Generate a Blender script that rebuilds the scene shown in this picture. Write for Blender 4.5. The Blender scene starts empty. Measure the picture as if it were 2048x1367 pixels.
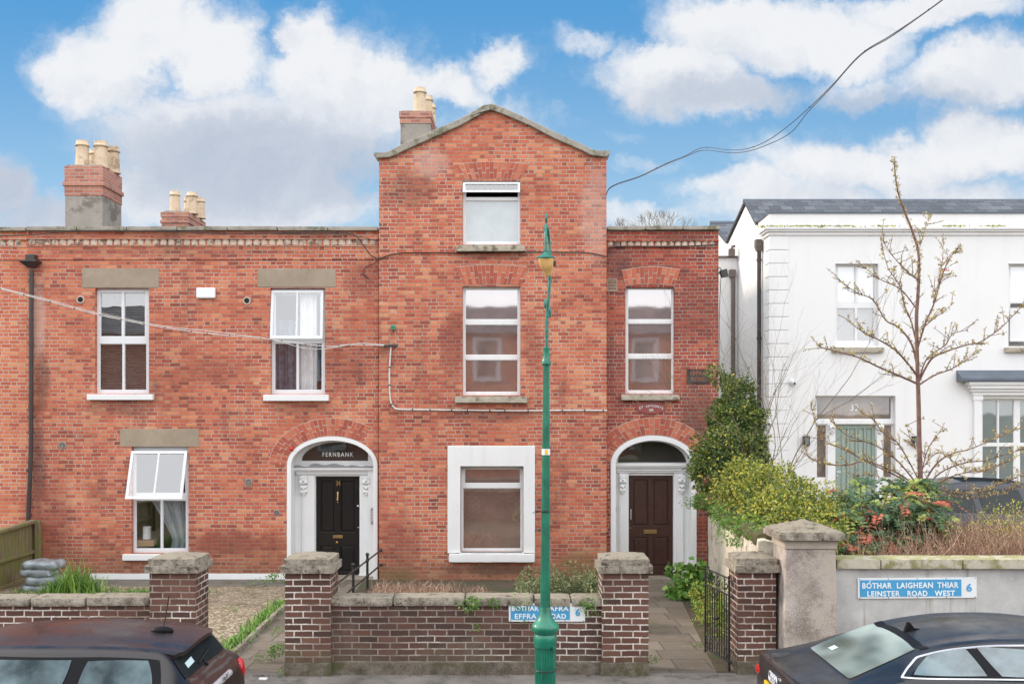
import bpy, bmesh, math, random
from mathutils import Vector, Matrix, noise
from mathutils.geometry import tessellate_polygon
random.seed(7)
R = math.radians; PI = math.pi
scene = bpy.context.scene
COL = scene.collection
# ------------------------------------------------------------------ camera
F = 2100.0; HOR = 820.0; CX = 1024.0; HC = 3.1
cam_d = bpy.data.cameras.new('camera'); cam = bpy.data.objects.new('camera', cam_d); COL.objects.link(cam)
cam.location = (0, 0, HC); cam.rotation_euler = (R(90), 0, 0)
cam_d.sensor_width = 36; cam_d.lens = F/2048*36; cam_d.shift_y = (HOR-683.5)/2048
cam_d.clip_start = 0.1; cam_d.clip_end = 3000
scene.camera = cam
scene.view_settings.view_transform = 'Standard'; scene.view_settings.look = 'None'
scene.view_settings.exposure = 0.0; scene.view_settings.gamma = 1.0
def X(px, Y): return (px-CX)*Y/F
def Z(py, Y): return HC-(py-HOR)*Y/F
def pt(px, py, Y): return Vector((X(px, Y), Y, Z(py, Y)))
# ------------------------------------------------------------------ node helper
class NT:
    def __init__(s, tree): s.t = tree; s.t.nodes.clear()
    def n(s, typ, **kw):
        nd = s.t.nodes.new(typ)
        for k, v in kw.items(): setattr(nd, k, v)
        return nd
    def put(s, sock, v):
        if v is None: return
        if isinstance(v, bpy.types.NodeSocket): s.t.links.new(v, sock)
        else: sock.default_value = v
    def m(s, op, a, b=None, c=None, clamp=False):
        nd = s.n('ShaderNodeMath', operation=op, use_clamp=clamp)
        s.put(nd.inputs[0], a); s.put(nd.inputs[1], b); s.put(nd.inputs[2], c)
        return nd.outputs[0]
    def vm(s, op, a, b=None, sc=None):
        nd = s.n('ShaderNodeVectorMath', operation=op)
        s.put(nd.inputs[0], a); s.put(nd.inputs[1], b)
        if sc is not None: s.put(nd.inputs['Scale'], sc)
        return nd.outputs[1] if op in ('LENGTH', 'DISTANCE', 'DOT_PRODUCT') else nd.outputs[0]
    def mix(s, f, a, b, mode='MIX'):
        nd = s.n('ShaderNodeMix', data_type='RGBA', blend_type=mode)
        s.put(nd.inputs[0], f); s.put(nd.inputs[6], col4(a)); s.put(nd.inputs[7], col4(b))
        return nd.outputs[2]
    def noise(s, vec, scale, detail=3, rough=0.55, dist=0, out=0):
        nd = s.n('ShaderNodeTexNoise'); s.put(nd.inputs['Vector'], vec)
        nd.inputs['Scale'].default_value = scale; nd.inputs['Detail'].default_value = detail
        nd.inputs['Roughness'].default_value = rough; nd.inputs['Distortion'].default_value = dist
        return nd.outputs[out]
    def step(s, v, a, b):
        nd = s.n('ShaderNodeMapRange', interpolation_type='SMOOTHSTEP')
        s.put(nd.inputs[0], v); s.put(nd.inputs[1], a); s.put(nd.inputs[2], b)
        return nd.outputs[0]
    def ramp(s, v, stops, const=False):
        nd = s.n('ShaderNodeValToRGB'); s.put(nd.inputs[0], v); cr = nd.color_ramp
        if const: cr.interpolation = 'CONSTANT'
        while len(cr.elements) > 1: cr.elements.remove(cr.elements[0])
        cr.elements[0].position = stops[0][0]; cr.elements[0].color = col4(stops[0][1])
        for p, c in stops[1:]:
            e = cr.elements.new(p); e.color = col4(c)
        return nd.outputs[0]
    def comb(s, x, y, z=0.0):
        nd = s.n('ShaderNodeCombineXYZ'); s.put(nd.inputs[0], x); s.put(nd.inputs[1], y); s.put(nd.inputs[2], z)
        return nd.outputs[0]
    def sep(s, v):
        nd = s.n('ShaderNodeSeparateXYZ'); s.put(nd.inputs[0], v); return nd.outputs
def col4(c):
    if isinstance(c, (tuple, list)) and len(c) == 3: return (c[0], c[1], c[2], 1)
    return c
# ------------------------------------------------------------------ world: nishita sky with clouds
SUN_ROT = R(-72); SUN_EL = R(27)        # low sun to the left, just behind the line of the house fronts
world = bpy.data.worlds.new('World'); scene.world = world; world.use_nodes = True
def build_world():
    w = NT(world.node_tree)
    tc = w.n('ShaderNodeTexCoord'); d = tc.outputs['Generated']
    sky = w.n('ShaderNodeTexSky', sky_type='NISHITA', sun_disc=False, sun_elevation=SUN_EL, sun_rotation=SUN_ROT)
    sky.air_density = 1.0; sky.dust_density = 0.6; sky.ozone_density = 2.5; sky.altitude = 0
    dx, dy, dz = w.sep(d)
    u = w.m('DIVIDE', dx, w.m('MAXIMUM', dy, 0.15)); v = w.m('DIVIDE', dz, w.m('MAXIMUM', dy, 0.15))
    # cloud banks given as directions (u = across, v = up)
    solid = [(215,150,125,110,1),(330,60,150,85,1),(430,110,110,110,1),(610,75,62,72,1),(640,190,140,120,1),(770,190,95,85,1),(500,290,300,110,1.),
             (450,390,260,80,1.0),(900,165,100,48,.8),(1010,125,62,44,.8),(980,240,170,60,.55),(1170,85,70,30,.5),(600,420,200,60,.9),
             (1330,140,140,66,1),(1520,60,200,85,1),(1690,70,150,90,.9),(1440,190,170,46,.9),(1960,150,150,80,1),(1840,10,200,40,.9),(1720,175,150,45,.7),
             (1780,330,280,62,1),(1990,300,140,70,1),(1480,380,170,42,.75),(1300,330,90,26,.45),(1290,440,120,36,.7),(1750,420,400,60,.9),(-10,390,70,70,.9),(70,450,150,44,.8),(1240,260,60,20,.3)]
    grey = [(470,330,260,90,1),(640,350,200,80,.9),(380,230,160,60,.35),(620,260,120,60,.4),(-10,400,90,80,1),(70,445,150,40,.9),(1480,190,260,40,.9),(1700,215,240,50,1),(1900,225,170,36,.8),(560,60,40,60,.3),(1850,390,300,40,.45),(1500,110,120,40,.3)]
    def field(uu, vv, lst):
        acc = None
        for (px, py, rx, ry, wt) in lst:
            a = w.m('DIVIDE', w.m('SUBTRACT', uu, (px-CX)/F), rx/F)
            b = w.m('DIVIDE', w.m('SUBTRACT', vv, (HOR-py)/F), ry/F)
            q = w.m('ADD', w.m('MULTIPLY', a, a), w.m('MULTIPLY', b, b))
            g = w.m('MULTIPLY', w.m('DIVIDE', 1.0, w.m('ADD', 1.0, w.m('MULTIPLY', q, q))), wt)
            acc = g if acc is None else w.m('MAXIMUM', acc, g)
        return acc
    uv = w.comb(u, v, 0)
    wob = w.vm('SCALE', w.vm('SUBTRACT', w.noise(uv, 5.5, 5, .6, 0, 1), (.5, .5, .5)), None, 0.10)
    wob2 = w.vm('SCALE', w.vm('SUBTRACT', w.noise(uv, 20, 7, .72, 0, 1), (.5, .5, .5)), None, 0.045)
    uv2 = w.vm('ADD', w.vm('ADD', uv, wob), wob2); us, vs, _ = w.sep(uv2)
    f = field(us, vs, solid)
    n1 = w.noise(uv2, 8, 9, .66)
    dens = w.m('ADD', f, w.m('MULTIPLY', w.m('SUBTRACT', n1, .5), 1.35))
    front = w.step(dens, .18, .84)
    g = field(us, vs, grey)
    # everywhere else: an even broken layer
    plane = w.vm('DIVIDE', d, w.comb(w.m('MAXIMUM', w.m('ABSOLUTE', dz), .12), w.m('MAXIMUM', w.m('ABSOLUTE', dz), .12), 1.0))
    n2 = w.noise(plane, 1.1, 6, .6)
    back = w.step(n2, .22, .44)
    isf = w.step(dy, .25, .5)
    cover = w.m('ADD', w.m('MULTIPLY', front, isf), w.m('MULTIPLY', back, w.m('SUBTRACT', 1.0, isf)))
    # lit tops, grey bases: the cloud is brightest where it thins towards upper left
    us3 = w.m('ADD', us, .018); vs3 = w.m('SUBTRACT', vs, .024)
    n3 = w.noise(w.vm('ADD', uv2, (-.012, .016, 0)), 8, 9, .66)
    relief = w.m('MULTIPLY', w.m('SUBTRACT', n1, n3), 3.2)
    sh = w.m('ADD', w.m('ADD', w.m('MULTIPLY', g, .95), w.m('MULTIPLY', w.m('SUBTRACT', w.noise(uv2, 4.2, 4, .55), .5), .9)), w.m('MULTIPLY', relief, -.34), clamp=True)
    ccol = w.ramp(sh, [(0, (.90, .91, .93)), (.3, (.77, .80, .86)), (.62, (.62, .67, .76)), (1, (.52, .58, .69))])
    ccol = w.mix(isf, (.96, .97, 1.0), ccol)
    # clear sky: nishita, its blue deepened upward as in the photograph
    sk = w.vm('SCALE', sky.outputs[0], None, SKY_STR)
    elev = w.step(v, .06, .42)
    blue = w.ramp(elev, [(0, (.56, .75, .90)), (.4, (.32, .575, .84)), (1, (.09, .355, .72))])
    sk = w.mix(.9, sk, blue)
    colr = w.mix(w.m('MULTIPLY', cover, .97), sk, ccol)
    # added brightness in the unseen sky behind and overhead, to light the house fronts
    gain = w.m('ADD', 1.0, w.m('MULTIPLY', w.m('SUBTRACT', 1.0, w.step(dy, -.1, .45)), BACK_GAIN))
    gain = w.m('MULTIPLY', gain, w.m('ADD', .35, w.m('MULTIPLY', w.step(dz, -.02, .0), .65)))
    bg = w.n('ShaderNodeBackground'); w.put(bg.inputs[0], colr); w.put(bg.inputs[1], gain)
    out = w.n('ShaderNodeOutputWorld'); w.t.links.new(bg.outputs[0], out.inputs[0])
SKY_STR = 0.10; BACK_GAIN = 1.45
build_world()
sun_d = bpy.data.lights.new('sun', 'SUN'); sun_d.energy = 3.0; sun_d.angle = R(6); sun_d.color = (1.0, .87, .72)
sun = bpy.data.objects.new('sun', sun_d); COL.objects.link(sun)
sdir = Vector((math.sin(SUN_ROT)*math.cos(SUN_EL), math.cos(SUN_ROT)*math.cos(SUN_EL), math.sin(SUN_EL)))
sun.rotation_euler = (-sdir).to_track_quat('-Z', 'Y').to_euler()
# ------------------------------------------------------------------ materials
MATS = {}
def mat_base(name):
    m = bpy.data.materials.new(name); m.use_nodes = True; w = NT(m.node_tree)
    p = w.n('ShaderNodeBsdfPrincipled'); o = w.n('ShaderNodeOutputMaterial'); w.t.links.new(p.outputs[0], o.inputs[0])
    MATS[name] = m; return m, w, p
def bump(w, p, h, strength=.3, dist=.01):
    b = w.n('ShaderNodeBump'); b.inputs['Strength'].default_value = strength; b.inputs['Distance'].default_value = dist
    w.put(b.inputs['Height'], h); w.t.links.new(b.outputs[0], p.inputs['Normal'])
def pos(w): return w.n('ShaderNodeNewGeometry').outputs['Position']
def objc(w): return w.n('ShaderNodeTexCoord').outputs['Object']
def plain(name, c, rough=.6, metal=0, var=.12, scale=6, bs=.15, bd=.004, bscale=60, coat=0, spec=None):
    m, w, p = mat_base(name); P = objc(w)
    n = w.noise(P, scale, 5, .6)
    dark = tuple(x*(1-var) for x in c); lite = tuple(min(1, x*(1+var)) for x in c)
    w.put(p.inputs['Base Color'], w.ramp(n, [(.3, dark), (.7, lite)]))
    p.inputs['Roughness'].default_value = rough; p.inputs['Metallic'].default_value = metal
    if coat: p.inputs['Coat Weight'].default_value = coat; p.inputs['Coat Roughness'].default_value = .03
    if spec is not None: p.inputs['Specular IOR Level'].default_value = spec
    if bs: bump(w, p, w.noise(P, bscale, 4, .6), bs, bd)
    return m
def stone(name, stops, scale=5, fine=40, rough=.9, bs=.6, bd=.01, patch=None, pscale=3, pa=.5, pb=.62, top=None):
    """noise-mottled stone; patch = lichen/dirt colour with its own shape; top = growth on upward faces"""
    m, w, p = mat_base(name); P = pos(w)
    n = w.m('ADD', w.m('MULTIPLY', w.noise(P, scale, 6, .65), .6), w.m('MULTIPLY', w.noise(P, fine, 4, .6), .4))
    c = w.ramp(n, stops)
    if patch: c = w.mix(w.step(w.noise(P, pscale, 6, .7), pa, pb), c, patch)
    if top:
        nz = w.sep(w.n('ShaderNodeNewGeometry').outputs['Normal'])[2]
        c = w.mix(w.m('MULTIPLY', w.step(nz, .3, .7), w.step(w.noise(P, 9, 5, .7), .38, .56)), c, top)
    w.put(p.inputs['Base Color'], c); p.inputs['Roughness'].default_value = rough
    bump(w, p, w.m('ADD', w.noise(P, fine*1.5, 5, .7), w.m('MULTIPLY', w.noise(P, scale*2, 3, .5), 1.2)), bs, bd)
    return m
def brick(name, stops, mortar, L=.215, H=.108, h=.075, mw=.014, stains=(), bd=.006, warp=.004, mortar2=None, green=None, horizontal=False, blotch=.25, rot=0, z0=0, mnoise=.008, spots=(), mworn=None):
    m, w, p = mat_base(name)
    g = w.n('ShaderNodeNewGeometry'); P = g.outputs['Position']
    if rot: P = w.vm('ADD', w.comb(0, 0, 0), P)
    wv = w.vm('SCALE', w.vm('SUBTRACT', w.noise(P, 7, 3, .6, 0, 1), (.5, .5, .5)), None, warp*2.2)
    wv2 = w.vm('SCALE', w.vm('SUBTRACT', w.noise(P, 1.2, 2, .5, 0, 1), (.5, .5, .5)), None, warp*5)
    x, y, z = w.sep(w.vm('ADD', w.vm('ADD', P, wv), wv2))
    if horizontal: u, v = x, y
    else:
        nx = w.m('GREATER_THAN', w.m('ABSOLUTE', w.sep(g.outputs['True Normal'])[0]), .6)
        u = w.m('ADD', w.m('MULTIPLY', nx, y), w.m('MULTIPLY', w.m('SUBTRACT', 1.0, nx), x)); v = w.m('SUBTRACT', z, z0)
    u = w.m('ADD', u, 100.0); v = w.m('ADD', v, 40*h)
    vr = w.m('DIVIDE', v, h); row = w.m('FLOOR', vr); fv = w.m('FRACT', vr)
    Pd = L+H; jig = w.m('MULTIPLY', w.m('FRACT', w.m('MULTIPLY', w.m('SINE', w.m('MULTIPLY', row, 12.9898)), 437.5)), .035)
    off = w.m('ADD', w.m('MULTIPLY', w.m('MODULO', row, 2.0), Pd/2), jig)
    a = w.m('DIVIDE', w.m('ADD', u, off), Pd); cl = w.m('FLOOR', a); fa = w.m('MULTIPLY', w.m('FRACT', a), Pd)
    if H > 0:
        ish = w.m('GREATER_THAN', fa, L)
        loc = w.m('SUBTRACT', fa, w.m('MULTIPLY', ish, L)); ln = w.m('SUBTRACT', L, w.m('MULTIPLY', ish, L-H))
    else: ish = 0.0; loc = fa; ln = L
    du = w.m('MINIMUM', loc, w.m('SUBTRACT', ln, loc))
    dv = w.m('MULTIPLY', w.m('MINIMUM', fv, w.m('SUBTRACT', 1.0, fv)), h)
    dd = w.m('ADD', w.m('MINIMUM', du, dv), w.m('MULTIPLY', w.m('SUBTRACT', w.noise(P, 45, 4, .7), .5), mnoise*2))
    mask = w.step(dd, mw/2-.0018, mw/2+.0022)
    wn = w.n('ShaderNodeTexWhiteNoise', noise_dimensions='3D')
    w.put(wn.inputs['Vector'], w.comb(w.m('ADD', w.m('MULTIPLY', cl, 2.0), ish), row, 0.5))
    r1 = wn.outputs['Value']
    # bricks of like colour cluster in zones
    rr = w.m('ADD', w.m('MULTIPLY', r1, .74), w.m('MULTIPLY', w.noise(P, .9, 3, .6), .5)); rr = w.m('SUBTRACT', rr, .12, clamp=True)
    bc = w.ramp(rr, stops)
    bc = w.mix(w.m('MULTIPLY', w.step(w.noise(P, 30, 5, .75), .45, .75), blotch), bc, tuple(x*.45 for x in stops[len(stops)//2][1]))
    bc = w.mix(w.m('MULTIPLY', w.step(w.noise(P, 60, 4, .7), .5, .8), blotch*.8), bc, tuple(min(1, x*1.5+.05) for x in stops[len(stops)//2][1]))
    mc = mortar if mortar2 is None else w.mix(w.step(w.noise(P, .8, 4, .65), .42, .6), mortar, mortar2)
    if mworn:   # joints where the pointing has gone or is smeared with brick dust
        mc = w.mix(w.m('MULTIPLY', w.step(w.m('ADD', w.m('MULTIPLY', w.noise(P, 1.6, 4, .6), .65), w.m('MULTIPLY', w.noise(P, 14, 4, .7), .35)), .44, .60), .85), mc, mworn)
    mc = w.mix(w.m('MULTIPLY', w.step(w.noise(P, 24, 4, .75), .5, .72), .5), mc, (.16, .13, .11))
    c = w.mix(mask, mc, bc)
    c = w.mix(w.m('MULTIPLY', w.step(w.noise(P, .55, 5, .6), .42, .66), .30), c, w.mix(1.0, c, (.55, .42, .40), 'MULTIPLY'))
    if spots:
        sx, _, sz = w.sep(P); wn1 = w.m('MULTIPLY', w.m('SUBTRACT', w.noise(P, 2.6, 6, .72), .5), 2.6)
        for (spx, spz, rx, rz, scol, amt) in spots:
            q = w.m('ADD', w.m('POWER', w.m('ABSOLUTE', w.m('DIVIDE', w.m('SUBTRACT', sx, spx), rx)), 2.0), w.m('POWER', w.m('ABSOLUTE', w.m('DIVIDE', w.m('SUBTRACT', sz, spz), rz)), 2.0))
            c = w.mix(w.m('MULTIPLY', w.step(w.m('ADD', q, wn1), 1.5, .1), amt), c, scol)
    for (scol, scl, lo, hi, amt) in stains:
        c = w.mix(w.m('MULTIPLY', w.step(w.noise(w.vm('MULTIPLY', P, (1, 1, .55)), scl, 6, .68), lo, hi), amt), c, scol)
    if green:
        gz0, gz1, gc, ga = green
        zz = w.m('ADD', w.sep(P)[2], w.m('MULTIPLY', w.m('SUBTRACT', w.noise(P, 2.2, 5, .7), .5), 1.1))
        c = w.mix(w.m('MULTIPLY', w.m('SUBTRACT', 1.0, w.step(zz, gz0, gz1)), ga), c, gc)
    w.put(p.inputs['Base Color'], c); p.inputs['Roughness'].default_value = .88
    hgt = w.m('ADD', mask, w.m('MULTIPLY', w.noise(P, 70, 4, .7), .45))
    hgt = w.m('ADD', hgt, w.m('MULTIPLY', r1, .25))
    bump(w, p, hgt, .75, bd)
    return m
FBR = [(0, (.16, .048, .035)), (.12, (.29, .070, .043)), (.28, (.44, .105, .060)), (.55, (.54, .140, .074)), (.78, (.61, .195, .098)), (.92, (.66, .28, .14)), (1, (.64, .39, .25))]
SOOT = (.085, .045, .038); PALE = (.62, .52, .45); DKR = (.20, .05, .035); OCH = (.24, .16, .06)
def sp(px, py, rx, ry, c, a): return (X(px, 21.0), Z(py, 21.0), rx/100, ry/100, c, a)
SPOTS = [sp(905, 690, 26, 70, DKR, .55), sp(1065, 690, 20, 60, DKR, .45), sp(985, 830, 90, 14, SOOT, .45), sp(985, 1137, 95, 12, SOOT, .75), sp(985, 512, 80, 10, SOOT, .4), sp(800, 1080, 50, 60, DKR, .5), sp(790, 1150, 45, 22, OCH, .6),
         sp(1160, 1130, 50, 30, OCH, .5), sp(820, 380, 60, 40, SOOT, .4), sp(860, 330, 40, 30, PALE, .30), sp(1190, 430, 30, 100, PALE, .25), sp(470, 1085, 110, 26, DKR, .7), sp(235, 815, 70, 18, SOOT, .4), sp(600, 815, 60, 16, SOOT, .35),
         sp(75, 640, 16, 90, PALE, .35), sp(85, 760, 16, 60, SOOT, .55), sp(78, 930, 14, 100, SOOT, .6), sp(720, 560, 40, 40, DKR, .5), sp(430, 740, 80, 30, DKR, .35), sp(110, 1040, 40, 80, DKR, .5), sp(680, 740, 60, 50, DKR, .4), sp(340, 505, 300, 10, SOOT, .25)]
SPOTS2 = [sp(1300, 545, 90, 16, SOOT, .6), sp(1380, 620, 60, 70, SOOT, .35), sp(1235, 520, 30, 40, SOOT, .5), sp(1400, 900, 40, 160, SOOT, .6), sp(1240, 780, 26, 60, DKR, .5), sp(1300, 640, 10, 10, PALE, .3), sp(1360, 480, 60, 14, SOOT, .5)]
M_brick = brick('red_brick', FBR, (.52, .43, .345), stains=[((.10, .05, .04), .8, .56, .74, .55), ((.62, .50, .44), 1.3, .64, .80, .35)], mortar2=(.44, .37, .31), green=(-.45, .75, (.13, .085, .045), .6), spots=SPOTS, mworn=(.38, .21, .14), warp=.0065)
M_brick2 = brick('dark_red_brick', [(0, (.14, .035, .03)), (.15, (.25, .05, .035)), (.4, (.36, .065, .04)), (.7, (.44, .09, .05)), (1, (.52, .15, .07))], (.48, .41, .35), stains=[((.12, .05, .04), .7, .5, .72, .6)], mortar2=(.44, .35, .29), green=(-.3, .7, (.10, .07, .04), .5), spots=SPOTS2, mworn=(.30, .15, .10), warp=.007)
M_brick3 = brick('orange_brick', [(0, (.36, .08, .05)), (.2, (.50, .12, .065)), (.5, (.60, .16, .08)), (.8, (.68, .24, .11)), (1, (.72, .34, .17))], (.58, .50, .42), stains=[((.14, .06, .05), 1.0, .6, .78, .4)], mworn=(.46, .26, .17), warp=.006)
M_chim = brick('chimney_brick', [(0, (.32, .12, .085)), (.5, (.48, .19, .125)), (1, (.56, .26, .17))], (.44, .38, .33), L=.225, H=0, h=.078)
M_street = brick('brown_brick', [(0, (.05, .028, .022)), (.3, (.095, .046, .033)), (.7, (.145, .068, .048)), (1, (.20, .10, .07))], (.74, .68, .61), L=.22, H=0, h=.075, mw=.015,
                 stains=[((.40, .36, .31), 2.4, .62, .78, .35), ((.09, .075, .06), 1.1, .6, .76, .25)], green=(-.05, .38, (.13, .115, .06), .7), mortar2=(.36, .31, .26), mworn=(.30, .23, .18), warp=.004)
M_garden = brick('sooty_brick', [(0, (.05, .033, .028)), (.3, (.085, .045, .036)), (.7, (.125, .062, .047)), (1, (.17, .085, .062))], (.70, .65, .59), L=.222, H=0, h=.075, mw=.015,
                 stains=[((.24, .20, .16), 1.8, .52, .76, .35), ((.035, .03, .026), .9, .54, .74, .35)], green=(-.02, .46, (.14, .115, .075), .7), mortar2=(.32, .28, .23), mworn=(.26, .21, .17), warp=.004)
M_slabs = brick('paving_slabs', [(0, (.10, .082, .062)), (.4, (.14, .115, .088)), (.7, (.18, .15, .115)), (1, (.23, .195, .155))], (.07, .06, .04), L=.62, H=.42, h=.6, mw=.016, horizontal=True,
                stains=[((.09, .075, .05), 2.2, .52, .72, .55), ((.12, .13, .05), 3.1, .60, .74, .7), ((.30, .27, .22), 5.0, .56, .72, .4)], bd=.008, warp=.006, blotch=.45)
M_coping = stone('coping_stone', [(.36, (.09, .07, .05)), (.48, (.27, .23, .18)), (.6, (.44, .39, .32))], 9, 60, bs=1.0, bd=.012, patch=(.08, .062, .045), pscale=7, pa=.54, pb=.68, top=(.30, .26, .19))
M_plinth = stone('plinth_stone', [(.36, (.07, .055, .04)), (.5, (.15, .125, .095)), (.64, (.24, .21, .17))], 7, 60, bs=.9, bd=.012, patch=(.09, .085, .035), pscale=3, pa=.5, pb=.65)
M_parapet = stone('parapet_stone', [(.3, (.22, .20, .16)), (.5, (.34, .31, .26)), (.7, (.42, .38, .31))], 4, 40, patch=(.16, .15, .09), pscale=2.5)
M_lintel = stone('lintel_stone', [(.35, (.27, .215, .155)), (.5, (.33, .265, .195)), (.65, (.39, .32, .24))], 2.5, 90, bs=.35, bd=.004, patch=(.25, .22, .16), pscale=2, pa=.6, pb=.8)
M_sill = stone('sill_stone', [(.3, (.26, .225, .17)), (.5, (.42, .37, .29)), (.7, (.52, .47, .38))], 7, 60, patch=(.16, .14, .09), pscale=6, pa=.52, pb=.64)
M_white = plain('white_paint', (.77, .77, .765), .55, var=.03, scale=2.5, bs=.15, bscale=25)
M_upvc = plain('white_plastic', (.72, .73, .74), .3, var=.02, bs=0)
def render_mat(name, c, dirt):
    m, w, p = mat_base(name); P = pos(w)
    streak = w.noise(w.vm('MULTIPLY', P, (3.2, 3.2, .30)), 1.6, 5, .65)
    n = w.noise(P, 1.2, 4, .6)
    cc = w.mix(w.m('MULTIPLY', w.step(streak, .5, .76), .25), c, dirt)
    cc = w.mix(w.m('MULTIPLY', w.step(n, .45, .75), .15), cc, dirt)
    w.put(p.inputs['Base Color'], cc); p.inputs['Roughness'].default_value = .8
    bump(w, p, w.noise(P, 90, 4, .6), .25, .003)
    return m
M_render = render_mat('white_render', (.775, .77, .76), (.66, .62, .56))
M_stucco = render_mat('aged_white_paint', (.77, .765, .755), (.50, .46, .40))
def plaster_wall():
    m, w, p = mat_base('grey_plaster'); P = pos(w)
    n = w.noise(P, 2.3, 6, .65)
    c = w.ramp(n, [(.3, (.36, .35, .335)), (.5, (.48, .47, .45)), (.7, (.60, .585, .555))])
    st = w.noise(w.vm('MULTIPLY', P, (6, 6, .5)), 1.3, 4, .6)
    c = w.mix(w.m('MULTIPLY', w.step(st, .56, .70), .6), c, (.26, .22, .17))
    c = w.mix(w.m('MULTIPLY', w.step(w.noise(P, 9, 5, .7), .60, .75), .4), c, (.70, .70, .68))
    w.put(p.inputs['Base Color'], c); p.inputs['Roughness'].default_value = .85
    bump(w, p, w.noise(P, 50, 5, .7), .3, .005)
plaster_wall(); M_plaster = MATS['grey_plaster']
M_pebble = stone('pebbledash', [(.36, (.20, .165, .135)), (.48, (.40, .34, .29)), (.60, (.62, .55, .49))], 3, 75, bs=.9, bd=.012, patch=(.50, .42, .33), pscale=1.5, pa=.5, pb=.75)
M_pebble_trim = stone('pier_render', [(.35, (.36, .30, .24)), (.5, (.46, .39, .32)), (.65, (.55, .48, .40))], 3, 60, bs=.3, bd=.004)
M_roughcast = stone('flaking_roughcast', [(.3, (.44, .38, .28)), (.45, (.68, .61, .48)), (.6, (.82, .76, .64))], 4, 30, bs=.9, bd=.03, patch=(.24, .19, .12), pscale=3.5, pa=.54, pb=.66)
M_moss = stone('mossy_earth', [(.3, (.05, .045, .025)), (.5, (.11, .10, .035)), (.7, (.16, .12, .06))], 6, 30, bs=1, bd=.03)
M_chimrender = stone('chimney_render', [(.3, (.24, .21, .18)), (.5, (.33, .295, .25)), (.7, (.40, .36, .31))], 3, 70, bs=.5, patch=(.18, .16, .13), pscale=2)
M_pot = stone('chimney_pot_clay', [(.3, (.52, .38, .25)), (.5, (.62, .48, .33)), (.7, (.68, .57, .43))], 4, 40, bs=.2, bd=.003, patch=(.36, .26, .17), pscale=3)
M_dent = stone('cream_brick', [(.3, (.42, .33, .25)), (.5, (.64, .52, .41)), (.7, (.76, .66, .54))], 6, 40, bs=.4, bd=.004, patch=(.20, .15, .11), pscale=4)
M_mortar = plain('mortar', (.50, .43, .36), .95, var=.2, bs=.5, bscale=40)
def island(name, stops, rough=.85, bs=.5, bd=.004, nscale=35, trans=0):
    m, w, p = mat_base(name); g = w.n('ShaderNodeNewGeometry')
    c = w.ramp(g.outputs['Random Per Island'], stops)
    c = w.mix(w.m('MULTIPLY', w.step(w.noise(g.outputs['Position'], nscale, 4, .7), .4, .75), .35), c, tuple(x*.5 for x in stops[0][1]))
    w.put(p.inputs['Base Color'], c); p.inputs['Roughness'].default_value = rough
    if bs: bump(w, p, w.noise(g.outputs['Position'], nscale*2, 4, .7), bs, bd)
    if trans:
        tr = w.n('ShaderNodeBsdfTranslucent'); w.put(tr.inputs[0], c); mx = w.n('ShaderNodeMixShader'); mx.inputs[0].default_value = trans
        o = [n for n in w.t.nodes if n.type == 'OUTPUT_MATERIAL'][0]
        w.t.links.new(p.outputs[0], mx.inputs[1]); w.t.links.new(tr.outputs[0], mx.inputs[2]); w.t.links.new(mx.outputs[0], o.inputs[0])
    return m
M_vouss = island('arch_brick', [(0, (.33, .075, .048)), (.4, (.44, .108, .062)), (.8, (.52, .14, .078)), (1, (.56, .20, .11))])
M_gravel_i = island('pebbles', [(0, (.20, .16, .12)), (.4, (.36, .29, .21)), (.8, (.50, .42, .33)), (1, (.62, .57, .49))])
LEAF = dict(rough=.5, bs=0, nscale=3, trans=.25)
M_leaf_dark = island('ivy_leaf', [(0, (.035, .075, .02)), (.5, (.075, .13, .03)), (.85, (.14, .20, .04)), (1, (.34, .36, .08))], **LEAF)
M_leaf_yel = island('privet_leaf', [(0, (.12, .17, .03)), (.35, (.28, .33, .05)), (.75, (.50, .48, .07)), (1, (.72, .60, .10))], **LEAF)
M_leaf_grn = island('fresh_leaf', [(0, (.07, .17, .03)), (.5, (.14, .30, .05)), (1, (.30, .46, .09))], **LEAF)
M_leaf_mah = island('mahonia_leaf', [(0, (.04, .09, .05)), (.6, (.08, .16, .07)), (1, (.17, .24, .08))], **LEAF)
M_leaf_lime = island('lime_leaf', [(0, (.24, .33, .07)), (1, (.52, .58, .16))], **LEAF)
M_leaf_red = island('red_leaf', [(0, (.34, .13, .08)), (.6, (.60, .15, .09)), (1, (.85, .20, .12))], **LEAF)
M_leaf_box = island('clipped_leaf', [(0, (.09, .12, .045)), (.6, (.19, .22, .09)), (1, (.36, .36, .19))], **LEAF)
M_dry = island('dry_stem', [(0, (.22, .12, .08)), (.5, (.40, .24, .155)), (.85, (.56, .38, .26)), (1, (.70, .54, .40))], rough=.9, bs=0, nscale=5)
M_bud = island('buds', [(0, (.30, .20, .08)), (.5, (.46, .37, .14)), (1, (.60, .55, .24))], rough=.7, bs=0)
M_bark = stone('bark', [(.3, (.11, .055, .042)), (.5, (.18, .10, .08)), (.7, (.28, .18, .15))], 8, 40, bs=.5, bd=.004)
M_bark2 = stone('twig_bark', [(.3, (.11, .085, .06)), (.5, (.19, .15, .10)), (.7, (.27, .21, .14))], 8, 40, bs=.3, bd=.003)
M_slate = brick('slate_tiles', [(0, (.065, .074, .088)), (.5, (.10, .113, .132)), (1, (.16, .175, .195))], (.03, .035, .04), L=.28, H=0, h=.13, mw=.008, warp=.001, blotch=.3)
M_black = plain('black_iron', (.018, .018, .02), .45, var=.2, bs=.2, bscale=80)
M_pipe = plain('brown_pipe', (.045, .034, .032), .4, var=.25, scale=4, bs=.1)
M_pipe2 = plain('grey_brown_pipe', (.13, .10, .09), .4, var=.15, scale=4, bs=.1)
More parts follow.
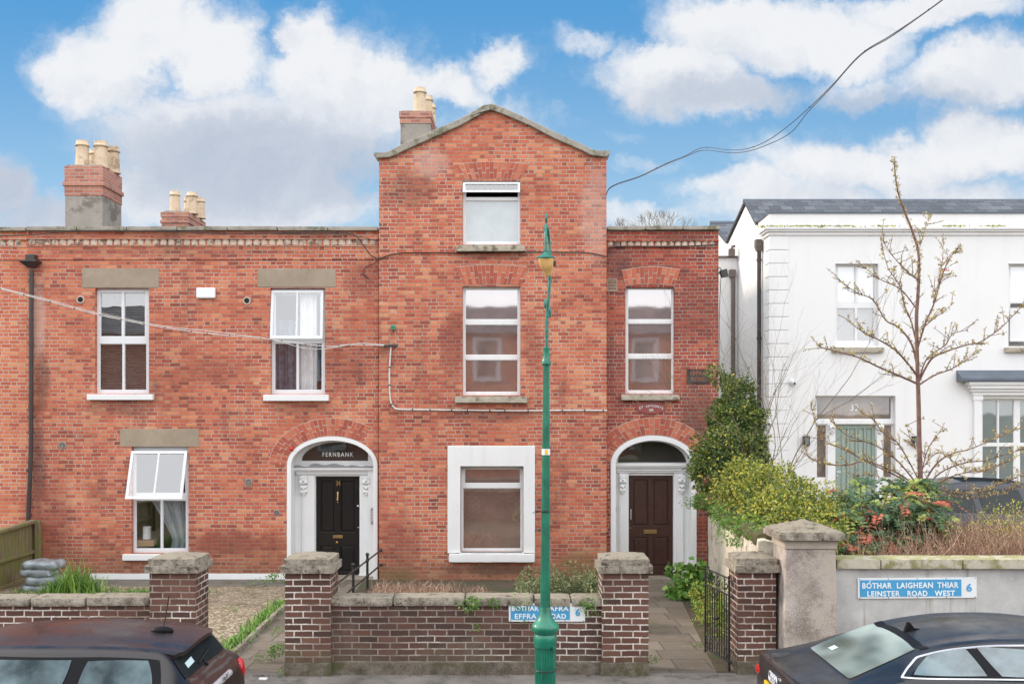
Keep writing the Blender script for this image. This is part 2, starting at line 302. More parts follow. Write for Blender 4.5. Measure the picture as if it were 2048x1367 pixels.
M_green = plain('green_paint', (.010, .165, .098), .42, var=.40, scale=6, bs=.25, bscale=120, bd=.002, coat=.3)
M_green2 = plain('faded_green_paint', (.03, .19, .14), .35, var=.2, scale=9, bs=.25, bscale=120, bd=.002)
M_lens = plain('yellowed_diffuser', (.70, .42, .16), .25, var=.15, scale=12, bs=0)
M_doorblk = plain('black_gloss_paint', (.010, .009, .009), .28, var=.3, scale=5, bs=.15, bscale=50)
M_doorbrn = plain('brown_door', (.050, .020, .015), .38, var=.2, scale=10, bs=.1)
M_doorgrn = plain('sage_door', (.27, .335, .29), .45, var=.04, bs=.05)
M_brass = plain('brass', (.42, .28, .12), .35, metal=.9, var=.2, bs=0)
M_chrome = plain('bright_metal', (.82, .83, .85), .3, metal=.6, var=.05, bs=0)
M_plast_grey = plain('grey_plastic', (.33, .31, .29), .5, var=.1, bs=0)
M_cable_b = plain('black_cable', (.025, .022, .022), .5, bs=0)
M_cable_w = plain('white_cable', (.62, .60, .57), .5, var=.2, scale=30, bs=0)
M_wire = plain('weathered_wire', (.10, .10, .105), .6, bs=0)
M_dark = plain('dark_void', (.012, .011, .011), .9, bs=0)
M_blue = plain('sign_blue', (.07, .34, .60), .4, var=.06, scale=10, bs=0)
M_signw = plain('sign_white', (.80, .82, .82), .35, var=.04, scale=10, bs=0)
M_signtxt = plain('sign_lettering', (.82, .86, .86), .4, bs=0)
M_maroon = plain('maroon_plaque', (.30, .075, .065), .45, var=.15, bs=0)
M_plaque = plain('weathered_black_plaque', (.045, .038, .036), .6, var=.5, scale=20, bs=.3)
M_rust = plain('rust_lettering', (.26, .10, .05), .7, var=.3, scale=20, bs=0)
M_redlamp = plain('red_plastic', (.55, .02, .015), .25, bs=0)
M_turq = plain('green_insulator', (.05, .25, .16), .3, bs=0)
M_lead = plain('lead_sheet', (.10, .12, .15), .5, var=.15, scale=3, bs=.2)
M_bag = plain('grey_sack', (.24, .27, .29), .35, var=.45, scale=7, bs=.6, bscale=14, bd=.02)
M_log = plain('cut_wood', (.40, .26, .14), .8, bs=.3)
M_wood = None
def wood_fence():
    m, w, p = mat_base('weathered_boards'); P = pos(w)
    c = w.ramp(w.noise(w.vm('MULTIPLY', P, (1, 1, .12)), 22, 5, .65), [(.3, (.10, .075, .04)), (.5, (.19, .15, .085)), (.7, (.28, .23, .14))])
    c = w.mix(w.m('MULTIPLY', w.step(w.noise(P, 3, 5, .6), .42, .62), .7), c, (.15, .17, .035))
    w.put(p.inputs['Base Color'], c); p.inputs['Roughness'].default_value = .9
    bump(w, p, w.noise(w.vm('MULTIPLY', P, (1, 1, .1)), 50, 4, .6), .5, .006)
    return m
M_wood = wood_fence()
def ground_mat(name, stops, scale, fine, patch, pa, pb, rough=.95, bs=.6, bd=.01, pscale=2, vor=0):
    m, w, p = mat_base(name); P = pos(w)
    n = w.m('ADD', w.m('MULTIPLY', w.noise(P, scale, 6, .65), .5), w.m('MULTIPLY', w.noise(P, fine, 4, .7), .5))
    h = w.noise(P, fine, 5, .75)
    if vor:
        v = w.n('ShaderNodeTexVoronoi'); v.inputs['Scale'].default_value = vor; w.put(v.inputs['Vector'], P)
        rv = w.sep(v.outputs['Color'])[0]; n = w.m('ADD', w.m('MULTIPLY', rv, .75), w.m('MULTIPLY', n, .3)); h = w.m('SUBTRACT', 1.0, v.outputs['Distance'])
    c = w.ramp(n, stops)
    if patch: c = w.mix(w.step(w.noise(P, pscale, 6, .7), pa, pb), c, patch)
    w.put(p.inputs['Base Color'], c); p.inputs['Roughness'].default_value = rough
    bump(w, p, h, bs, bd)
    return m
M_asphalt = ground_mat('asphalt', [(.35, (.045, .045, .047)), (.6, (.075, .073, .072))], 2, 120, (.035, .035, .036), .55, .7)
M_pave = ground_mat('pavement_concrete', [(.38, (.12, .105, .09)), (.5, (.19, .17, .15)), (.62, (.26, .235, .21))], 2, 120, (.11, .095, .08), .5, .66, pscale=3)
M_earth = ground_mat('garden_earth', [(.35, (.045, .035, .022)), (.5, (.085, .062, .04)), (.65, (.13, .10, .065))], 3, 40, (.05, .07, .02), .48, .6, bd=.03)
M_gravel = ground_mat('gravel_bed', [(.05, (.07, .055, .04)), (.35, (.20, .155, .10)), (.7, (.34, .27, .185)), (.95, (.56, .48, .37))], 3, 60, (.12, .12, .05), .54, .68, vor=26, bs=1, bd=.03)
M_concrete = ground_mat('old_concrete', [(.35, (.09, .08, .07)), (.5, (.15, .135, .115)), (.65, (.21, .19, .165))], 3, 60, (.08, .09, .03), .52, .64)
M_kerb = ground_mat('kerb_stone', [(.35, (.16, .155, .15)), (.6, (.28, .27, .26))], 3, 60, None, 0, 0)
def glass_mat(name, refl, tint, rough=.01, body=None, ior=1.5, vlo=.8, vhi=1.0):
    m = bpy.data.materials.new(name); m.use_nodes = True; w = NT(m.node_tree); MATS[name] = m
    gl = w.n('ShaderNodeBsdfGlossy'); gl.inputs['Roughness'].default_value = rough; gl.inputs[0].default_value = (1, 1, 1, 1)
    P = pos(w); b = w.n('ShaderNodeBump'); b.inputs['Strength'].default_value = .10; b.inputs['Distance'].default_value = .008
    w.put(b.inputs['Height'], w.noise(P, 1.6, 2, .5)); w.t.links.new(b.outputs[0], gl.inputs['Normal'])
    if body is None:
        tr = w.n('ShaderNodeBsdfTransparent'); tr.inputs[0].default_value = col4(tint)
    else:
        tr = w.n('ShaderNodeBsdfDiffuse')
        w.put(tr.inputs[0], w.ramp(w.noise(P, 2.2, 5, .6), [(.36, tuple(x*vlo for x in body)), (.64, tuple(min(.9, x*vhi) for x in body))]))
    fr = w.n('ShaderNodeFresnel'); fr.inputs[0].default_value = ior
    fac = w.m('MULTIPLY', w.m('ADD', refl, fr.outputs[0], clamp=True), w.m('SUBTRACT', 1.0, w.n('ShaderNodeNewGeometry').outputs['Backfacing']))
    mx = w.n('ShaderNodeMixShader'); w.put(mx.inputs[0], fac); w.t.links.new(tr.outputs[0], mx.inputs[1]); w.t.links.new(gl.outputs[0], mx.inputs[2])
    o = w.n('ShaderNodeOutputMaterial'); w.t.links.new(mx.outputs[0], o.inputs[0]); return m
M_glass = glass_mat('window_glass', .22, (.97, .98, .98))
M_glass_f = glass_mat('fanlight_glass', .05, (.5, .5, .5), body=(.06, .055, .05))
M_glass_b = glass_mat('screened_reflection_glass', .32, None, .03, body=(.23, .14, .115), vlo=.8, vhi=1.1)  # brick red of the opposite houses' reflection painted into the body colour
M_glass_g = glass_mat('frosted_glass', .10, None, .12, body=(.42, .47, .48))
M_glass_d = glass_mat('blind_backed_glass', .10, None, .02, body=(.20, .24, .23))
M_carglass = glass_mat('car_glass', .06, None, .03, body=(.10, .135, .145), vlo=.45, vhi=1.7)
M_glass_t = glass_mat('transom_glass', .08, None, .02, body=(.20, .155, .12), vlo=.5, vhi=1.4)  # reflected buildings painted into the glass as a brown body colour
M_carglass_d = glass_mat('dark_car_glass', .02, None, .12, body=(.025, .03, .032), ior=1.2)
def misted():
    m, w, p = mat_base('misted_car_glass'); P = objc(w)
    n = w.noise(w.vm('MULTIPLY', P, (1.0, .55, 1.0)), 1.9, 2, .5); f = w.noise(P, 120, 3, .7)
    k = w.m('MULTIPLY', w.step(n, .34, .72), w.m('ADD', .35, w.m('MULTIPLY', f, .9)))
    w.put(p.inputs['Base Color'], w.mix(k, (.06, .085, .07), (.42, .50, .47))); w.put(p.inputs['Roughness'], w.m('ADD', .22, w.m('MULTIPLY', k, .5)))
    p.inputs['Specular IOR Level'].default_value = .6
    return m
M_mist = misted()
M_curt = plain('white_curtain', (.86, .87, .88), .9, bs=0); M_curtg = plain('grey_curtain', (.50, .54, .58), .9, bs=0); M_curtb = plain('blue_curtain', (.13, .19, .27), .9, var=.5, scale=9, bs=0)
M_blind = None
def blind_mat():
    m, w, p = mat_base('brown_slat_blind'); z = w.sep(pos(w))[2]
    s = w.m('FRACT', w.m('MULTIPLY', z, 38.0))
    w.put(p.inputs['Base Color'], w.ramp(s, [(0, (.05, .03, .025)), (.2, (.16, .10, .08)), (1, (.24, .16, .13))])); p.inputs['Roughness'].default_value = .6
    return m
M_blind = blind_mat()
def car_paint(name, c, wet=(.1, .1, .1), rough=.25):
    m, w, p = mat_base(name); P = objc(w)
    nz = w.sep(w.n('ShaderNodeNewGeometry').outputs['Normal'])[2]
    dew = w.m('MULTIPLY', w.step(nz, .75, .95), w.step(w.m('ADD', w.noise(P, 1.6, 5, .65), w.m('MULTIPLY', w.noise(P, 60, 3, .6), .25)), .48, .70))
    w.put(p.inputs['Base Color'], w.mix(w.m('MULTIPLY', dew, .8), c, wet)); w.put(p.inputs['Roughness'], w.m('ADD', rough, w.m('MULTIPLY', dew, .15)))
    p.inputs['Coat Weight'].default_value = .35; w.put(p.inputs['Coat Roughness'], w.m('ADD', .05, w.m('MULTIPLY', dew, .3)))
    b = w.n('ShaderNodeBump'); w.put(b.inputs['Strength'], w.m('MULTIPLY', dew, .6)); b.inputs['Distance'].default_value = .003
    w.put(b.inputs['Height'], w.noise(P, 90, 3, .6)); w.t.links.new(b.outputs[0], p.inputs['Normal'])
    return m
M_mini = car_paint('dark_brown_paint', (.012, .007, .007), (.035, .024, .022), rough=.3)
M_audi = car_paint('black_paint', (.010, .010, .012), (.024, .025, .029), rough=.3)
M_greycar = car_paint('slate_car_paint', (.03, .034, .042), (.04, .045, .055), rough=.4)
M_roofgl = plain('dark_trim', (.010, .010, .012), .5, bs=0, spec=.12)
M_rubber = plain('tyre_rubber', (.02, .02, .02), .8, bs=0)
M_alloy = plain('alloy', (.45, .46, .47), .3, metal=.8, bs=0)
M_redlens = plain('red_lens', (.50, .01, .015), .12, bs=0)
M_yelplate = plain('yellow_plate', (.80, .50, .02), .4, bs=0)
M_sticker = plain('pale_sticker', (.55, .72, .72), .5, bs=0)
M_paper = plain('white_paper', (.8, .8, .78), .8, bs=0)
M_alu = plain('lead_flashing', (.30, .30, .30), .5, bs=0)
# ------------------------------------------------------------------ mesh builder
ORG = {}
class MB:
    def __init__(s): s.v = []; s.f = []; s.mi = []; s.k = 0; s.sm = []
    def add(s, vs, fs, smooth=False):
        o = len(s.v); s.v += [Vector(p) for p in vs]
        for f in fs: s.f.append([o+i for i in f]); s.mi.append(s.k); s.sm.append(smooth)
        return s
    def box(s, x0, x1, y0, y1, z0, z1):
        if x0 > x1: x0, x1 = x1, x0
        if y0 > y1: y0, y1 = y1, y0
        if z0 > z1: z0, z1 = z1, z0
        return s.add([(x0,y0,z0),(x1,y0,z0),(x1,y1,z0),(x0,y1,z0),(x0,y0,z1),(x1,y0,z1),(x1,y1,z1),(x0,y1,z1)],
                     [(0,3,2,1),(4,5,6,7),(0,1,5,4),(1,2,6,5),(2,3,7,6),(3,0,4,7)])
    def hexa(s, b, t):   # bottom 4 and top 4 corners (ccw seen from above)
        return s.add(list(b)+list(t), [(0,3,2,1),(4,5,6,7),(0,1,5,4),(1,2,6,5),(2,3,7,6),(3,0,4,7)])
    def rough(s, x0, x1, y0, y1, z0, z1, amp=.01, seg=.08, freq=7, round_=.02, crown=0):
        """stone block: subdivided box, rounded edges and noisy faces"""
        bm = bmesh.new()
        nx, ny, nz = [max(2, int(abs(d)/seg)) for d in (x1-x0, y1-y0, z1-z0)]
        c = Vector(((x0+x1)/2, (y0+y1)/2, (z0+z1)/2)); hx, hy, hz = abs(x1-x0)/2, abs(y1-y0)/2, abs(z1-z0)/2
        grid = {}
        def V(i, j, k):
            key = (i, j, k)
            if key not in grid:
                p = Vector((-hx+2*hx*i/nx, -hy+2*hy*j/ny, -hz+2*hz*k/nz))
                q = Vector((max(-hx+round_, min(hx-round_, p.x)), max(-hy+round_, min(hy-round_, p.y)), max(-hz+round_, min(hz-round_, p.z))))
                dlt = p-q
                if dlt.length > round_: p = q+dlt*(round_/dlt.length)
                if crown and k == nz: p.z += crown*(1-max(abs(p.x)/hx, abs(p.y)/hy))
                p = p+c; p += noise.noise_vector(p*freq)*amp+noise.noise_vector(p*freq*3)*amp*.4
                grid[key] = bm.verts.new(p)
            return grid[key]
        for a, b, fx in ((ny, nz, lambda u, v, e: (e*nx, u, v)), (nx, nz, lambda u, v, e: (u, e*ny, v)), (nx, ny, lambda u, v, e: (u, v, e*nz))):
            for e in (0, 1):
                for i in range(a):
                    for j in range(b):
                        q = [V(*fx(i, j, e)), V(*fx(i+1, j, e)), V(*fx(i+1, j+1, e)), V(*fx(i, j+1, e))]
                        bm.faces.new(q)
        bmesh.ops.recalc_face_normals(bm, faces=bm.faces)
        bm.verts.index_update()
        s.add([v.co.copy() for v in bm.verts], [[v.index for v in f.verts] for f in bm.faces], True); bm.free(); return s
    def plate(s, outer, y0, y1, holes=(), axis='y'):
        """outline (and holes) in the XZ plane given depth from y0 to y1"""
        loops = [list(outer)]+[list(h) for h in holes]
        tri = tessellate_polygon([[Vector((a, b, 0)) for a, b in lp] for lp in loops])
        flat = [p for lp in loops for p in lp]; n = len(flat)
        mk = (lambda a, b, y: (a, y, b)) if axis == 'y' else ((lambda a, b, y: (y, a, b)) if axis == 'x' else (lambda a, b, y: (a, b, y)))
        vs = [mk(a, b, y0) for a, b in flat]+[mk(a, b, y1) for a, b in flat]
        fs = [tuple(t) for t in tri]+[tuple(i+n for i in reversed(t)) for t in tri]
        o = 0
        for lp in loops:
            m = len(lp)
            for i in range(m): j = (i+1) % m; fs.append((o+i, o+j, n+o+j, n+o+i))
            o += m
        # orient
        bm = bmesh.new(); bv = [bm.verts.new(v) for v in vs]
        for f in fs:
            try: bm.faces.new([bv[i] for i in f])
            except ValueError: pass
        bmesh.ops.recalc_face_normals(bm, faces=bm.faces); bm.verts.index_update()
        s.add([v.co.copy() for v in bm.verts], [[v.index for v in f.verts] for f in bm.faces]); bm.free(); return s
    def tube(s, pts, r, sides=8, cap=True, smooth=True):
        pts = [Vector(p) for p in pts]; n = len(pts)
        rs = r if isinstance(r, (list, tuple)) else [r]*n
        t0 = (pts[1]-pts[0]).normalized(); up = Vector((0, 0, 1)) if abs(t0.z) < .9 else Vector((1, 0, 0))
        a = t0.cross(up).normalized(); vs = []
        for i, p in enumerate(pts):
            t = (pts[min(i+1, n-1)]-pts[max(i-1, 0)])
            if t.length < 1e-9: t = t0
            t.normalize(); a = (a-t*a.dot(t))
            if a.length < 1e-6: a = t.orthogonal()
            a.normalize(); b = t.cross(a)
            for k in range(sides):
                an = 2*PI*k/sides; vs.append(p+(a*math.cos(an)+b*math.sin(an))*rs[i])
        fs = [(i*sides+k, i*sides+(k+1) % sides, (i+1)*sides+(k+1) % sides, (i+1)*sides+k) for i in range(n-1) for k in range(sides)]
        if cap: fs += [tuple(range(sides-1, -1, -1)), tuple((n-1)*sides+k for k in range(sides))]
        return s.add(vs, fs, smooth)
    def lathe(s, cx, cy, prof, seg=24, flute=None, tilt=(0, 0)):
        """prof = [(z, r)]; flute = (zlo, zhi, count, depth)"""
        vs = []
        for (z, r) in prof:
            for k in range(seg):
                an = 2*PI*k/seg; rr = r
                if flute and flute[0] <= z <= flute[1]: rr = r*(1-flute[3]*(.5+.5*math.cos(an*flute[2])))
                vs.append((cx+rr*math.cos(an)+tilt[0]*(z-prof[0][0]), cy+rr*math.sin(an)+tilt[1]*(z-prof[0][0]), z))
        n = len(prof)
        fs = [(i*seg+k, i*seg+(k+1) % seg, (i+1)*seg+(k+1) % seg, (i+1)*seg+k) for i in range(n-1) for k in range(seg)]
        fs += [tuple(range(seg-1, -1, -1)), tuple((n-1)*seg+k for k in range(seg))]
        return s.add(vs, fs, True)
    def sphere(s, c, r, seg=12, ring=8, sx=1, sy=1, sz=1):
        vs = []; c = Vector(c)
        for i in range(ring+1):
            th = PI*i/ring
            for k in range(seg):
                an = 2*PI*k/seg; vs.append(c+Vector((sx*math.sin(th)*math.cos(an), sy*math.sin(th)*math.sin(an), sz*math.cos(th)))*r)
        return s.add(vs, [(i*seg+k, (i+1)*seg+k, (i+1)*seg+(k+1) % seg, i*seg+(k+1) % seg) for i in range(ring) for k in range(seg)], True)
    def leaf(s, p, d, n, L, W):
        """leaf folded along its midrib"""
        d = d.normalized(); sd = d.cross(n)
        if sd.length < 1e-5: sd = d.orthogonal()
        sd.normalize(); nn = sd.cross(d)
        a = p; b = p+d*L*.45+sd*W*.5+nn*W*.12; c = p+d*L; e = p+d*L*.45-sd*W*.5+nn*W*.12
        o = len(s.v); s.v += [a, b, c, e]; s.f += [[o, o+1, o+2], [o, o+2, o+3]]; s.mi += [s.k]*2; s.sm += [False]*2
    def build(s, name, mats, parent=None, bevel=0, local=False, smooth_all=False, segs=2):
        me = bpy.data.meshes.new(name); org = ORG.get(parent.name) if parent else None
        if local: org = Vector((0, 0, 0))
        if org is None:
            xs = [v.x for v in s.v]; ys = [v.y for v in s.v]; zs = [v.z for v in s.v]
            org = Vector(((min(xs)+max(xs))/2, (min(ys)+max(ys))/2, min(zs)))
        me.from_pydata([v-org for v in s.v], [], s.f)
        ml = mats if isinstance(mats, (list, tuple)) else [mats]
        for m in ml: me.materials.append(m)
        me.polygons.foreach_set('material_index', s.mi); me.polygons.foreach_set('use_smooth', [bool(q) or smooth_all for q in s.sm])
        me.update()
        if any(s.sm): me.set_sharp_from_angle(angle=R(38))
        ob = bpy.data.objects.new(name, me); COL.objects.link(ob)
        if parent: ob.parent = parent
        else: ob.location = org
        ORG[ob.name] = org
        if bevel:
            bv = ob.modifiers.new('bevel', 'BEVEL'); bv.width = bevel; bv.segments = segs; bv.limit_method = 'ANGLE'; bv.angle_limit = R(40)
        return ob
def tag(o, label=None, cat=None, group=None, kind=None):
    if label: o['label'] = label
    if cat: o['category'] = cat
    if group: o['group'] = group
    if kind: o['kind'] = kind
    return o
def empty(name, loc, label, cat, group=None, rz=0):
    e = bpy.data.objects.new(name, None); COL.objects.link(e); e.location = loc; e.rotation_euler = (0, 0, rz); e.empty_display_size = .2
    ORG[e.name] = Vector(loc); return tag(e, label, cat, group)
def copy_tree(o, parent=None):
    c = o.copy(); COL.objects.link(c); c.parent = parent
    if o.name in ORG: ORG[c.name] = ORG[o.name].copy()
    for ch in list(o.children): copy_tree(ch, c)
    return c
def text_mb(mb, string, x0, x1, z0, z1, y, depth=.006, bold=.0, rot=0, space=1.0):
    """lettering facing the street, fitted to the box x0..x1, z0..z1"""
    cu = bpy.data.curves.new('t', 'FONT'); cu.body = string; cu.extrude = .02; cu.resolution_u = 3; cu.offset = bold; cu.align_x = 'LEFT'; cu.space_character = space
    ob = bpy.data.objects.new('t', cu); COL.objects.link(ob)
    dg = bpy.context.evaluated_depsgraph_get(); me = bpy.data.meshes.new_from_object(ob.evaluated_get(dg))
    xs = [v.co.x for v in me.vertices]; ys = [v.co.y for v in me.vertices]; a, b, c, d = min(xs), max(xs), min(ys), max(ys)
    vs = []
    cxm, czm = (x0+x1)/2, (z0+z1)/2
    for v in me.vertices:
        px = x0+(v.co.x-a)/(b-a)*(x1-x0); pz = z0+(v.co.y-c)/(d-c)*(z1-z0)
        if rot: dx, dz = px-cxm, pz-czm; px = cxm+dx*math.cos(rot)-dz*math.sin(rot); pz = czm+dx*math.sin(rot)+dz*math.cos(rot)
        vs.append((px, y-depth*(.5+v.co.z/.04), pz))
    mb.add(vs, [tuple(p.vertices) for p in me.polygons])
    bpy.data.objects.remove(ob); bpy.data.curves.remove(cu); bpy.data.meshes.remove(me)
    return mb
def rect(x0, z0, x1, z1): return [(x0, z0), (x1, z0), (x1, z1), (x0, z1)]
def prect(a, b, c, d, Y):      # pixel rect -> world XZ rectangle on the plane Y
    return rect(X(a, Y), Z(d, Y), X(c, Y), Z(b, Y))
def arch(cx, half, zs, rise, n=28):
    return [(cx-half*math.cos(PI*i/n), zs+rise*math.sin(PI*i/n)) for i in range(n+1)]
YF = 21.0                      # plane of the brick house fronts
YB = 20.86                     # the projecting gabled bay
YW = 12.35                     # street side of the garden walls
GZ0 = -.28                     # ground level at the house fronts
def gz(y): return 0 if y < 12.4 else GZ0*(min(y, 21)-12.4)/8.6
# ------------------------------------------------------------------ setting
def sheet(name, poly, mat, kind='structure'):
    """flat-ish ground polygon; poly = [(x, y, z)]"""
    mb = MB(); tri = tessellate_polygon([[Vector((p[0], p[1], 0)) for p in poly]])
    mb.add(poly, [tuple(t) for t in tri]); bm = mb.build(name, mat)
    for p in bm.data.polygons:
        pass
    if bm.data.polygons[0].normal.z < 0: bm.data.flip_normals()
    return tag(bm, kind=kind)
def solid_ground(name, poly, zb, mat):
    """ground polygon with thickness down to zb"""
    mb = MB(); n = len(poly); tri = tessellate_polygon([[Vector((p[0], p[1], 0)) for p in poly]])
    vs = list(poly)+[(p[0], p[1], zb) for p in poly]
    fs = [tuple(t) for t in tri]+[tuple(i+n for i in reversed(t)) for t in tri]+[(i, (i+1) % n, n+(i+1) % n, n+i) for i in range(n)]
    bm = bmesh.new(); bv = [bm.verts.new(v) for v in vs]
    for f in fs: bm.faces.new([bv[i] for i in f])
    bmesh.ops.recalc_face_normals(bm, faces=bm.faces); bm.verts.index_update()
    mb.add([v.co.copy() for v in bm.verts], [[v.index for v in f.verts] for f in bm.faces]); bm.free()
    return tag(mb.build(name, mat), kind='structure')
sheet('ground', [(-900, -900, -.9), (900, -900, -.9), (900, 900, -.9), (-900, 900, -.9)], M_earth)
solid_ground('road', [(-60, 1.8, -.16), (60, 1.8, -.16), (60, 10.33, -.16), (-60, 10.33, -.16)], -.6, M_asphalt)
mb = MB()
for i in range(44):
    x = -20+i*.92; mb.box(x+.006, x+.914, 10.34, 10.47, -.5, 0)
tag(mb.build('kerb', M_kerb, bevel=.012), kind='structure')
solid_ground('pavement', [(-60, 10.47, 0), (60, 10.47, 0), (60, YW+.06, 0), (-60, YW+.06, 0)], -.55, M_pave)
solid_ground('far_pavement', [(-60, -1.6, 0), (60, -1.6, 0), (60, 1.8, 0), (-60, 1.8, 0)], -.55, M_pave)
PL = [(-3.50, 12.41), (-3.93, 21.0)]; PR = [(-2.66, 12.41), (-2.95, 21.0)]   # Fernbank path edges
QL = [(1.45, 12.41), (2.30, 21.0)]; QR = [(2.42, 12.41), (3.22, 21.0)]       # number 35 path edges
def gpt(x, y, dz=0): return (x, y, gz(y)+dz)
solid_ground('gravel_ground', [gpt(-9.5, 12.41), gpt(*PL[0]), gpt(-3.88, 20.0), gpt(-9.5, 20.0)], -.7, M_gravel)
solid_ground('concrete_apron', [gpt(-9.5, 20.0, .004), gpt(-3.88, 20.0, .004), gpt(PL[1][0], 21.1, .004), gpt(-9.5, 21.1, .004)], -.7, M_concrete)
solid_ground('path', [gpt(*PL[0]), gpt(*PR[0]), gpt(PR[1][0], 21.2), gpt(PL[1][0], 21.2)], -.7, M_slabs)
solid_ground('garden_bed', [gpt(*PR[0]), gpt(*QL[0]), gpt(QL[1][0], 21.2), gpt(PR[1][0], 21.2)], -.7, M_earth)
solid_ground('garden_path', [gpt(*QL[0]), gpt(*QR[0]), gpt(QR[1][0], 21.3), gpt(QL[1][0], 21.3)], -.7, M_slabs)
solid_ground('side_bed', [gpt(*QR[0]), gpt(2.95, 12.41), gpt(4.0, 21.1), gpt(QR[1][0], 21.1)], -.7, M_earth)
solid_ground('raised_garden', [(3.3, 12.7, .5), (30, 12.7, .5), (30, 36, .5), (4.2, 36, .5), (4.2, 21, .5)], -.7, M_gravel)
# ------------------------------------------------------------------ builders for house pieces
def px_voussoirs(mb, inner, outer, n, y0, y1, gap=.0075, rings=1, seed=1):
    """radiating bricks between two curves given as functions t->(x,z)"""
    rnd = random.Random(seed)
    for i in range(n):
        a, b = i/n, (i+1)/n
        cuts = [0, 1]
        if rings == 2: cuts = [0, .62, 1] if i % 2 else [0, .36, 1]
        for c0, c1 in zip(cuts[:-1], cuts[1:]):
            P = []
            for (t, k) in ((a, c0), (b, c0), (b, c1), (a, c1)):
                xi, zi = inner(t); xo, zo = outer(t); P.append(Vector((xi+(xo-xi)*k, 0, zi+(zo-zi)*k)))
            c = sum(P, Vector())/4; Q = []
            for p in P:
                d = p-c; Q.append(p-d*min(.4, gap*1.35/max(d.length, .01))+Vector((rnd.uniform(-.003, .003), 0, rnd.uniform(-.003, .003))))
            dy = rnd.uniform(-.003, .003)
            mb.hexa([(Q[0].x, y0+dy, Q[0].z), (Q[1].x, y0+dy, Q[1].z), (Q[1].x, y1, Q[1].z), (Q[0].x, y1, Q[0].z)],
                    [(Q[3].x, y0+dy, Q[3].z), (Q[2].x, y0+dy, Q[2].z), (Q[2].x, y1, Q[2].z), (Q[3].x, y1, Q[3].z)])
def brick_arch(parent, inner, outer, n, Y, rings=1, seed=1, y1=None):
    mb = MB(); px_voussoirs(mb, inner, outer, n, Y-.011, y1 or Y+.05, rings=rings, seed=seed)
    mb.k = 1; o = len(mb.v); N = 40
    ring = [inner(i/N) for i in range(N+1)]+[outer(1-i/N) for i in range(N+1)]
    mb.plate(ring, Y-.006, Y+.04)
    return mb.build('brick_arch', [M_vouss, M_mortar], parent)
def flat_arch(parent, b0, b1, t0, t1, Y, n=15, rings=2, seed=1, camber=.02):
    """b0,b1 bottom corners, t0,t1 top corners (pixels)"""
    B0, B1, T0, T1 = [(X(p[0], Y), Z(p[1], Y)) for p in (b0, b1, t0, t1)]
    inn = lambda t: (B0[0]+(B1[0]-B0[0])*t, B0[1]+(B1[1]-B0[1])*t+camber*math.sin(PI*t))
    out = lambda t: (T0[0]+(T1[0]-T0[0])*t, T0[1]+(T1[1]-T0[1])*t+camber*2.2*math.sin(PI*t))
    return brick_arch(parent, inn, out, n, Y, rings, seed)
def round_arch(parent, cx, half, zs, rise, ring, Y, n, a0=0, a1=PI, seed=1):
    inn = lambda t: (cx-half*math.cos(a0+(a1-a0)*t), zs+rise*math.sin(a0+(a1-a0)*t))
    out = lambda t: (cx-(half+ring)*math.cos(a0+(a1-a0)*t), zs+(rise+ring)*math.sin(a0+(a1-a0)*t))
    return brick_arch(parent, inn, out, n, Y, 2, seed)
def window(parent, op, Y, panes, fmat=None, gmat=None, depth=.10, thick=.06, sill=None, sillmat=None, silld=.10, label=None, bars=(), skip=()):
    """op = opening in pixels on wall plane Y (x0,y0,x1,y1); panes = pixel rects seen at the frame plane"""
    fmat = fmat or M_upvc; gmat = gmat or M_glass; yf = Y+depth
    x0, x1, z0, z1 = X(op[0], Y)+.001, X(op[2], Y)-.001, Z(op[3], Y)+.001, Z(op[1], Y)-.001
    mb = MB(); mb.plate(rect(x0, z0, x1, z1), yf, yf+thick, [prect(*p, yf) for p in panes])
    for p in panes:      # glazing bead
        r = prect(*p, yf); a, b, c, d = r[0][0], r[0][1], r[2][0], r[2][1]
        e = .012
        mb.plate(rect(a-.0005, b-.0005, c+.0005, d+.0005), yf+.018, yf+.03, [rect(a+e, b+e, c-e, d-e)])
    w = mb.build('window', fmat, parent, bevel=.004)
    if label: w['label'] = label
    g = MB()
    for i_, p in enumerate(panes):
        if i_ in skip: continue
        r = prect(*p, yf); g.box(r[0][0]-.01, r[2][0]+.01, yf+.034, yf+.040, r[0][1]-.01, r[2][1]+.01)
    g.build('pane', gmat, w)
    if sill:
        s = MB(); yy = Y-silld
        xa, xb = X(sill[0], yy), X(sill[2], yy); za, zb = Z(sill[3], yy), Z(sill[1]+2, yy)
        if sillmat is M_sill: s.rough(xa, xb, yy, Y+depth-.002, za, zb, amp=.008, seg=.06, round_=.015); s.build('sill', sillmat, w)
        else: s.box(xa, xb, yy, Y+depth-.002, za, zb); s.build('sill', sillmat or M_white, w, bevel=.012)
    return w
def curtain(win, x0, x1, z0, z1, y, mat, folds=9, amp=.03, gather=None):
    mb = MB(); n = folds*8; m = 10; vs = []
    for j in range(m+1):
        t = j/m; z = z1+(z0-z1)*t
        for i in range(n+1):
            s_ = i/n; a, b = x0, x1
            if gather: k = gather(t); a = x0+(x1-x0)*k[0]; b = x0+(x1-x0)*k[1]
            vs.append((a+(b-a)*s_, y+amp*math.sin(s_*folds*2*PI+math.sin(t*3)*.8)*(.6+.4*math.sin(s_*17)), z))
    mb.add(vs, [(j*(n+1)+i, j*(n+1)+i+1, (j+1)*(n+1)+i+1, (j+1)*(n+1)+i) for j in range(m) for i in range(n)], True)
    return mb.build('curtain', mat, win)
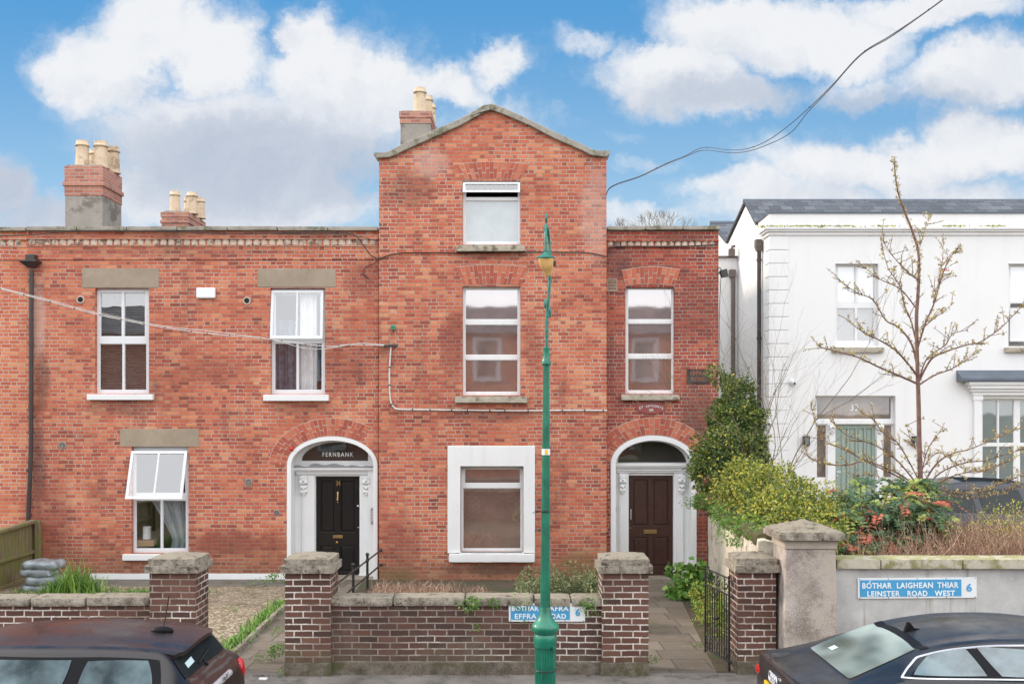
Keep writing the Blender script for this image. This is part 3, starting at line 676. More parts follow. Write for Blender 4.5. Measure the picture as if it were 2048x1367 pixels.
def door(parent, op, Y, panels, mat, raised=True, thick=.05, label=None):
    mb = MB(); x0, x1, z0, z1 = X(op[0], Y), X(op[2], Y), Z(op[3], Y), Z(op[1], Y)
    ph = [prect(*p, Y) for p in panels]
    mb.plate(rect(x0, z0, x1, z1), Y, Y+thick, ph); mb.box(x0, x1, Y+.026, Y+thick+.01, z0, z1)
    for r in ph:
        a, b, c, d = r[0][0], r[0][1], r[2][0], r[2][1]; e = .035
        mb.hexa([(a+e-.02, Y+.027, b+e-.02), (c-e+.02, Y+.027, b+e-.02), (c-e, Y+.012, b+e), (a+e, Y+.012, b+e)][::1],
                [(a+e-.02, Y+.027, d-e+.02), (c-e+.02, Y+.027, d-e+.02), (c-e, Y+.012, d-e), (a+e, Y+.012, d-e)])
    dd = mb.build('door', mat, parent, bevel=.004)
    if label: dd['label'] = label
    return dd
def console(parent, x0, x1, z0, z1, y):
    """scrolled bracket with leaf carving"""
    mb = MB(); w = x1-x0; h = z1-z0; cx = (x0+x1)/2
    mb.box(x0, x1, y-.09, y+.01, z1-.04, z1)
    mb.box(x0+.005, x1-.005, y-.075, y+.01, z1-h*.42, z1-.041)
    for s_ in (-1, 1):
        mb.tube([(cx+s_*w*.5, y-.06, z1-h*.30), (cx+s_*w*.1, y-.06, z1-h*.30)], .045, 12)
        mb.sphere((cx+s_*w*.2, y-.085, z1-h*.18), .022, 8, 6)
    mb.tube([(x0+.012, y-.05, z1-h*.55), (x1-.012, y-.05, z1-h*.55)], .03, 10)
    mb.box(x0+.015, x1-.015, y-.045, y+.01, z1-h*.75, z1-h*.45)
    mb.tube([(x0+.01, y-.03, z1-h*.80), (x1-.01, y-.03, z1-h*.80)], .034, 12)
    mb.sphere((cx, y-.02, z0+h*.08), .035, 10, 6)
    mb.sphere((cx, y-.095, z1-h*.20), .03, 10, 6); mb.sphere((cx, y-.07, z1-h*.62), .026, 10, 6)
    return mb.build('console', M_white, parent, bevel=.004)
def pot(mb, x, y, z0, h, r, crack=0):
    mb.lathe(x, y, [(z0, r*1.12), (z0+h*.05, r*1.12), (z0+h*.07, r), (z0+h*.78, r*.82), (z0+h*.80, r*1.02), (z0+h*.83, r*1.06), (z0+h*.86, r*.95), (z0+h*.88, r*.88), (z0+h, r*.84), (z0+h, r*.62), (z0+h*.7, r*.6)], 20)
def chimney(parent, px0, px1, pyt, Y, depth, layers, pots, zb):
    """layers: [(py_bottom, py_top, extra, material)] top courses first; pots: [(fx, fy, py_top, r)] fractions of the stack's plan"""
    x0, x1 = X(px0, Y), X(px1, Y); roots = None
    mb = MB(); mats = []
    for (pb, ptp, ex, mt) in layers:
        if mt not in mats: mats.append(mt)
        mb.k = mats.index(mt); zl = zb if pb is None else Z(pb, Y)
        mb.box(x0-ex, x1+ex, Y-ex, Y+depth+ex, zl, Z(ptp, Y))
    ch = mb.build('chimney', mats, parent, bevel=.006)
    f = MB(); zt = Z(pyt, Y)
    f.rough(x0+.02, x1-.02, Y+.02, Y+depth-.02, zt-.05, zt+.03, amp=.02, seg=.1, round_=.04); f.build('flaunching', M_chimrender, ch)
    for (fx, fy, h, r) in pots:
        p = MB(); pot(p, x0+(x1-x0)*fx, Y+depth*fy, zt, h, r); p.build('chimney_pot', M_pot, ch)
    return ch
def cornice(parent, px0, px1, Y, ytop, ybot, dy0, dy1, step, y_proj, brickmat):
    """projecting brick courses with a row of angled dentils between dy0 and dy1"""
    x0, x1 = X(px0, Y), X(px1, Y)
    mb = MB(); mb.box(x0, x1, Y-y_proj, Y+.1, Z(dy0, Y), Z(ytop, Y))
    mb.box(x0, x1, Y-.018, Y+.1, Z(dy1+3, Y), Z(dy1, Y))
    c = mb.build('cornice', brickmat, parent)
    d = MB(); x = x0+.02; rnd = random.Random(5)
    while x < x1-.12:
        w = step*.74; z1_, z0_ = Z(dy0, Y)-.001, Z(dy1, Y)+.001; q = rnd.uniform(-.004, .004)
        d.hexa([(x, Y-.002, z0_), (x+w*.5, Y-.035+q, z0_), (x+w, Y-.002, z0_), (x+w*.5, Y+.01, z0_)], [(x-.008, Y-.002, z1_), (x+w*.5, Y-y_proj+.012+q, z1_), (x+w+.008, Y-.002, z1_), (x+w*.5, Y+.01, z1_)])
        x += step
    d.build('dentil_course', M_dent, c)
    return c
def vent(label, px, py, Y, r, kind, group=None):
    c = pt(px, py, Y)
    e = empty('wall_vent', (c.x, Y, c.z), label, 'vent', group)
    mb = MB()
    if kind == 'hole':
        mb.tube([(c.x, Y-.02, c.z), (c.x, Y+.02, c.z)], r*1.25, 20); mb.build('collar', M_mortar, e)
        m2 = MB(); m2.tube([(c.x, Y-.024, c.z), (c.x, Y-.002, c.z)], r*.85, 20); m2.build('opening', M_dark, e)
    else:
        mb.tube([(c.x, Y-.015, c.z), (c.x, Y+.02, c.z)], r, 24); mb.build('disc', M_plast_grey, e, bevel=.003)
        m2 = MB()
        for i in range(3):
            rr = r*(.3+.22*i); m2.tube([(c.x+rr*math.cos(a*PI/12), Y-.017, c.z+rr*math.sin(a*PI/12)) for a in range(25)], .005, 5)
        m2.build('grille', M_pipe2, e)
    return e
def doorcase(parent, Y, yd, arch_px, spring_py, in_px, in_rise, fan_px, ent_px, door_px, pil_in, foot_py, con_px, label=None):
    """white arched doorcase recessed in the wall. arch_px=(x0,x1,ytop) outer opening on wall plane."""
    cx, half = (X(arch_px[0], Y)+X(arch_px[1], Y))/2, (X(arch_px[1], Y)-X(arch_px[0], Y))/2; zs = Z(spring_py, Y); rise = Z(arch_px[2], Y)-zs
    t = in_px; hi = half-t; ri = rise-t; zg = GZ0-.1
    e = .002
    outer = [(cx-half+e, zg)]+arch(cx, half-e, zs, rise-e)+[(cx+half-e, zg)]
    inner = [(cx+hi, zg)]+[p for p in reversed(arch(cx, hi, zs, ri))]+[(cx-hi, zg)]
    mb = MB(); mb.plate(outer+inner, Y-.025, yd+.02)
    dc = mb.build('doorcase', M_white, parent, bevel=.012)
    if label: dc['label'] = label
    # back panel with fanlight and door openings
    fx0, fx1, fyt, fyb = fan_px; fcx = (X(fx0, yd)+X(fx1, yd))/2; fh = (X(fx1, yd)-X(fx0, yd))/2; fz = Z(fyb, yd); fr = Z(fyt, yd)-fz
    fan = arch(fcx, fh, fz, fr)
    dr = prect(*door_px, yd); dr = rect(dr[0][0], zg, dr[2][0], dr[2][1])
    b = MB(); bo = [(cx-hi-.0, zg)]+arch(cx, hi, zs, ri)+[(cx+hi, zg)]
    bo = [(cx-hi, zg)]+arch(cx, hi, zs, ri)+[(cx+hi, zg), (dr[1][0], zg), (dr[2][0], dr[2][1]), (dr[3][0], dr[3][1]), (dr[0][0], zg)]
    b.plate(bo, yd, yd+.08, [fan]); b.build('panelling', M_white, dc)
    g = MB(); g.plate(arch(fcx, fh+.01, fz-.005, fr+.01), yd+.04, yd+.046); fl = g.build('fanlight', M_glass_f, dc)
    fr_ = MB(); fr_.plate([(fcx-fh, fz)]+fan+[(fcx+fh, fz)], yd-.012, yd+.03, [arch(fcx, fh-.03, fz+.03, fr-.06)]) if False else None
    # entablature: stacked mouldings
    ex0, ex1, ey0, ey1 = ent_px; m = MB()
    n = 5; pr = [.17, .15, .11, .09, .06]; zt, zb = Z(ey0, yd-.1), Z(ey1, yd-.1); hs = [.28, .14, .16, .22, .20]; z = zt
    for k in range(n):
        h = (zt-zb)*hs[k]; ins = [0, .02, .05, .07, .085][k]
        m.box(X(ex0, yd-.1)+ins, X(ex1, yd-.1)-ins, yd-pr[k], yd+.002*(k % 2)-.001, z-h+.0005, z); z -= h
    m.build('entablature', M_white, dc, bevel=.006)
    # pilasters
    for (a, bq) in pil_in:
        q = MB(); q.box(X(a, yd), X(bq, yd), yd-.05, yd-.001, zg, Z(ey1, yd)-.001); q.box(X(a, yd)-.02, X(bq, yd)+.02, yd-.07, yd-.002, zg, Z(foot_py, yd))
        q.box(X(a, yd)+.03, X(a, yd)+.045, yd-.058, yd-.04, Z(foot_py, yd), Z(ey1, yd)-.3)
        q.build('pilaster', M_white, dc, bevel=.006)
    for (a, bq, c, d) in con_px: console(dc, X(a, yd), X(bq, yd), Z(d, yd), Z(c, yd), yd-.052)
    return dc, fl
def house_shell(parent, x0, x1, y0, y1, zt, roofpoly=None):
    """side and rear walls and a shallow roof behind the parapet"""
    mb = MB(); mb.box(x0+.01, x0+.25, y0, y1, -.6, zt-.3); mb.box(x1-.25, x1-.01, y0, y1, -.6, zt-.3); mb.box(x0+.25, x1-.25, y1-.25, y1, -.6, zt-.3)
    mb.build('rear_wall', M_render, parent)
    r = MB(); r.box(x0+.02, x1-.02, y0+.01, y1+.2, zt-.3, zt-.15); r.build('roof', M_slate, parent)
# ------------------------------------------------------------------ number 34 (FERNBANK)
xa, xb = X(56, YF), X(757, YF)
H34 = empty('brick_house', ((xa+xb)/2, YF, GZ0), 'two storey red brick house with FERNBANK over its black front door', 'house', 'brick terrace houses')
ax0, ax1, asp, atop = 574, 755.5, 930, 872
acx, ah = (X(ax0, YF)+X(ax1, YF))/2, (X(ax1, YF)-X(ax0, YF))/2; az = Z(asp, YF); ar = Z(atop, YF)-az
w1 = (190, 576, 298, 787); w2 = (541, 576, 650, 788); w3 = (263, 893, 377, 1106)
outer = [(xa, -.7), (xa, Z(462, YF)), (xb, Z(462, YF)), (xb, -.7), (acx+ah, -.7)]+list(reversed(arch(acx, ah, az, ar)))+[(acx-ah, -.7)]
mb = MB(); mb.plate(outer, YF, YF+.3, [prect(*w, YF) for w in (w1, w2, w3)]); mb.build('wall', M_brick, H34)
def parapet(parent, px0, px1, Y, a, b, seed, n):
    mb = MB(); rnd = random.Random(seed); xs = [X(px0, Y)+(X(px1, Y)-X(px0, Y))*i/n for i in range(n+1)]
    for i in range(n):
        q = rnd.uniform(-.006, .006); mb.rough(xs[i]+.003, xs[i+1]-.003, Y-.10, Y+.34, Z(b, Y)+q, Z(a, Y)+q, amp=.006, seg=.12, round_=.018)
    return mb.build('parapet_coping', M_parapet, parent)
parapet(H34, 56, 757, YF, 453.5, 462, 3, 7)
cornice(H34, 56, 757, YF, 476, 0, 479, 490, .155, .05, M_brick)
mb = MB(); mb.box(xa, xb, YF-.02, YF+.05, Z(519, YF), Z(513, YF)); mb.build('string_course', M_brick, H34)
for l, s in (((164.5, 536, 318, 575)), (0)), (((515, 537, 672, 574)), (0)), (((240, 857, 398, 893)), (0)):
    mb = MB(); r = prect(*l, YF); mb.box(r[0][0], r[2][0], YF-.012, YF+.14, r[0][1], r[2][1]); mb.build('lintel', M_lintel, H34, bevel=.008)
mb = MB(); mb.rough(xa+1.25, X(573, YF), YF-.025, YF+.05, GZ0-.1, Z(1146, YF), amp=.006, seg=.12, round_=.008, freq=4); mb.build('plinth', M_white, H34)
W1 = window(H34, w1, YF, [(200.5, 585, 243.5, 673), (248, 585, 290, 673), (199, 687, 245, 780), (248.5, 687, 293, 780)], sill=(173, 786, 305, 799.5), label='window with a brown slatted blind')
mb = MB(); yw = YF+.28
for z in range(58): 
    zz = Z(783, yw)+z*.0365; mb.hexa([(X(194, yw), yw, zz), (X(295, yw), yw, zz), (X(295, yw), yw+.022, zz+.012), (X(194, yw), yw+.022, zz+.012)], [(X(194, yw), yw, zz+.002), (X(295, yw), yw, zz+.002), (X(295, yw), yw+.022, zz+.014), (X(194, yw), yw+.022, zz+.014)])
mb.build('slatted_blind', plain('brown_blind', (.40, .31, .27), .5, bs=0), W1)
W2 = window(H34, w2, YF, [(549, 686, 593.5, 780), (597, 686, 644, 780), (550, 588, 641, 672)], sill=(526, 787, 657, 801.5), skip=(2,), label='window with its upper sash ajar over a white curtain')
curtain(W2, X(600, YF+.24), X(634, YF+.24), Z(792, YF+.24), Z(580, YF+.24), YF+.24, M_curt, 6, .03)
curtain(W2, X(548, YF+.32), X(600, YF+.32), Z(792, YF+.32), Z(640, YF+.32), YF+.32, M_curtb, 8, .05)
def open_sash(win, px, Ytop, ang, bars=1, fw=.055, name='open_sash', gm=None):
    """top hung sash swung outward by ang; px rect measured closed"""
    x0, x1, z0, z1 = X(px[0], Ytop), X(px[2], Ytop), Z(px[3], Ytop), Z(px[1], Ytop)
    mb = MB(); hs = []
    w = (x1-x0-fw*2); bw = .035
    if bars: hs = [rect(x0+fw, z0+fw, x0+fw+w/2-bw/2, z1-fw), rect(x0+fw+w/2+bw/2, z0+fw, x1-fw, z1-fw)]
    else: hs = [rect(x0+fw, z0+fw, x1-fw, z1-fw)]
    mb.plate(rect(x0, z0, x1, z1), Ytop-.05, Ytop, hs); mb.k = 1
    for h in hs: mb.box(h[0][0]-.008, h[2][0]+.008, Ytop-.03, Ytop-.024, h[0][1]-.008, h[2][1]+.008)
    c, s_ = math.cos(ang), math.sin(ang)
    for v in mb.v:
        dz = v.z-z1; dy = v.y-Ytop; v.z = z1+dz*c+dy*s_*0-dy*s_*-0; v.y = Ytop+dy*c+dz*s_
    return mb.build(name, [M_upvc, gm or M_glass], win, bevel=.004)
open_sash(W2, (543.5, 581, 648, 679), YF+.09, R(7))
W3 = window(H34, w3, YF, [(271, 905, 371, 986), (271.5, 1000, 321.5, 1097), (325, 1000, 372, 1097)], sill=(244, 1106, 345, 1120.5), skip=(0,), label='ground floor window with its upper sash swung open')
open_sash(W3, (264, 901, 376, 1000), YF+.05, R(20))
def g1(t): return (.15+.45*math.sin(min(1, t*1.15)*PI/2)*(1 if t < .8 else 1), 1)
curtain(W3, X(283, YF+.3), X(376, YF+.3), Z(1104, YF+.3), Z(985, YF+.3), YF+.3, M_curtg, 10, .035, gather=lambda t: (.05+.62*min(1, t*1.3)**.8 if t < .78 else .67-.3*(t-.78), 1))
mb = MB(); mb.tube([(X(294, YF+.26), YF+.26, Z(1077, YF+.26)), (X(294, YF+.26), YF+.26, Z(1052, YF+.26))], .08, 20); mb.build('paper_roll', M_paper, W3)
mb = MB(); mb.box(X(275, YF+.3), X(312, YF+.3), YF+.17, YF+.35, Z(1090, YF+.3), Z(1078, YF+.3)); mb.build('shelf', M_log, W3, bevel=.005)
yd = YF+.42
DC1, FL1 = doorcase(H34, YF, yd, (ax0, ax1, atop), asp, .085, 0, (603, 748, 884, 921), (584, 753, 934, 950), (631.5, 952, 719, 1162), [(605, 630), (720.5, 744)], 1146, [(602, 616.5, 951, 990), (727, 741, 951, 990)])
D1 = door(H34, (631.5, 952, 719, 1160), yd+.05, [(641, 960, 669, 1063), (681, 960, 710, 1063), (641, 1090, 669, 1142), (681, 1090, 710, 1142)], M_doorblk, label='black panelled front door with weathered brass numbers')
t = MB(); text_mb(t, '34', X(671.5, yd), X(680, yd), Z(971, yd), Z(961, yd), yd+.046, .01, .02); t.build('door_number', M_brass, D1)
t = MB(); t.tube([pt(675.5, 983, yd+.02), pt(675.5, 992, yd), pt(675, 1000, yd)], [.02, .014, .02], 8); t.sphere(pt(675.5, 1004, yd+.01), .016); t.build('knocker', M_brass, D1)
t = MB(); t.box(X(665, yd), X(685, yd), yd+.03, yd+.052, Z(1076, yd), Z(1070, yd)); t.build('letterbox', M_brass, D1, bevel=.004)
t = MB(); t.sphere(pt(674, 1084, yd+.02), .032); t.build('door_knob', M_brass, D1)
t = MB(); t.sphere(pt(716, 1011, yd+.04), .022); t.build('lock', M_chrome, D1)
t = MB(); t.sphere(pt(716.5, 1054, yd+.04), .012); t.build('keyhole', M_chrome, D1)
t = MB(); text_mb(t, 'FERNBANK', X(644.5, yd), X(706, yd), Z(912.5, yd), Z(904, yd), yd+.036, .012, .012, space=1.35); t.build('house_name', M_signtxt, DC1)
t = MB(); t.box(X(656, yd), X(700, yd), yd+.05, yd+.06, Z(890, yd), Z(884, yd)); t.build('card', M_plast_grey, DC1)
t = MB(); t.box(X(741.5, yd-.2), X(752, yd-.2), yd-.2, yd-.16, Z(1048, yd-.2), Z(1015, yd-.2)); ic = t.build('door_entry_panel', M_plast_grey, DC1, bevel=.005)
t = MB()
for k in range(7): t.box(X(743.5, yd-.2), X(750, yd-.2), yd-.206, yd-.19, Z(1041-k*3, yd-.2), Z(1039-k*3, yd-.2))
t.build('button', M_chrome, ic)
# lead flashing over the entablature, curled up
t = MB(); vs = []
for i in range(41):
    px = 585+i*4.1; zt = 931-1.5*math.sin(i*.7)-(3 if 8 < i < 26 else 0); a = pt(px, 932.5, yd-.19); b = pt(px, zt, yd-.06); vs += [a, b]
t.add(vs+[v+Vector((0, 0, -.012)) for v in vs], [(2*i, 2*i+2, 2*i+3, 2*i+1) for i in range(40)]+[(82+2*i, 82+2*i+1, 82+2*i+3, 82+2*i+2) for i in range(40)]+[(2*i, 82+2*i, 84+2*i, 2*i+2) for i in range(40)]); t.build('flashing', M_alu, DC1)
round_arch(H34, acx, ah+.005, az, ar+.005, .36, YF, 30, a0=0.02, a1=PI*.70, seed=4)
t = MB(); t.rough(X(632, yd)-.35, X(719, yd)+.35, YF-.05, yd+.2, GZ0-.2, GZ0+.02, amp=.006, seg=.15); t.build('doorstep', M_coping, H34)
house_shell(H34, xa, xb, YF+.3, 28.5, Z(462, YF))
chimney(H34, 130, 205, 330, 23.5, 1.14, [(None, 391, 0, M_chimrender), (391, 372, .012, M_chim), (372, 364, .045, M_chim), (364, 332, .012, M_chim)], [(.34, .22, .60, .155), (.80, .3, .61, .165), (.90, .75, .62, .15), (.40, .76, .55, .15)], 5.5)
chimney(H34, 323, 376, 422, 27.0, 1.49, [(None, 446, 0, M_chim), (446, 440, .03, M_chim), (440, 434, .0, M_chim), (434, 424, .02, M_chim)], [(.38, .18, .56, .14), (.95, .3, .57, .15), (.55, .7, .55, .13), (1.0, .72, .55, .13)], 5.5)
# neighbouring house at the left edge
xl = -16.0
H33 = empty('brick_house', (xl/2+xa/2, YF, GZ0), 'orange brick house wall left of the dark rainwater pipe', 'house', 'brick terrace houses')
mb = MB(); mb.plate(rect(xl, -.7, xa-.002, Z(462, YF)), YF+.004, YF+.3, [rect(-12.2, 3.4, -11.1, 5.5), rect(-12.4, .2, -11.2, 2.3)]); mb.build('wall', M_brick3, H33)
parapet(H33, -576, 55.6, YF, 455, 463, 9, 6); cornice(H33, -576, 55.6, YF+.004, 477, 0, 480, 491, .155, .05, M_brick3)
mb = MB(); mb.box(xl, xa-.003, YF-.016, YF+.05, Z(520, YF), Z(514, YF)); mb.build('string_course', M_brick3, H33)
for (a, b, c, d) in ((-12.2, 3.4, -11.1, 5.5), (-12.4, .2, -11.2, 2.3)):
    mb = MB(); mm = (b+d)/2; mb.plate(rect(a, b, c, d), YF+.1, YF+.16, [rect(a+.08, b+.08, c-.08, mm-.03), rect(a+.08, mm+.03, c-.08, d-.08)]); q = mb.build('window', M_upvc, H33)
    g = MB(); g.box(a+.05, c-.05, YF+.13, YF+.136, b+.05, d-.05); g.build('pane', M_glass_d, q)
house_shell(H33, xl, xa-.01, YF+.3, 28.5, Z(463, YF))
# rainwater pipe with hopper
px = 60; e = empty('drainpipe', (X(px, YF-.1), YF-.1, GZ0), 'dark brown rainwater pipe with a square hopper at its top, running down the brick front', 'drainpipe')
mb = MB(); mb.tube([pt(56, 1045, YF-.08), pt(62, 900, YF-.08), pt(63, 540, YF-.08)][::1], .042, 12); mb.k = 0
for py in (560, 690, 815, 940, 1030): 
    p = pt(62.5 if py < 900 else 58, py, YF-.08); mb.lathe(p.x, p.y, [(p.z-.03, .05), (p.z+.03, .05)], 12)
mb.build('pipe', M_pipe, e)
mb = MB(); xh = X(61, YF-.12)
mb.hexa([(xh-.05, YF-.17, Z(536, YF)), (xh+.06, YF-.17, Z(536, YF)), (xh+.06, YF-.01, Z(536, YF)), (xh-.05, YF-.01, Z(536, YF))], [(xh-.17, YF-.25, Z(526, YF)), (xh+.17, YF-.25, Z(526, YF)), (xh+.17, YF-.01, Z(526, YF)), (xh-.17, YF-.01, Z(526, YF))])
mb.box(xh-.18, xh+.18, YF-.26, YF-.008, Z(526, YF)+.001, Z(523, YF)); mb.box(xh-.08, xh+.10, YF-.18, YF-.006, Z(523, YF)+.001, Z(511, YF)); mb.build('hopper', M_pipe, e, bevel=.005)
# ------------------------------------------------------------------ number 35 (ST ANTHONYS)
H35 = empty('brick_house', (X(1090, YF), YF, GZ0), 'tall gabled red brick house with a lower wing and brown arched front door', 'house', 'brick terrace houses')
bl, br = X(758, YB), X(1213, YB)
gab = [(bl, -.7), (bl, Z(312, YB)), (X(784, YB), Z(311.5, YB)), (X(806, YB), Z(300, YB)), (X(983, YB), Z(219, YB)), (X(1162, YB), Z(297, YB)), (X(1184, YB), Z(308, YB)), (br, Z(310, YB)), (br, -.7)]
b1 = (925, 362, 1041, 489); b2 = (925, 573, 1041, 790); b3 = (921, 932, 1047, 1104)
mb = MB(); mb.plate(gab, YB, YB+.34, [prect(*b, YB) for b in (b1, b2, b3)])
mb.box(bl+.001, bl+.3, YB+.34, 28.4, -.6, Z(312, YB)-.1); mb.box(br-.3, br-.001, YB+.34, 28.4, -.6, Z(312, YB)-.1)
mb.build('wall', M_brick, H35)
# gable coping: follows the rake, kneelers at the ends
cp_t = [(747, 309), (747.5, 305.5), (767, 304.5), (778, 302), (789, 296), (800, 290), (862, 262), (920, 237), (966, 210.5), (985, 207), (1002, 213), (1060, 239), (1110, 263.5), (1168, 289.5), (1184, 298), (1196, 300.5), (1220, 301), (1220, 308)]
cp_b = [(1213, 313), (1192, 312), (1180, 309), (1164, 300.5), (1108, 276), (1058, 250), (1002, 226), (984, 220), (968, 224), (922, 250), (866, 275), (804, 302.5), (792, 309.5), (780, 314), (754, 316)]
mb = MB(); yc = YB-.09
mb.plate([(X(a, yc), Z(b, yc)) for a, b in cp_t+cp_b], yc, YB+.38); g = mb.build('gable_coping', M_parapet, H35, bevel=.02, segs=3)
sb = MB()
for (a, b) in ((866, 260), (922, 237), (1052, 236), (1110, 264), (984, 207)):
    p = pt(a, b, yc); sb.box(p.x-.004, p.x+.004, yc-.004, YB+.3, p.z-.13, p.z+.003)
sb.build('joint', M_mortar, g)
mb = MB()
ya, yb_ = YB+.34, 28.5
for s_, e0 in ((-1, bl), (1, br)):
    ex, ez = e0, Z(318, YB); ax_, az_ = X(983, YB), Z(228, YB)
    mb.add([(ex, ya, ez), (ax_, ya, az_), (ax_, yb_, az_), (ex, yb_, ez), (ex, ya, ez-.15), (ax_, ya, az_-.15), (ax_, yb_, az_-.15), (ex, yb_, ez-.15)], [(0, 1, 2, 3), (4, 7, 6, 5), (0, 4, 5, 1), (2, 6, 7, 3), (0, 3, 7, 4)])
mb.plate([(bl+.3, -.6), (br-.3, -.6), (br-.3, Z(325, YB)), (X(983, YB), Z(235, YB)), (bl+.3, Z(325, YB))], 28.2, 28.4)
mb.build('roof', M_slate, H35)
chimney(H35, 801, 861, 222, 24.6, 1.7, [(None, 247, 0, M_chimrender), (247, 236, .015, M_chim), (236, 223, .03, M_chim)], [(.62, .13, .60, .155), (.80, .50, .60, .14), (.86, .84, .58, .13)], 6.5)
# flat brick arches
flat_arch(H35, (925, 360), (1041, 360), (909, 329), (1058, 328), YB, 17, 2, 3, .025)
flat_arch(H35, (925, 571), (1041, 571), (912, 533), (1055, 533), YB, 17, 2, 5, .02)
WB1 = window(H35, b1, YB, [(930.5, 401, 1037.5, 484), (931, 368, 1037, 395)], gmat=M_glass_g, sill=(912, 487.5, 1050, 502), sillmat=M_sill, silld=.13, fmat=M_white, skip=(1,), label='top floor window with its narrow vent sash pushed out')
open_sash(WB1, (926, 365, 1040, 389), YB+.06, R(24), bars=0, fw=.045)
WB2 = window(H35, b2, YB, [(930.5, 578, 1036, 639), (930, 649, 1036, 710), (930, 719.5, 1036, 784)], gmat=M_glass_b, sill=(909, 790.5, 1055, 805), sillmat=M_sill, silld=.13, fmat=M_stucco, label='tall three pane window with grimy glass tinted as a brick reflection')
mb = MB(); ys = YB-.04; mb.plate(prect(895, 891, 1070, 1106, ys), ys, YB+.12, [prect(921, 932, 1047, 1104, YB)]); sr = mb.build('window_surround', M_stucco, H35, bevel=.012)
mb = MB(); mb.rough(X(897, YB-.12), X(1070, YB-.12), YB-.12, YB+.04, Z(1124, YB-.12), Z(1107.5, YB-.12), amp=.004, seg=.08, round_=.02); mb.build('sill', M_stucco, sr)
WB3 = window(H35, b3, YB, [(929, 937, 1041, 966), (925.5, 975.5, 1042, 1097)], gmat=M_glass_b, fmat=M_stucco, depth=.14, label='ground floor window in a wide white surround')
# the lower right wing
rl, rr_ = X(1213, YF)-.2, X(1437, YF)
c5 = (1251, 574, 1349, 787); dx0, dx1, dtop, dsp = 1221, 1393, 870, 928
dcx, dh = (X(dx0, YF)+X(dx1, YF))/2, (X(dx1, YF)-X(dx0, YF))/2; dz_ = Z(dsp, YF); dr_ = Z(dtop, YF)-dz_
outer = [(rl, -.7), (rl, Z(462, YF)), (rr_, Z(462, YF)), (rr_, -.7), (dcx+dh, -.7)]+list(reversed(arch(dcx, dh, dz_, dr_)))+[(dcx-dh, -.7)]
mb = MB(); mb.plate(outer, YF, YF+.3, [prect(*c5, YF)]); mb.build('wall', M_brick2, H35)
parapet(H35, 1213.5, 1440, YF, 453, 461, 13, 3); cornice(H35, 1214, 1437, YF, 480, 0, 483, 491.5, .135, .05, M_brick2)
flat_arch(H35, (1251, 571), (1349, 571), (1243, 540), (1361, 538), YF, 13, 2, 8, .03)
round_arch(H35, dcx, dh+.005, dz_, dr_+.005, .35, YF, 32, a0=.05, a1=PI-.02, seed=9)
WC = window(H35, c5, YF, [(1255.5, 577.5, 1344, 639), (1255.5, 647, 1344, 708), (1255.5, 717, 1344, 781)], gmat=M_glass_b, fmat=M_stucco, sill=(1243, 786.5, 1360, 800), sillmat=M_sill, silld=.12, label='three pane window above the brown front door')
yd2 = YF+.36
DC2, FL2 = doorcase(H35, YF, yd2, (dx0, dx1, dtop), dsp, .105, 0, (1235, 1373, 882.5, 924.5), (1225, 1380, 926, 945), (1257.5, 950, 1346.5, 1160), [(1238, 1256.5), (1347.5, 1366)], 1140, [(1238, 1250.5, 950, 986), (1355.5, 1368.5, 950, 986)])
D2 = door(H35, (1257.5, 950, 1346.5, 1157), yd2+.05, [(1266, 958, 1296.5, 1050), (1307, 958, 1337, 1050), (1266, 1073, 1296.5, 1131), (1307, 1073, 1337, 1131)], M_doorbrn, label='plain brown six foot panelled front door')
D2['label'] = 'brown panelled front door with a brass letterbox'
t = MB(); t.box(X(1288, yd2), X(1314, yd2), yd2+.03, yd2+.052, Z(1067, yd2), Z(1059, yd2)); t.build('letterbox', M_brass, D2, bevel=.004)
t = MB(); t.tube([pt(1262, 1038, yd2), pt(1262, 1036, yd2-.02), pt(1262, 1020, yd2-.02), pt(1262, 1018, yd2)], .009, 8); t.build('door_handle', M_chrome, D2)
t = MB(); t.sphere(pt(1261, 1055, yd2+.04), .014); t.build('lock', M_brass, D2)
t = MB(); t.box(X(1229, yd2-.1), X(1232, yd2-.1), yd2-.1, yd2+.0, Z(1021, yd2), Z(1014, yd2)); t.build('doorbell', M_black, DC2)
t = MB(); t.rough(X(1257, yd2)-.35, X(1347, yd2)+.25, YF-.02, yd2+.2, GZ0-.2, GZ0+.02, amp=.005, seg=.15); t.build('doorstep', M_coping, H35)
mb = MB(); mb.box(rl+.2, rl+.3, YF+.3, 28, -.6, 6); mb.k = 1; mb.box(rr_-.3, rr_-.001, YF+.3, 28, -.6, Z(462, YF)-.3); mb.k = 0; mb.box(rl+.3, rr_-.3, 27.7, 28, -.6, Z(462, YF)-.3); mb.build('rear_wall', [M_brick2, M_render], H35)  # unseen end wall of the wing given pale render to bounce light into the gap
mb = MB(); mb.box(br+.001, rr_-.02, YF+.3, 28.1, Z(462, YF)-.3, Z(462, YF)-.15); mb.build('wing_roof', M_slate, H35)
YH = 23.5
def kv(y): return y*YH/21
def kz(z): return HC+(z-HC)*YH/21
YX = kv(24)-.1
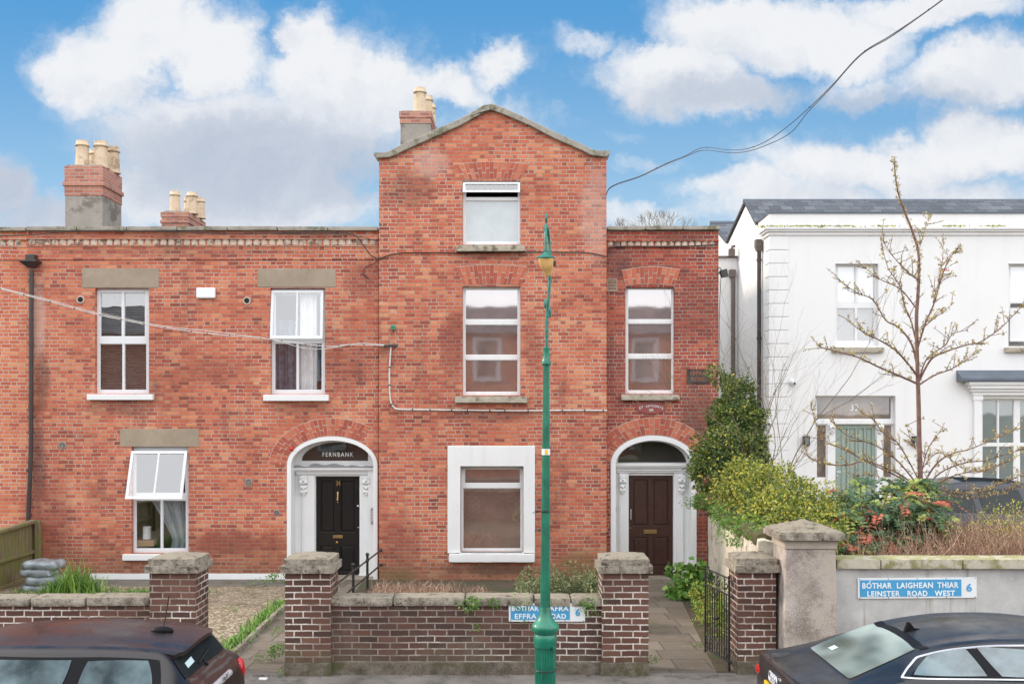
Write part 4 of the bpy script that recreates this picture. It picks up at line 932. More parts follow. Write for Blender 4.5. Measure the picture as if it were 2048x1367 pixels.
# ------------------------------------------------------------------ number 32, white rendered house
wx0 = X(1539.5, YH); wx1 = 18.5
H32 = empty('white_house', (wx0, YH, .5), 'white rendered house with slate roof and sage green door', 'house')
u1 = (1671, 527, 1757, 692); u2 = (2017, 527, 2104, 692); dg = (1631, 791, 1791, 1010); gw = (1960, 797, 2122, 1030)
mb = MB(); mb.plate(rect(wx0, -.7, wx1, Z(427, YH)), YH, YH+.3, [prect(*u, YH) for u in (u1, u2, gw)]+[prect(*dg, YH)]); mb.build('wall', M_render, H32)
def yz(px, py, xw): 
    y = xw*F/(px-CX); return (y, Z(py, y))
side = [(YH+.3, -.7), (YH+.3, Z(427, YH)), (kv(22.1), Z(427, YH)), (kv(23.1), kz(7.62)), (kv(25.06), kz(7.06)), (kv(27.0), kz(7.82)), (kv(30.0), kz(7.05)), (kv(30.0), -.7)]
mb = MB(); mb.plate(side, wx0, wx0+.3, axis='x')
mb.box(wx0+.3, wx1, kv(29.8), kv(30), -.6, 7); mb.build('side_wall', M_render, H32)
mb = MB()
def roofslab(mb, y0, z0, y1, z1, x0, x1, th=.05):
    d = Vector((0, y1-y0, z1-z0)).normalized(); n = Vector((0, -d.z, d.y))*th
    a = Vector((x0, y0, z0)); b = Vector((x1, y0, z0)); c = Vector((x1, y1, z1)); e = Vector((x0, y1, z1))
    mb.hexa([a, b, c, e], [a+n, b+n, c+n, e+n])
for q in ((22.02, 6.98, 23.1, 7.66), (23.1, 7.66, 25.06, 7.10), (25.06, 7.08, 27, 7.86), (27, 7.86, 30, 7.05)): roofslab(mb, kv(q[0]), kz(q[1]), kv(q[2]), kz(q[3]), wx0-.06, wx1)
rf = mb.build('roof', M_slate, H32)
mb = MB()
n = 30
for i in range(n):
    x = wx0-.07+(wx1-wx0)*i/n; mb.tube([(x, kv(23.12), kz(7.69)), (x+(wx1-wx0)/n-.01, kv(23.12), kz(7.69))], .065, 8)
mb.tube([(wx0-.07, kv(27), kz(7.90)), (wx1, kv(27), kz(7.90))], .07, 8); mb.build('ridge_tiles', M_lead, rf)
mb = MB(); mb.box(wx0-.02, wx1, YH-.03, YH+.34, Z(427, YH)+.001, Z(423.5, YH)); mb.box(wx0-.035, wx0+.3, YH+.34, kv(22.1), Z(427, YH)+.001, Z(424, YH)); mb.build('parapet_capping', M_lead, H32)
mb = MB()
for (pa, pb, pr) in ((455, 460, .13), (460, 464, .09), (464, 470.5, .04)):
    mb.box(wx0-pr, wx1, YH-pr, YH-.001, Z(pb, YH)+.0005, Z(pa, YH)); mb.box(wx0-pr, wx0-.001, YH, YH+.55, Z(pb, YH)+.0005, Z(pa, YH))
cn = mb.build('cornice', M_stucco, H32, bevel=.006)
mb = MB(); rnd = random.Random(3)
for cxp in (1622, 1655, 1695, 1768, 1905, 1990, 1548, 1590):
    for k in range(90):
        p = pt(cxp+rnd.gauss(0, 15), 454.5, YH-.12); p.y += rnd.uniform(0, .1); mb.leaf(p, Vector((rnd.uniform(-.5, .5), rnd.uniform(-.6, .2), rnd.uniform(.0, .9))), Vector((0, -1, 0)), rnd.uniform(.03, .085), .03)
mb.build('moss', M_leaf_yel, cn)
mb = MB(); z = Z(474, YH); k = 0
while z > .6:
    h = .285; mb.box(wx0-.022, X(1577.5, YH), YH-.022, YH-.001, z-h, z); mb.box(wx0-.022, wx0-.001, YH, YH+.38, z-h, z); z -= .299
mb.build('quoins', M_stucco, H32, bevel=.012)
def dgrp(op, rects): return rects
WU1 = window(H32, u1, YH, [(1675, 532, 1711, 606), (1715, 532, 1750, 606), (1673.5, 616, 1710, 682), (1714, 616, 1747.5, 682)], fmat=M_white, sill=(1665, 692, 1769, 704.5), sillmat=M_sill, depth=.14, label='four pane sash window left of the bare tree')
WU2 = window(H32, u2, YH, [(2021, 532, 2058, 606), (2062, 532, 2098, 606), (2020, 616, 2056, 682), (2060, 616, 2096, 682)], fmat=M_white, sill=(2012, 692, 2112, 704.5), sillmat=M_sill, depth=.14)
for w_, (a, b) in ((WU1, (1672, 1753)), (WU2, (2018, 2100))):
    mb = MB(); yy = YH+.24; mb.box(X(a, yy), X(b, yy), yy, yy+.01, Z(604, yy), Z(525, yy)); mb.build('roller_blind', M_curt, w_)
    mb = MB(); mb.box(X(a, yy), X(b, yy), yy+.1, yy+.12, Z(695, yy), Z(525, yy)); mb.build('shutter', M_plast_grey, w_)
WG = window(H32, gw, YH, [(1965, 800, 1995, 886), (1998, 800, 2028, 886), (1965, 892, 1995, 985), (1998, 892, 2028, 985), (2040, 800, 2075, 886), (2078, 800, 2112, 886), (2040, 892, 2075, 985), (2078, 892, 2112, 985)], fmat=M_white, gmat=M_glass_d, depth=.1, label='ground floor sash window beneath a lead canopy')
mb = MB(); mb.box(X(1946, YH), X(1961, YH), YH-.07, YH-.001, .4, Z(790, YH)); mb.box(X(1944, YH), X(1963, YH), YH-.09, YH-.002, Z(800, YH), Z(790, YH)+.001)
for (pa, pb, a, pr) in ((763, 770, 1929, .26), (770, 777, 1934, .22), (777, 783, 1938, .16), (783, 790, 1942, .11)):
    mb.box(X(a, YH), wx1-3, YH-pr, YH-.001, Z(pb, YH)+.0005, Z(pa, YH))
cg = mb.build('window_surround', M_white, H32, bevel=.006)
mb = MB(); x_ = X(1924, YH-.3); mb.hexa([(x_, YH-.32, Z(762, YH)), (wx1-3, YH-.32, Z(762, YH)), (wx1-3, YH-.001, Z(762, YH)), (x_, YH-.001, Z(762, YH))], [(x_, YH-.32, Z(757, YH)), (wx1-3, YH-.32, Z(757, YH)), (wx1-3, YH-.001, Z(740, YH)), (x_, YH-.001, Z(740, YH))]); mb.build('canopy', M_lead, cg)
# entrance group
ye = YH+.16
mb = MB(); ox0, ox1, oz0, oz1 = X(dg[0], YH)+.001, X(dg[2], YH)-.001, Z(dg[3], YH)+.001, Z(dg[1], YH)-.001
mb.plate(rect(ox0, oz0, ox1, oz1), ye, ye+.08, [prect(1634, 795, 1782, 837, ye), prect(1634, 850, 1652, 954, ye), prect(1767, 850, 1783, 954, ye), prect(1671, 848, 1751.5, 1008, ye)])
mb.box(ox0, ox1, ye-.05, ye-.001, Z(847.5, ye), Z(839, ye)); mb.box(X(1654, ye), X(1670, ye), ye-.04, ye-.001, oz0, Z(848, ye)); mb.box(X(1752.5, ye), X(1765, ye), ye-.04, ye-.001, oz0, Z(848, ye))
dc3 = mb.build('doorcase', M_white, H32, bevel=.005)
mb = MB()
for r_ in ((1634, 795, 1782, 837), (1634, 850, 1652, 954), (1767, 850, 1783, 954)):
    q = prect(*r_, ye); mb.box(q[0][0]-.01, q[2][0]+.01, ye+.04, ye+.045, q[0][1]-.01, q[2][1]+.01)
mb.build('pane', M_glass_t, dc3)
for (a, b) in ((1656, 1668), (1753.5, 1764)): console(dc3, X(a, ye), X(b, ye), Z(866, ye), Z(849, ye), ye-.04)
t = MB(); text_mb(t, '32', X(1701, ye), X(1718, ye), Z(821, ye), Z(808, ye), ye+.036, .006); t.build('house_number', M_signtxt, dc3)
D3 = door(H32, (1671, 848, 1751.5, 1006), ye+.03, [(1681, 856, 1694, 995), (1698, 856, 1711, 995), (1715, 856, 1728, 995), (1732, 856, 1744, 995)], M_doorgrn, label='sage green front door')
t = MB(); t.tube([pt(1674, 943, ye), pt(1674, 943, ye-.05), pt(1682, 943, ye-.05)], .01, 8); t.tube([pt(1674, 953, ye+.02), pt(1674, 948, ye+.02)], .014, 8); t.build('door_handle', M_chrome, D3)
# rear extension seen in the gap, with its pipes
mb = MB(); mb.box(3.6, wx0-.003, kv(24), kv(29.5), -.5, Z(516, kv(24))); mb.build('rear_extension', M_render, H32)
mb = MB(); mb.box(3.55, wx0-.004, kv(24)-.06, kv(29.5), Z(516, kv(24))+.001, Z(512, kv(24))); mb.build('extension_capping', M_pipe2, H32)
def downpipe(pxs, pyt, pyb, xw, r, hop, lab):
    y = xw*F/(pxs-CX); x = xw-r-.03; e = empty('drainpipe', (x, y, .5), lab, 'drainpipe', 'downpipes on the side of the white house')
    mb = MB(); mb.tube([(x, y, Z(pyb, y)), (x, y, Z(pyt, y))], r, 12)
    z = Z(pyt, y)-.3
    while z > .8: mb.lathe(x, y, [(z-.03, r*1.25), (z+.03, r*1.25)], 12); z -= 1.8
    mb.build('pipe', M_pipe if hop != 2 else M_pipe2, e)
    if hop: mb = MB(); zt = Z(pyt, y); mb.hexa([(x-.06, y-.06, zt-.1), (x+.06, y-.06, zt-.1), (x+.06, y+.06, zt-.1), (x-.06, y+.06, zt-.1)], [(x-.09, y-.1, zt), (x+.05, y-.1, zt), (x+.05, y+.1, zt), (x-.09, y+.1, zt)]); mb.box(x-.09, x+.05, y-.1, y+.1, zt+.001, zt+.17); mb.build('hopper', M_pipe2, e, bevel=.006)
downpipe(1525, 494, 1000, wx0, .048, 1, 'dark pipe down the side of the white house, nearest to its front corner')
downpipe(1474, 516, 900, wx0, .045, 0, 'tall brown pipe without a hopper beside the cream extension wall')
def frontpipe(px, Y, pyt, lab):
    x = X(px, Y); e = empty('drainpipe', (x, Y-.07, .5), lab, 'drainpipe', 'downpipes on the side of the white house'); mb = MB(); mb.tube([(x, Y-.07, .5), (x, Y-.07, Z(pyt+16, Y))], .05, 12); mb.build('pipe', M_pipe2, e)
    mb = MB(); mb.box(x-.10, x+.06, Y-.14, Y-.01, Z(pyt+15, Y), Z(pyt, Y)); mb.build('hopper', M_pipe2, e, bevel=.006)
frontpipe(1465, kv(24), 540, 'brown pipe on the cream extension wall with its hopper lowest')
e = empty('rainwater_hopper', (X(1463, YX), YX, Z(515, YX)), 'small brown hopper at the top edge of the cream extension wall', 'hopper')
mb = MB(); mb.box(X(1457, YX), X(1469, YX), YX-.08, YX+.03, Z(513, YX), Z(498, YX)); mb.build('box', M_pipe2, e, bevel=.006); mb = MB(); mb.tube([pt(1463, 499, YX-.02), pt(1465, 493, YX-.02), pt(1470, 492, YX-.02)], .035, 8); mb.build('spout', M_pipe2, e)
# small things on the white house
for px, lab in ((1610.5, 'black box lantern left of the sage green door'), (1828, 'black box lantern behind the bare tree trunk')):
    p = pt(px, 881, YH); e = empty('wall_lantern', (p.x, YH, p.z-.12), lab, 'wall lamp', 'wall lanterns beside the green door')
    mb = MB(); mb.box(p.x-.06, p.x+.07, YH-.12, YH-.10, p.z-.11, p.z+.11); 
    for sx in (-.06, .055): mb.box(p.x+sx, p.x+sx+.015, YH-.10, YH-.001, p.z-.11, p.z+.11)
    mb.box(p.x-.045, p.x+.055, YH-.10, YH-.001, p.z+.09, p.z+.11); mb.box(p.x-.045, p.x+.055, YH-.10, YH-.001, p.z-.11, p.z-.09); mb.build('housing', M_black, e)
    mb = MB(); mb.box(p.x-.035, p.x+.045, YH-.127, YH-.121, p.z-.08, p.z+.08); mb.build('glass', M_glass_d, e)
p = pt(1889, 540, YH); e = empty('alarm_box', (p.x, YH, p.z-.12), 'white alarm box with red lettering high on the white house', 'alarm')
mb = MB(); mb.box(p.x-.12, p.x+.12, YH-.07, YH-.001, p.z-.09, p.z+.09); mb.build('cover', M_signw, e, bevel=.015)
t = MB(); text_mb(t, 'CELL', p.x-.09, p.x+.09, p.z-.03, p.z+.03, YH-.07, .005, .02); t.build('lettering', M_redlens, e)
p = pt(1584, 764, YH); e = empty('security_camera', (p.x, YH, p.z), 'white dome security camera at the corner of the white house', 'camera')
mb = MB(); mb.sphere((p.x, YH-.05, p.z), .07, 16, 10); mb.box(p.x-.04, p.x+.04, YH-.03, YH-.001, p.z-.04, p.z+.04); mb.build('housing', M_upvc, e)
mb = MB(); mb.sphere((p.x+.03, YH-.10, p.z-.03), .03, 10, 8); mb.build('lens', M_black, e)
# ------------------------------------------------------------------ houses across the street (behind the viewer, seen in the window panes)
def far_house(x0, x1, label):
    yo = -11.0; e = empty('brick_house', ((x0+x1)/2, yo, 0), label, 'house', 'brick houses across the street')
    cx = (x0+x1)/2; ops = [rect(cx-2.3, 4.7, cx-1.2, 6.6), rect(cx+1.2, 4.7, cx+2.3, 6.6), rect(cx-2.3, 1.2, cx-1.2, 3.3), rect(cx+1.3, .0, cx+2.3, 2.4)]
    mb = MB(); mb.plate(rect(x0, -.3, x1, 7.0), yo, yo-.3, ops); mb.box(x0, x0+.3, yo-8, yo-.3, -.3, 7.0); mb.box(x1-.3, x1, yo-8, yo-.3, -.3, 7.0); mb.box(x0+.3, x1-.3, yo-8, yo-7.7, -.3, 7.0); mb.build('wall', M_brick3, e)
    for o in ops[:3]:
        a, b, c, d = o[0][0], o[0][1], o[2][0], o[2][1]; m = (b+d)/2
        mb = MB(); mb.plate(rect(a, b, c, d), yo-.12, yo-.18, [rect(a+.07, b+.07, c-.07, m-.03), rect(a+.07, m+.03, c-.07, d-.07)]); w_ = mb.build('window', M_upvc, e)
        g = MB(); g.box(a+.05, c-.05, yo-.15, yo-.156, b+.05, d-.05); g.build('pane', M_glass_d, w_)
        s = MB(); s.box(a-.15, c+.15, yo+.09, yo-.11, b-.14, b-.001); s.build('sill', M_white, w_)
        s = MB(); s.plate(rect(a-.16, b, c+.16, d+.16), yo+.02, yo-.02, [rect(a, b+.001, c, d)]); s.build('surround', M_white, w_)
    a, b, c, d = ops[3][0][0], 0, ops[3][2][0], 2.4; mb = MB(); mb.box(a, c, yo-.1, yo-.15, b, d); mb.build('door', M_doorblk, e)
    mb = MB(); roofslab(mb, yo+.2, 7.0, yo-4, 8.7, x0, x1); roofslab(mb, yo-8, 7.0, yo-4, 8.7, x0, x1); mb.build('roof', M_slate, e)
    return e
for i, lab in enumerate(('orange brick terrace house across the street, leftmost of the row', 'orange brick terrace house across the street, next to the leftmost', 'orange brick terrace house across the street, left of the middle one', 'orange brick terrace house straight across the street', 'orange brick terrace house across the street, farthest right')):
    far_house(-27.5+i*8.0, -19.52+i*8.0, lab)
# ------------------------------------------------------------------ street walls and piers
def lowwall(px0, px1, label, Y=YW, mat=None, zt=.80, group='low brick garden walls', plinth=True, seed=1):
    x0, x1 = X(px0, Y), X(px1, Y); e = empty('garden_wall', ((x0+x1)/2, Y, 0), label, 'wall', group)
    mb = MB(); mb.box(x0, x1, Y, Y+.24, -.5, zt); mb.build('brickwork', mat, e)
    rnd = random.Random(seed); x = x0; c = MB()
    while x < x1-.05:
        l = min(rnd.uniform(.42, .95), x1-x)
        if x1-x-l < .25: l = x1-x
        q = rnd.uniform(-.008, .008); c.rough(x+.003, x+l-.003, Y-.045+q, Y+.30, zt-.008+abs(q), zt+.105+q, amp=.006, seg=.035, freq=14, round_=.03, crown=.004); x += l
    c.build('coping', M_coping, e)
    if plinth: p = MB(); p.rough(x0+.01, x1-.01, Y-.03, Y+.02, -.1, .14, amp=.006, seg=.06, round_=.01); p.build('plinth', M_plinth, e)
    return e
lowwall(-700, 301, 'low brown brick wall with stone coping behind the dark brown car', mat=M_street, seed=2)
lowwall(659, 1205, 'low sooty brick wall with stone coping behind the green lamp post', mat=M_garden, seed=5)
def brickpier(px0, px1, label, w=None, Yp=12.27, d=.52, zt=1.2, seed=1):
    x0, x1 = X(px0, Yp), X(px1, Yp); e = empty('gate_pier', ((x0+x1)/2, Yp+d/2, 0), label, 'pier', 'brick gate piers')
    mb = MB(); mb.box(x0, x1, Yp, Yp+d, .12, zt); mb.build('brickwork', M_street, e)
    b = MB(); b.rough(x0-.012, x1+.012, Yp-.012, Yp+d+.01, -.3, .155, amp=.004, seg=.06, round_=.008); b.build('base', M_plinth, e)
    c = MB(); c.rough(x0-.045, x1+.045, Yp-.05, Yp+d+.045, zt+.001, zt+.09, amp=.004, seg=.035, freq=18, round_=.004); c.build('lower_capstone', M_coping, e)
    c = MB(); noise.seed_set(seed); c.rough(x0-.012, x1+.012, Yp-.015, Yp+d+.015, zt+.0905, zt+.165, amp=.0045, seg=.03, freq=18, round_=.005, crown=.055); c.build('upper_capstone', M_coping, e)
    return e
brickpier(299, 391, 'brown brick gate pier right of the wall behind the dark brown car', seed=3)
brickpier(570, 661, 'brown brick gate pier in front of the black door', seed=5)
brickpier(1204, 1297, 'brown brick gate pier left of the path to the brown door', seed=8)
brickpier(1476, 1552, 'narrow brown brick gate pier against the pebbledashed pier', Yp=12.32, seed=11)
# pebbledashed pier
Yp = 12.1; x0, x1 = X(1571, Yp), X(1672, Yp); d = .58
e = empty('pebbledash_pier', ((x0+x1)/2, Yp+d/2, 0), 'broad pebbledashed pier with a sloping mossy capstone', 'pier')
mb = MB(); a = .03
mb.hexa([(x0-a, Yp-a, -.3), (x1+a, Yp-a, -.3), (x1+a, Yp+d, -.3), (x0-a, Yp+d, -.3)], [(x0, Yp, 1.50), (x1, Yp, 1.50), (x1, Yp+d, 1.50), (x0, Yp+d, 1.50)]); mb.build('shaft', M_pebble, e, bevel=.02)
mb = MB(); mb.box(x0-.015, x1+.015, Yp-.015, Yp+d+.01, 1.501, 1.61); mb.build('band', M_pebble_trim, e, bevel=.012)
mb = MB(); mb.rough(x0-.10, x1+.09, Yp-.09, Yp+d+.09, 1.611, 1.68, amp=.004, seg=.05, freq=14, round_=.006); mb.build('cap_slab', M_coping, e)
mb = MB(); mb.rough(x0-.085, x1+.075, Yp-.075, Yp+d+.075, 1.665, 1.70, amp=.007, seg=.03, freq=18, round_=.006, crown=.12); mb.build('cap_top', M_coping, e)
# plaster wall with coping
x0 = X(1668, 12.3); x1 = 14.0
e = empty('garden_wall', ((x0+x1)/2, 12.3, 0), 'grey plastered wall carrying the LEINSTER ROAD WEST sign', 'wall')
mb = MB(); mb.box(x0, x1, 12.3, 12.55, -.4, 1.25); mb.build('plasterwork', M_plaster, e)
mb = MB(); x = x0+.012; ls = [X(1756, 12.3)-x0, X(1919, 12.3)-X(1756, 12.3), 1.6, 1.6, 1.6, 1.6, 1.6]
for l in ls:
    mb.rough(x+.004, min(x1, x+l-.004), 12.23, 12.62, 1.252, 1.365, amp=.004, seg=.09, round_=.012); x += l
    if x > x1-.2: break
mb.build('coping', stone('green_coping', [(.3, (.40, .35, .25)), (.5, (.52, .47, .37)), (.7, (.60, .55, .45))], 5, 60, patch=(.24, .23, .10), pscale=3, top=(.32, .31, .13), bs=.4), e)
mb = MB(); rnd = random.Random(8)
mb.rough(X(1835, 12.3), X(1860, 12.3), 12.292, 12.302, Z(1147, 12.3), Z(1141, 12.3), amp=.005, seg=.02, round_=.004); mb.rough(X(1862, 12.3), X(1876, 12.3), 12.293, 12.302, Z(1146, 12.3), Z(1142, 12.3), amp=.005, seg=.02, round_=.004)
mb.build('filler_patch', M_plaster, e)
# roughcast boundary wall, slanting from the house corner to the piers
e = empty('boundary_wall', (3.4, 17, -.2), 'flaking roughcast boundary wall beside the path to the brown door', 'wall')
def slant(mb, fn, name, mat, parent):
    for v in mb.v:
        t = (v.y-12.85)/8.15; v.x += 3.0+t*.92
        v.z = fn(v, t)
    return mb.build(name, mat, parent)
mb = MB(); mb.rough(0, .42, 12.85, 20.98, 0, 1, amp=.03, seg=.09, freq=3, round_=.05)
slant(mb, lambda v, t: -.4+v.z*((1.52-.42*t+.10*noise.noise(Vector((0, v.y*1.3, 3))))+.4), 'wall_face', M_roughcast, e)
mb = MB(); mb.rough(-.03, .50, 12.9, 20.95, 0, .16, amp=.06, seg=.07, freq=3.5, round_=.06)
slant(mb, lambda v, t: v.z+1.44-.42*t+.12*noise.noise(Vector((0, v.y*1.3, 3))), 'mossy_top', M_moss, e)
# timber fence
e = empty('timber_fence', (-9.5, 17, -.2), 'weathered green stained timber fence at the left of the garden', 'fence')
mb = MB(); y = 12.7; rnd = random.Random(2)
fz = lambda yy: .90-.03*(21-yy)
while y < 20.85:
    w_ = .14; mb.box(-9.54+rnd.uniform(-.006, .006), -9.52, y, y+w_-.006, -.45, fz(y)-.03+rnd.uniform(-.01, .01)); y += w_
mb.build('boards', M_wood, e)
mb = MB(); mb.hexa([(-9.58, 12.7, fz(12.7)-.03), (-9.44, 12.7, fz(12.7)-.03), (-9.44, 20.9, fz(20.9)-.03), (-9.58, 20.9, fz(20.9)-.03)], [(-9.58, 12.7, fz(12.7)+.03), (-9.44, 12.7, fz(12.7)+.03), (-9.44, 20.9, fz(20.9)+.03), (-9.58, 20.9, fz(20.9)+.03)]); mb.build('capping_rail', M_wood, e, bevel=.006)
for dz in (.45, .95):
    mb = MB(); q = fz(16)-dz; mb.box(-9.52+.001, -9.46, 12.7, 20.88, q-.03, q+.03); mb.build('rail', M_wood, e, bevel=.005)
for yy in (14.6, 16.6, 18.7, 20.80):
    mb = MB(); mb.box(-9.455, -9.36, yy, yy+.1, -.5, fz(yy)+.02); mb.build('post', M_wood, e, bevel=.005)
mb = MB(); mb.box(-9.50, -9.445, 12.7, 20.88, -.42, -.2); mb.build('gravel_board', M_wood, e, bevel=.005)
# sacks
for i in range(4):
    zz = -.27+i*.14; xs = -9.06+.05*math.sin(i*2.1); lab = ['bottom grey sack of the mossy stack by the timber fence', 'second grey sack from the ground in the stack by the fence', 'third grey sack from the ground, mossy on top', 'topmost grey sack of the stack by the timber fence'][i]
    mb = MB(); mb.rough(xs, xs+.60+.05*(i % 2), 19.35, 19.85, zz, zz+.15, amp=.03, seg=.04, freq=5, round_=.07, crown=.02)
    tag(mb.build('cement_sack', M_bag), lab, 'sack', 'grey sacks stacked by the fence')
mb = MB(); mb.tube([(-9.32, 18.9, -.16), (-9.28, 18.35, -.15)], .10, 14); tag(mb.build('log', M_log), 'short cut log lying on its side below the stack of sacks', 'log')
# iron gate, standing open
hx, hy = 2.585, 12.50; fx_, fy_ = 2.455, 13.32
e = empty('iron_gate', (hx, hy, 0), 'black wrought iron garden gate standing open by the narrow pier', 'gate')
def gp(t, z, o=0): return Vector((hx+(fx_-hx)*t+o, hy+(fy_-hy)*t, z))
mb = MB()
for t in (0, 1): mb.tube([gp(t, .0 if t == 0 else .04), gp(t, 1.13)], .014, 8)
for z in (1.10, .90, .26, .09): mb.tube([gp(0, z), gp(1, z)], .010, 6)
mb.tube([gp(-.12, 1.08), gp(.02, 1.08)], .010, 6); mb.tube([gp(-.12, .12), gp(.02, .12)], .010, 6); mb.build('frame', M_black, e)
for k in range(1, 10):
    mb = MB(); mb.tube([gp(k/10, .09), gp(k/10, .91)], .0075, 6)
    if k in (5,): mb.sphere(gp(k/10, .55), .025)
    mb.build('bar', M_black, e)
def scroll(c, r, turns, a0, sgn, u):
    P = []
    for i in range(18):
        q = i/17; rr = r*(1-.8*q); an = a0+sgn*q*turns*2*PI; P.append(c+u*(rr*math.cos(an))+Vector((0, 0, rr*math.sin(an))))
    return P
ug = (gp(1, 0)-gp(0, 0)).normalized()
for zc in (1.0, .175):
    for k in range(3):
        mb = MB()
        for s_ in (-1, 1): mb.tube(scroll(gp(.18+.32*k+.07*s_, zc), .075, 1.1, PI/2, s_, ug), .006, 5)
        mb.tube([gp(.18+.32*k, zc-.08), gp(.18+.32*k, zc+.10)], .006, 5); mb.build('scrollwork', M_black, e)
# low railing by the black door
e = empty('iron_railing', (-2.7, 19, -.25), 'low black iron railing along the path to the black door', 'railing')
def rp(y, z): return Vector((-2.60-(20.85-y)*.05, y, z))
for z in (.33, .04): mb = MB(); mb.tube([rp(20.85, z), rp(16.7, z)], .016, 8); mb.sphere(rp(20.83, z), .03); mb.build('rail', M_black, e)
for y in (19.4, 18.1, 16.75):
    mb = MB(); mb.tube([rp(y, gz(y)-.1), rp(y, .42)], .024, 8); mb.sphere(rp(y, .44), .036); mb.sphere(rp(y, .33), .034); mb.sphere(rp(y, .04), .034); mb.build('post', M_black, e)
# ------------------------------------------------------------------ signs
def street_sign(a, b, c, d, Y, bx, lines, num, label, rot=0, missing=()):
    x0, x1, z0, z1 = X(a, Y), X(c, Y), Z(d, Y), Z(b, Y); cxm, czm = (x0+x1)/2, (z0+z1)/2
    e = empty('street_sign', (cxm, Y, z0), label, 'street sign')
    mb = MB(); mb.box(x0, x1, Y-.022, Y-.003, z0, z1); parts = [(mb, 'plate', M_signw, .004)]
    mb = MB(); mb.box(x0+.022, X(bx, Y), Y-.0245, Y-.0222, z0+.022, z1-.022); parts.append((mb, 'blue_panel', M_blue, 0))
    mb = MB()
    for (s, xa_, xb_, za_, zb_) in lines: text_mb(mb, s, X(xa_, Y), X(xb_, Y), Z(zb_, Y), Z(za_, Y), Y-.0246, .005, .026, space=1.12)
    s0 = lines[0]; xa_ = X(s0[1]+(s0[2]-s0[1])*.245, Y); zt_ = Z(s0[3]-.6, Y); mb.hexa([(xa_-.008, Y-.0296, zt_), (xa_+.004, Y-.0296, zt_), (xa_+.004, Y-.0246, zt_), (xa_-.008, Y-.0246, zt_)], [(xa_+.004, Y-.0296, zt_+.02), (xa_+.02, Y-.0296, zt_+.02), (xa_+.02, Y-.0246, zt_+.02), (xa_+.004, Y-.0246, zt_+.02)])
    parts.append((mb, 'lettering', M_signtxt, 0))
    mb = MB(); s, xa_, xb_, za_, zb_ = num; text_mb(mb, s, X(xa_, Y), X(xb_, Y), Z(zb_, Y), Z(za_, Y), Y-.0222, .005, .03); parts.append((mb, 'number', M_blue, 0))
    mb = MB()
    for i in range(5):
        for zz in (z0+.010, z1-.010): mb.sphere((x0+.02+(x1-x0-.04)*i/4, Y-.023, zz), .006, 6, 4)
    parts.append((mb, 'rivets', M_pipe, 0))
    for mb, nm, mt, bv in parts:
        for v in mb.v: dx, dz = v.x-cxm, v.z-czm; v.x = cxm+dx*math.cos(rot)-dz*math.sin(rot); v.z = czm+dx*math.sin(rot)+dz*math.cos(rot)
        o = mb.build(nm, mt, e, bevel=bv)
        if nm == 'rivets': o['kind'] = 'stuff'
    return e
street_sign(1017.5, 1205, 1170, 1241.5, YW, 1139.5, [('BOTHAR', 1023.5, 1077, 1210, 1220), ('EAFRA', 1091, 1137, 1210, 1220), ('EFFRA', 1029.5, 1073, 1225.5, 1235.5), ('ROAD', 1092, 1132, 1225.5, 1235.5)], ('6', 1150.5, 1160, 1215, 1230), 'blue and white EFFRA ROAD street sign behind the lamp post')
street_sign(1714.5, 1154, 1952, 1195, 12.3, 1921, [('BOTHAR', 1723, 1782, 1163, 1174.5), ('LAIGHEAN', 1792, 1864, 1163, 1174.5), ('THIAR', 1873, 1915, 1163, 1174.5), ('LEINSTER', 1733, 1798, 1179.5, 1190.5), ('ROAD', 1813, 1853, 1179.5, 1190.5), ('WEST', 1867, 1908, 1179.5, 1190.5)], ('6', 1931, 1942, 1166, 1182), 'blue and white LEINSTER ROAD WEST street sign on grey plaster', rot=R(.5))
e = empty('name_plaque', (X(1302, YF), YF, Z(827, YF)), 'maroon oval ST ANTHONYS 35 plaque above the arch of the brown door', 'plaque')
mb = MB(); c = pt(1302, 814.5, YF); mb.plate([(c.x+.30*math.cos(t*PI/24), c.z+.125*math.sin(t*PI/24)) for t in range(48)], YF-.02, YF-.002); mb.build('plate', M_maroon, e, bevel=.005)
t = MB(); s = 'ST ANTHONYS'
for i, ch in enumerate(s):
    if ch == ' ': continue
    u_ = (i-5)/5.2; xx = c.x+u_*.235; zz = c.z+.035-.05*u_*u_; text_mb(t, ch, xx-.017, xx+.017, zz-.024, zz+.024, YF-.02, .004, .01, rot=-.32*u_)
text_mb(t, '35', c.x-.04, c.x+.04, c.z-.075, c.z-.025, YF-.02, .004, .015); t.build('lettering', M_signtxt, e)
e = empty('old_street_sign', (X(1396, YF), YF, Z(766, YF)), 'old black plate reading EFFRA ROAD in rusty letters', 'street sign')
mb = MB(); r = prect(1374, 738, 1418.5, 766, YF); mb.box(r[0][0], r[2][0], YF-.02, YF-.002, r[0][1], r[2][1]); mb.plate(rect(r[0][0], r[0][1], r[2][0], r[2][1]), YF-.03, YF-.0201, [rect(r[0][0]+.02, r[0][1]+.02, r[2][0]-.02, r[2][1]-.02)]); mb.build('plate', M_plaque, e)
t = MB(); text_mb(t, 'EFFRA', X(1380, YF), X(1413, YF), Z(750, YF), Z(742, YF), YF-.02, .006, .03); text_mb(t, 'ROAD', X(1382, YF), X(1412, YF), Z(762, YF), Z(753.5, YF), YF-.02, .006, .03); t.build('lettering', M_rust, e)
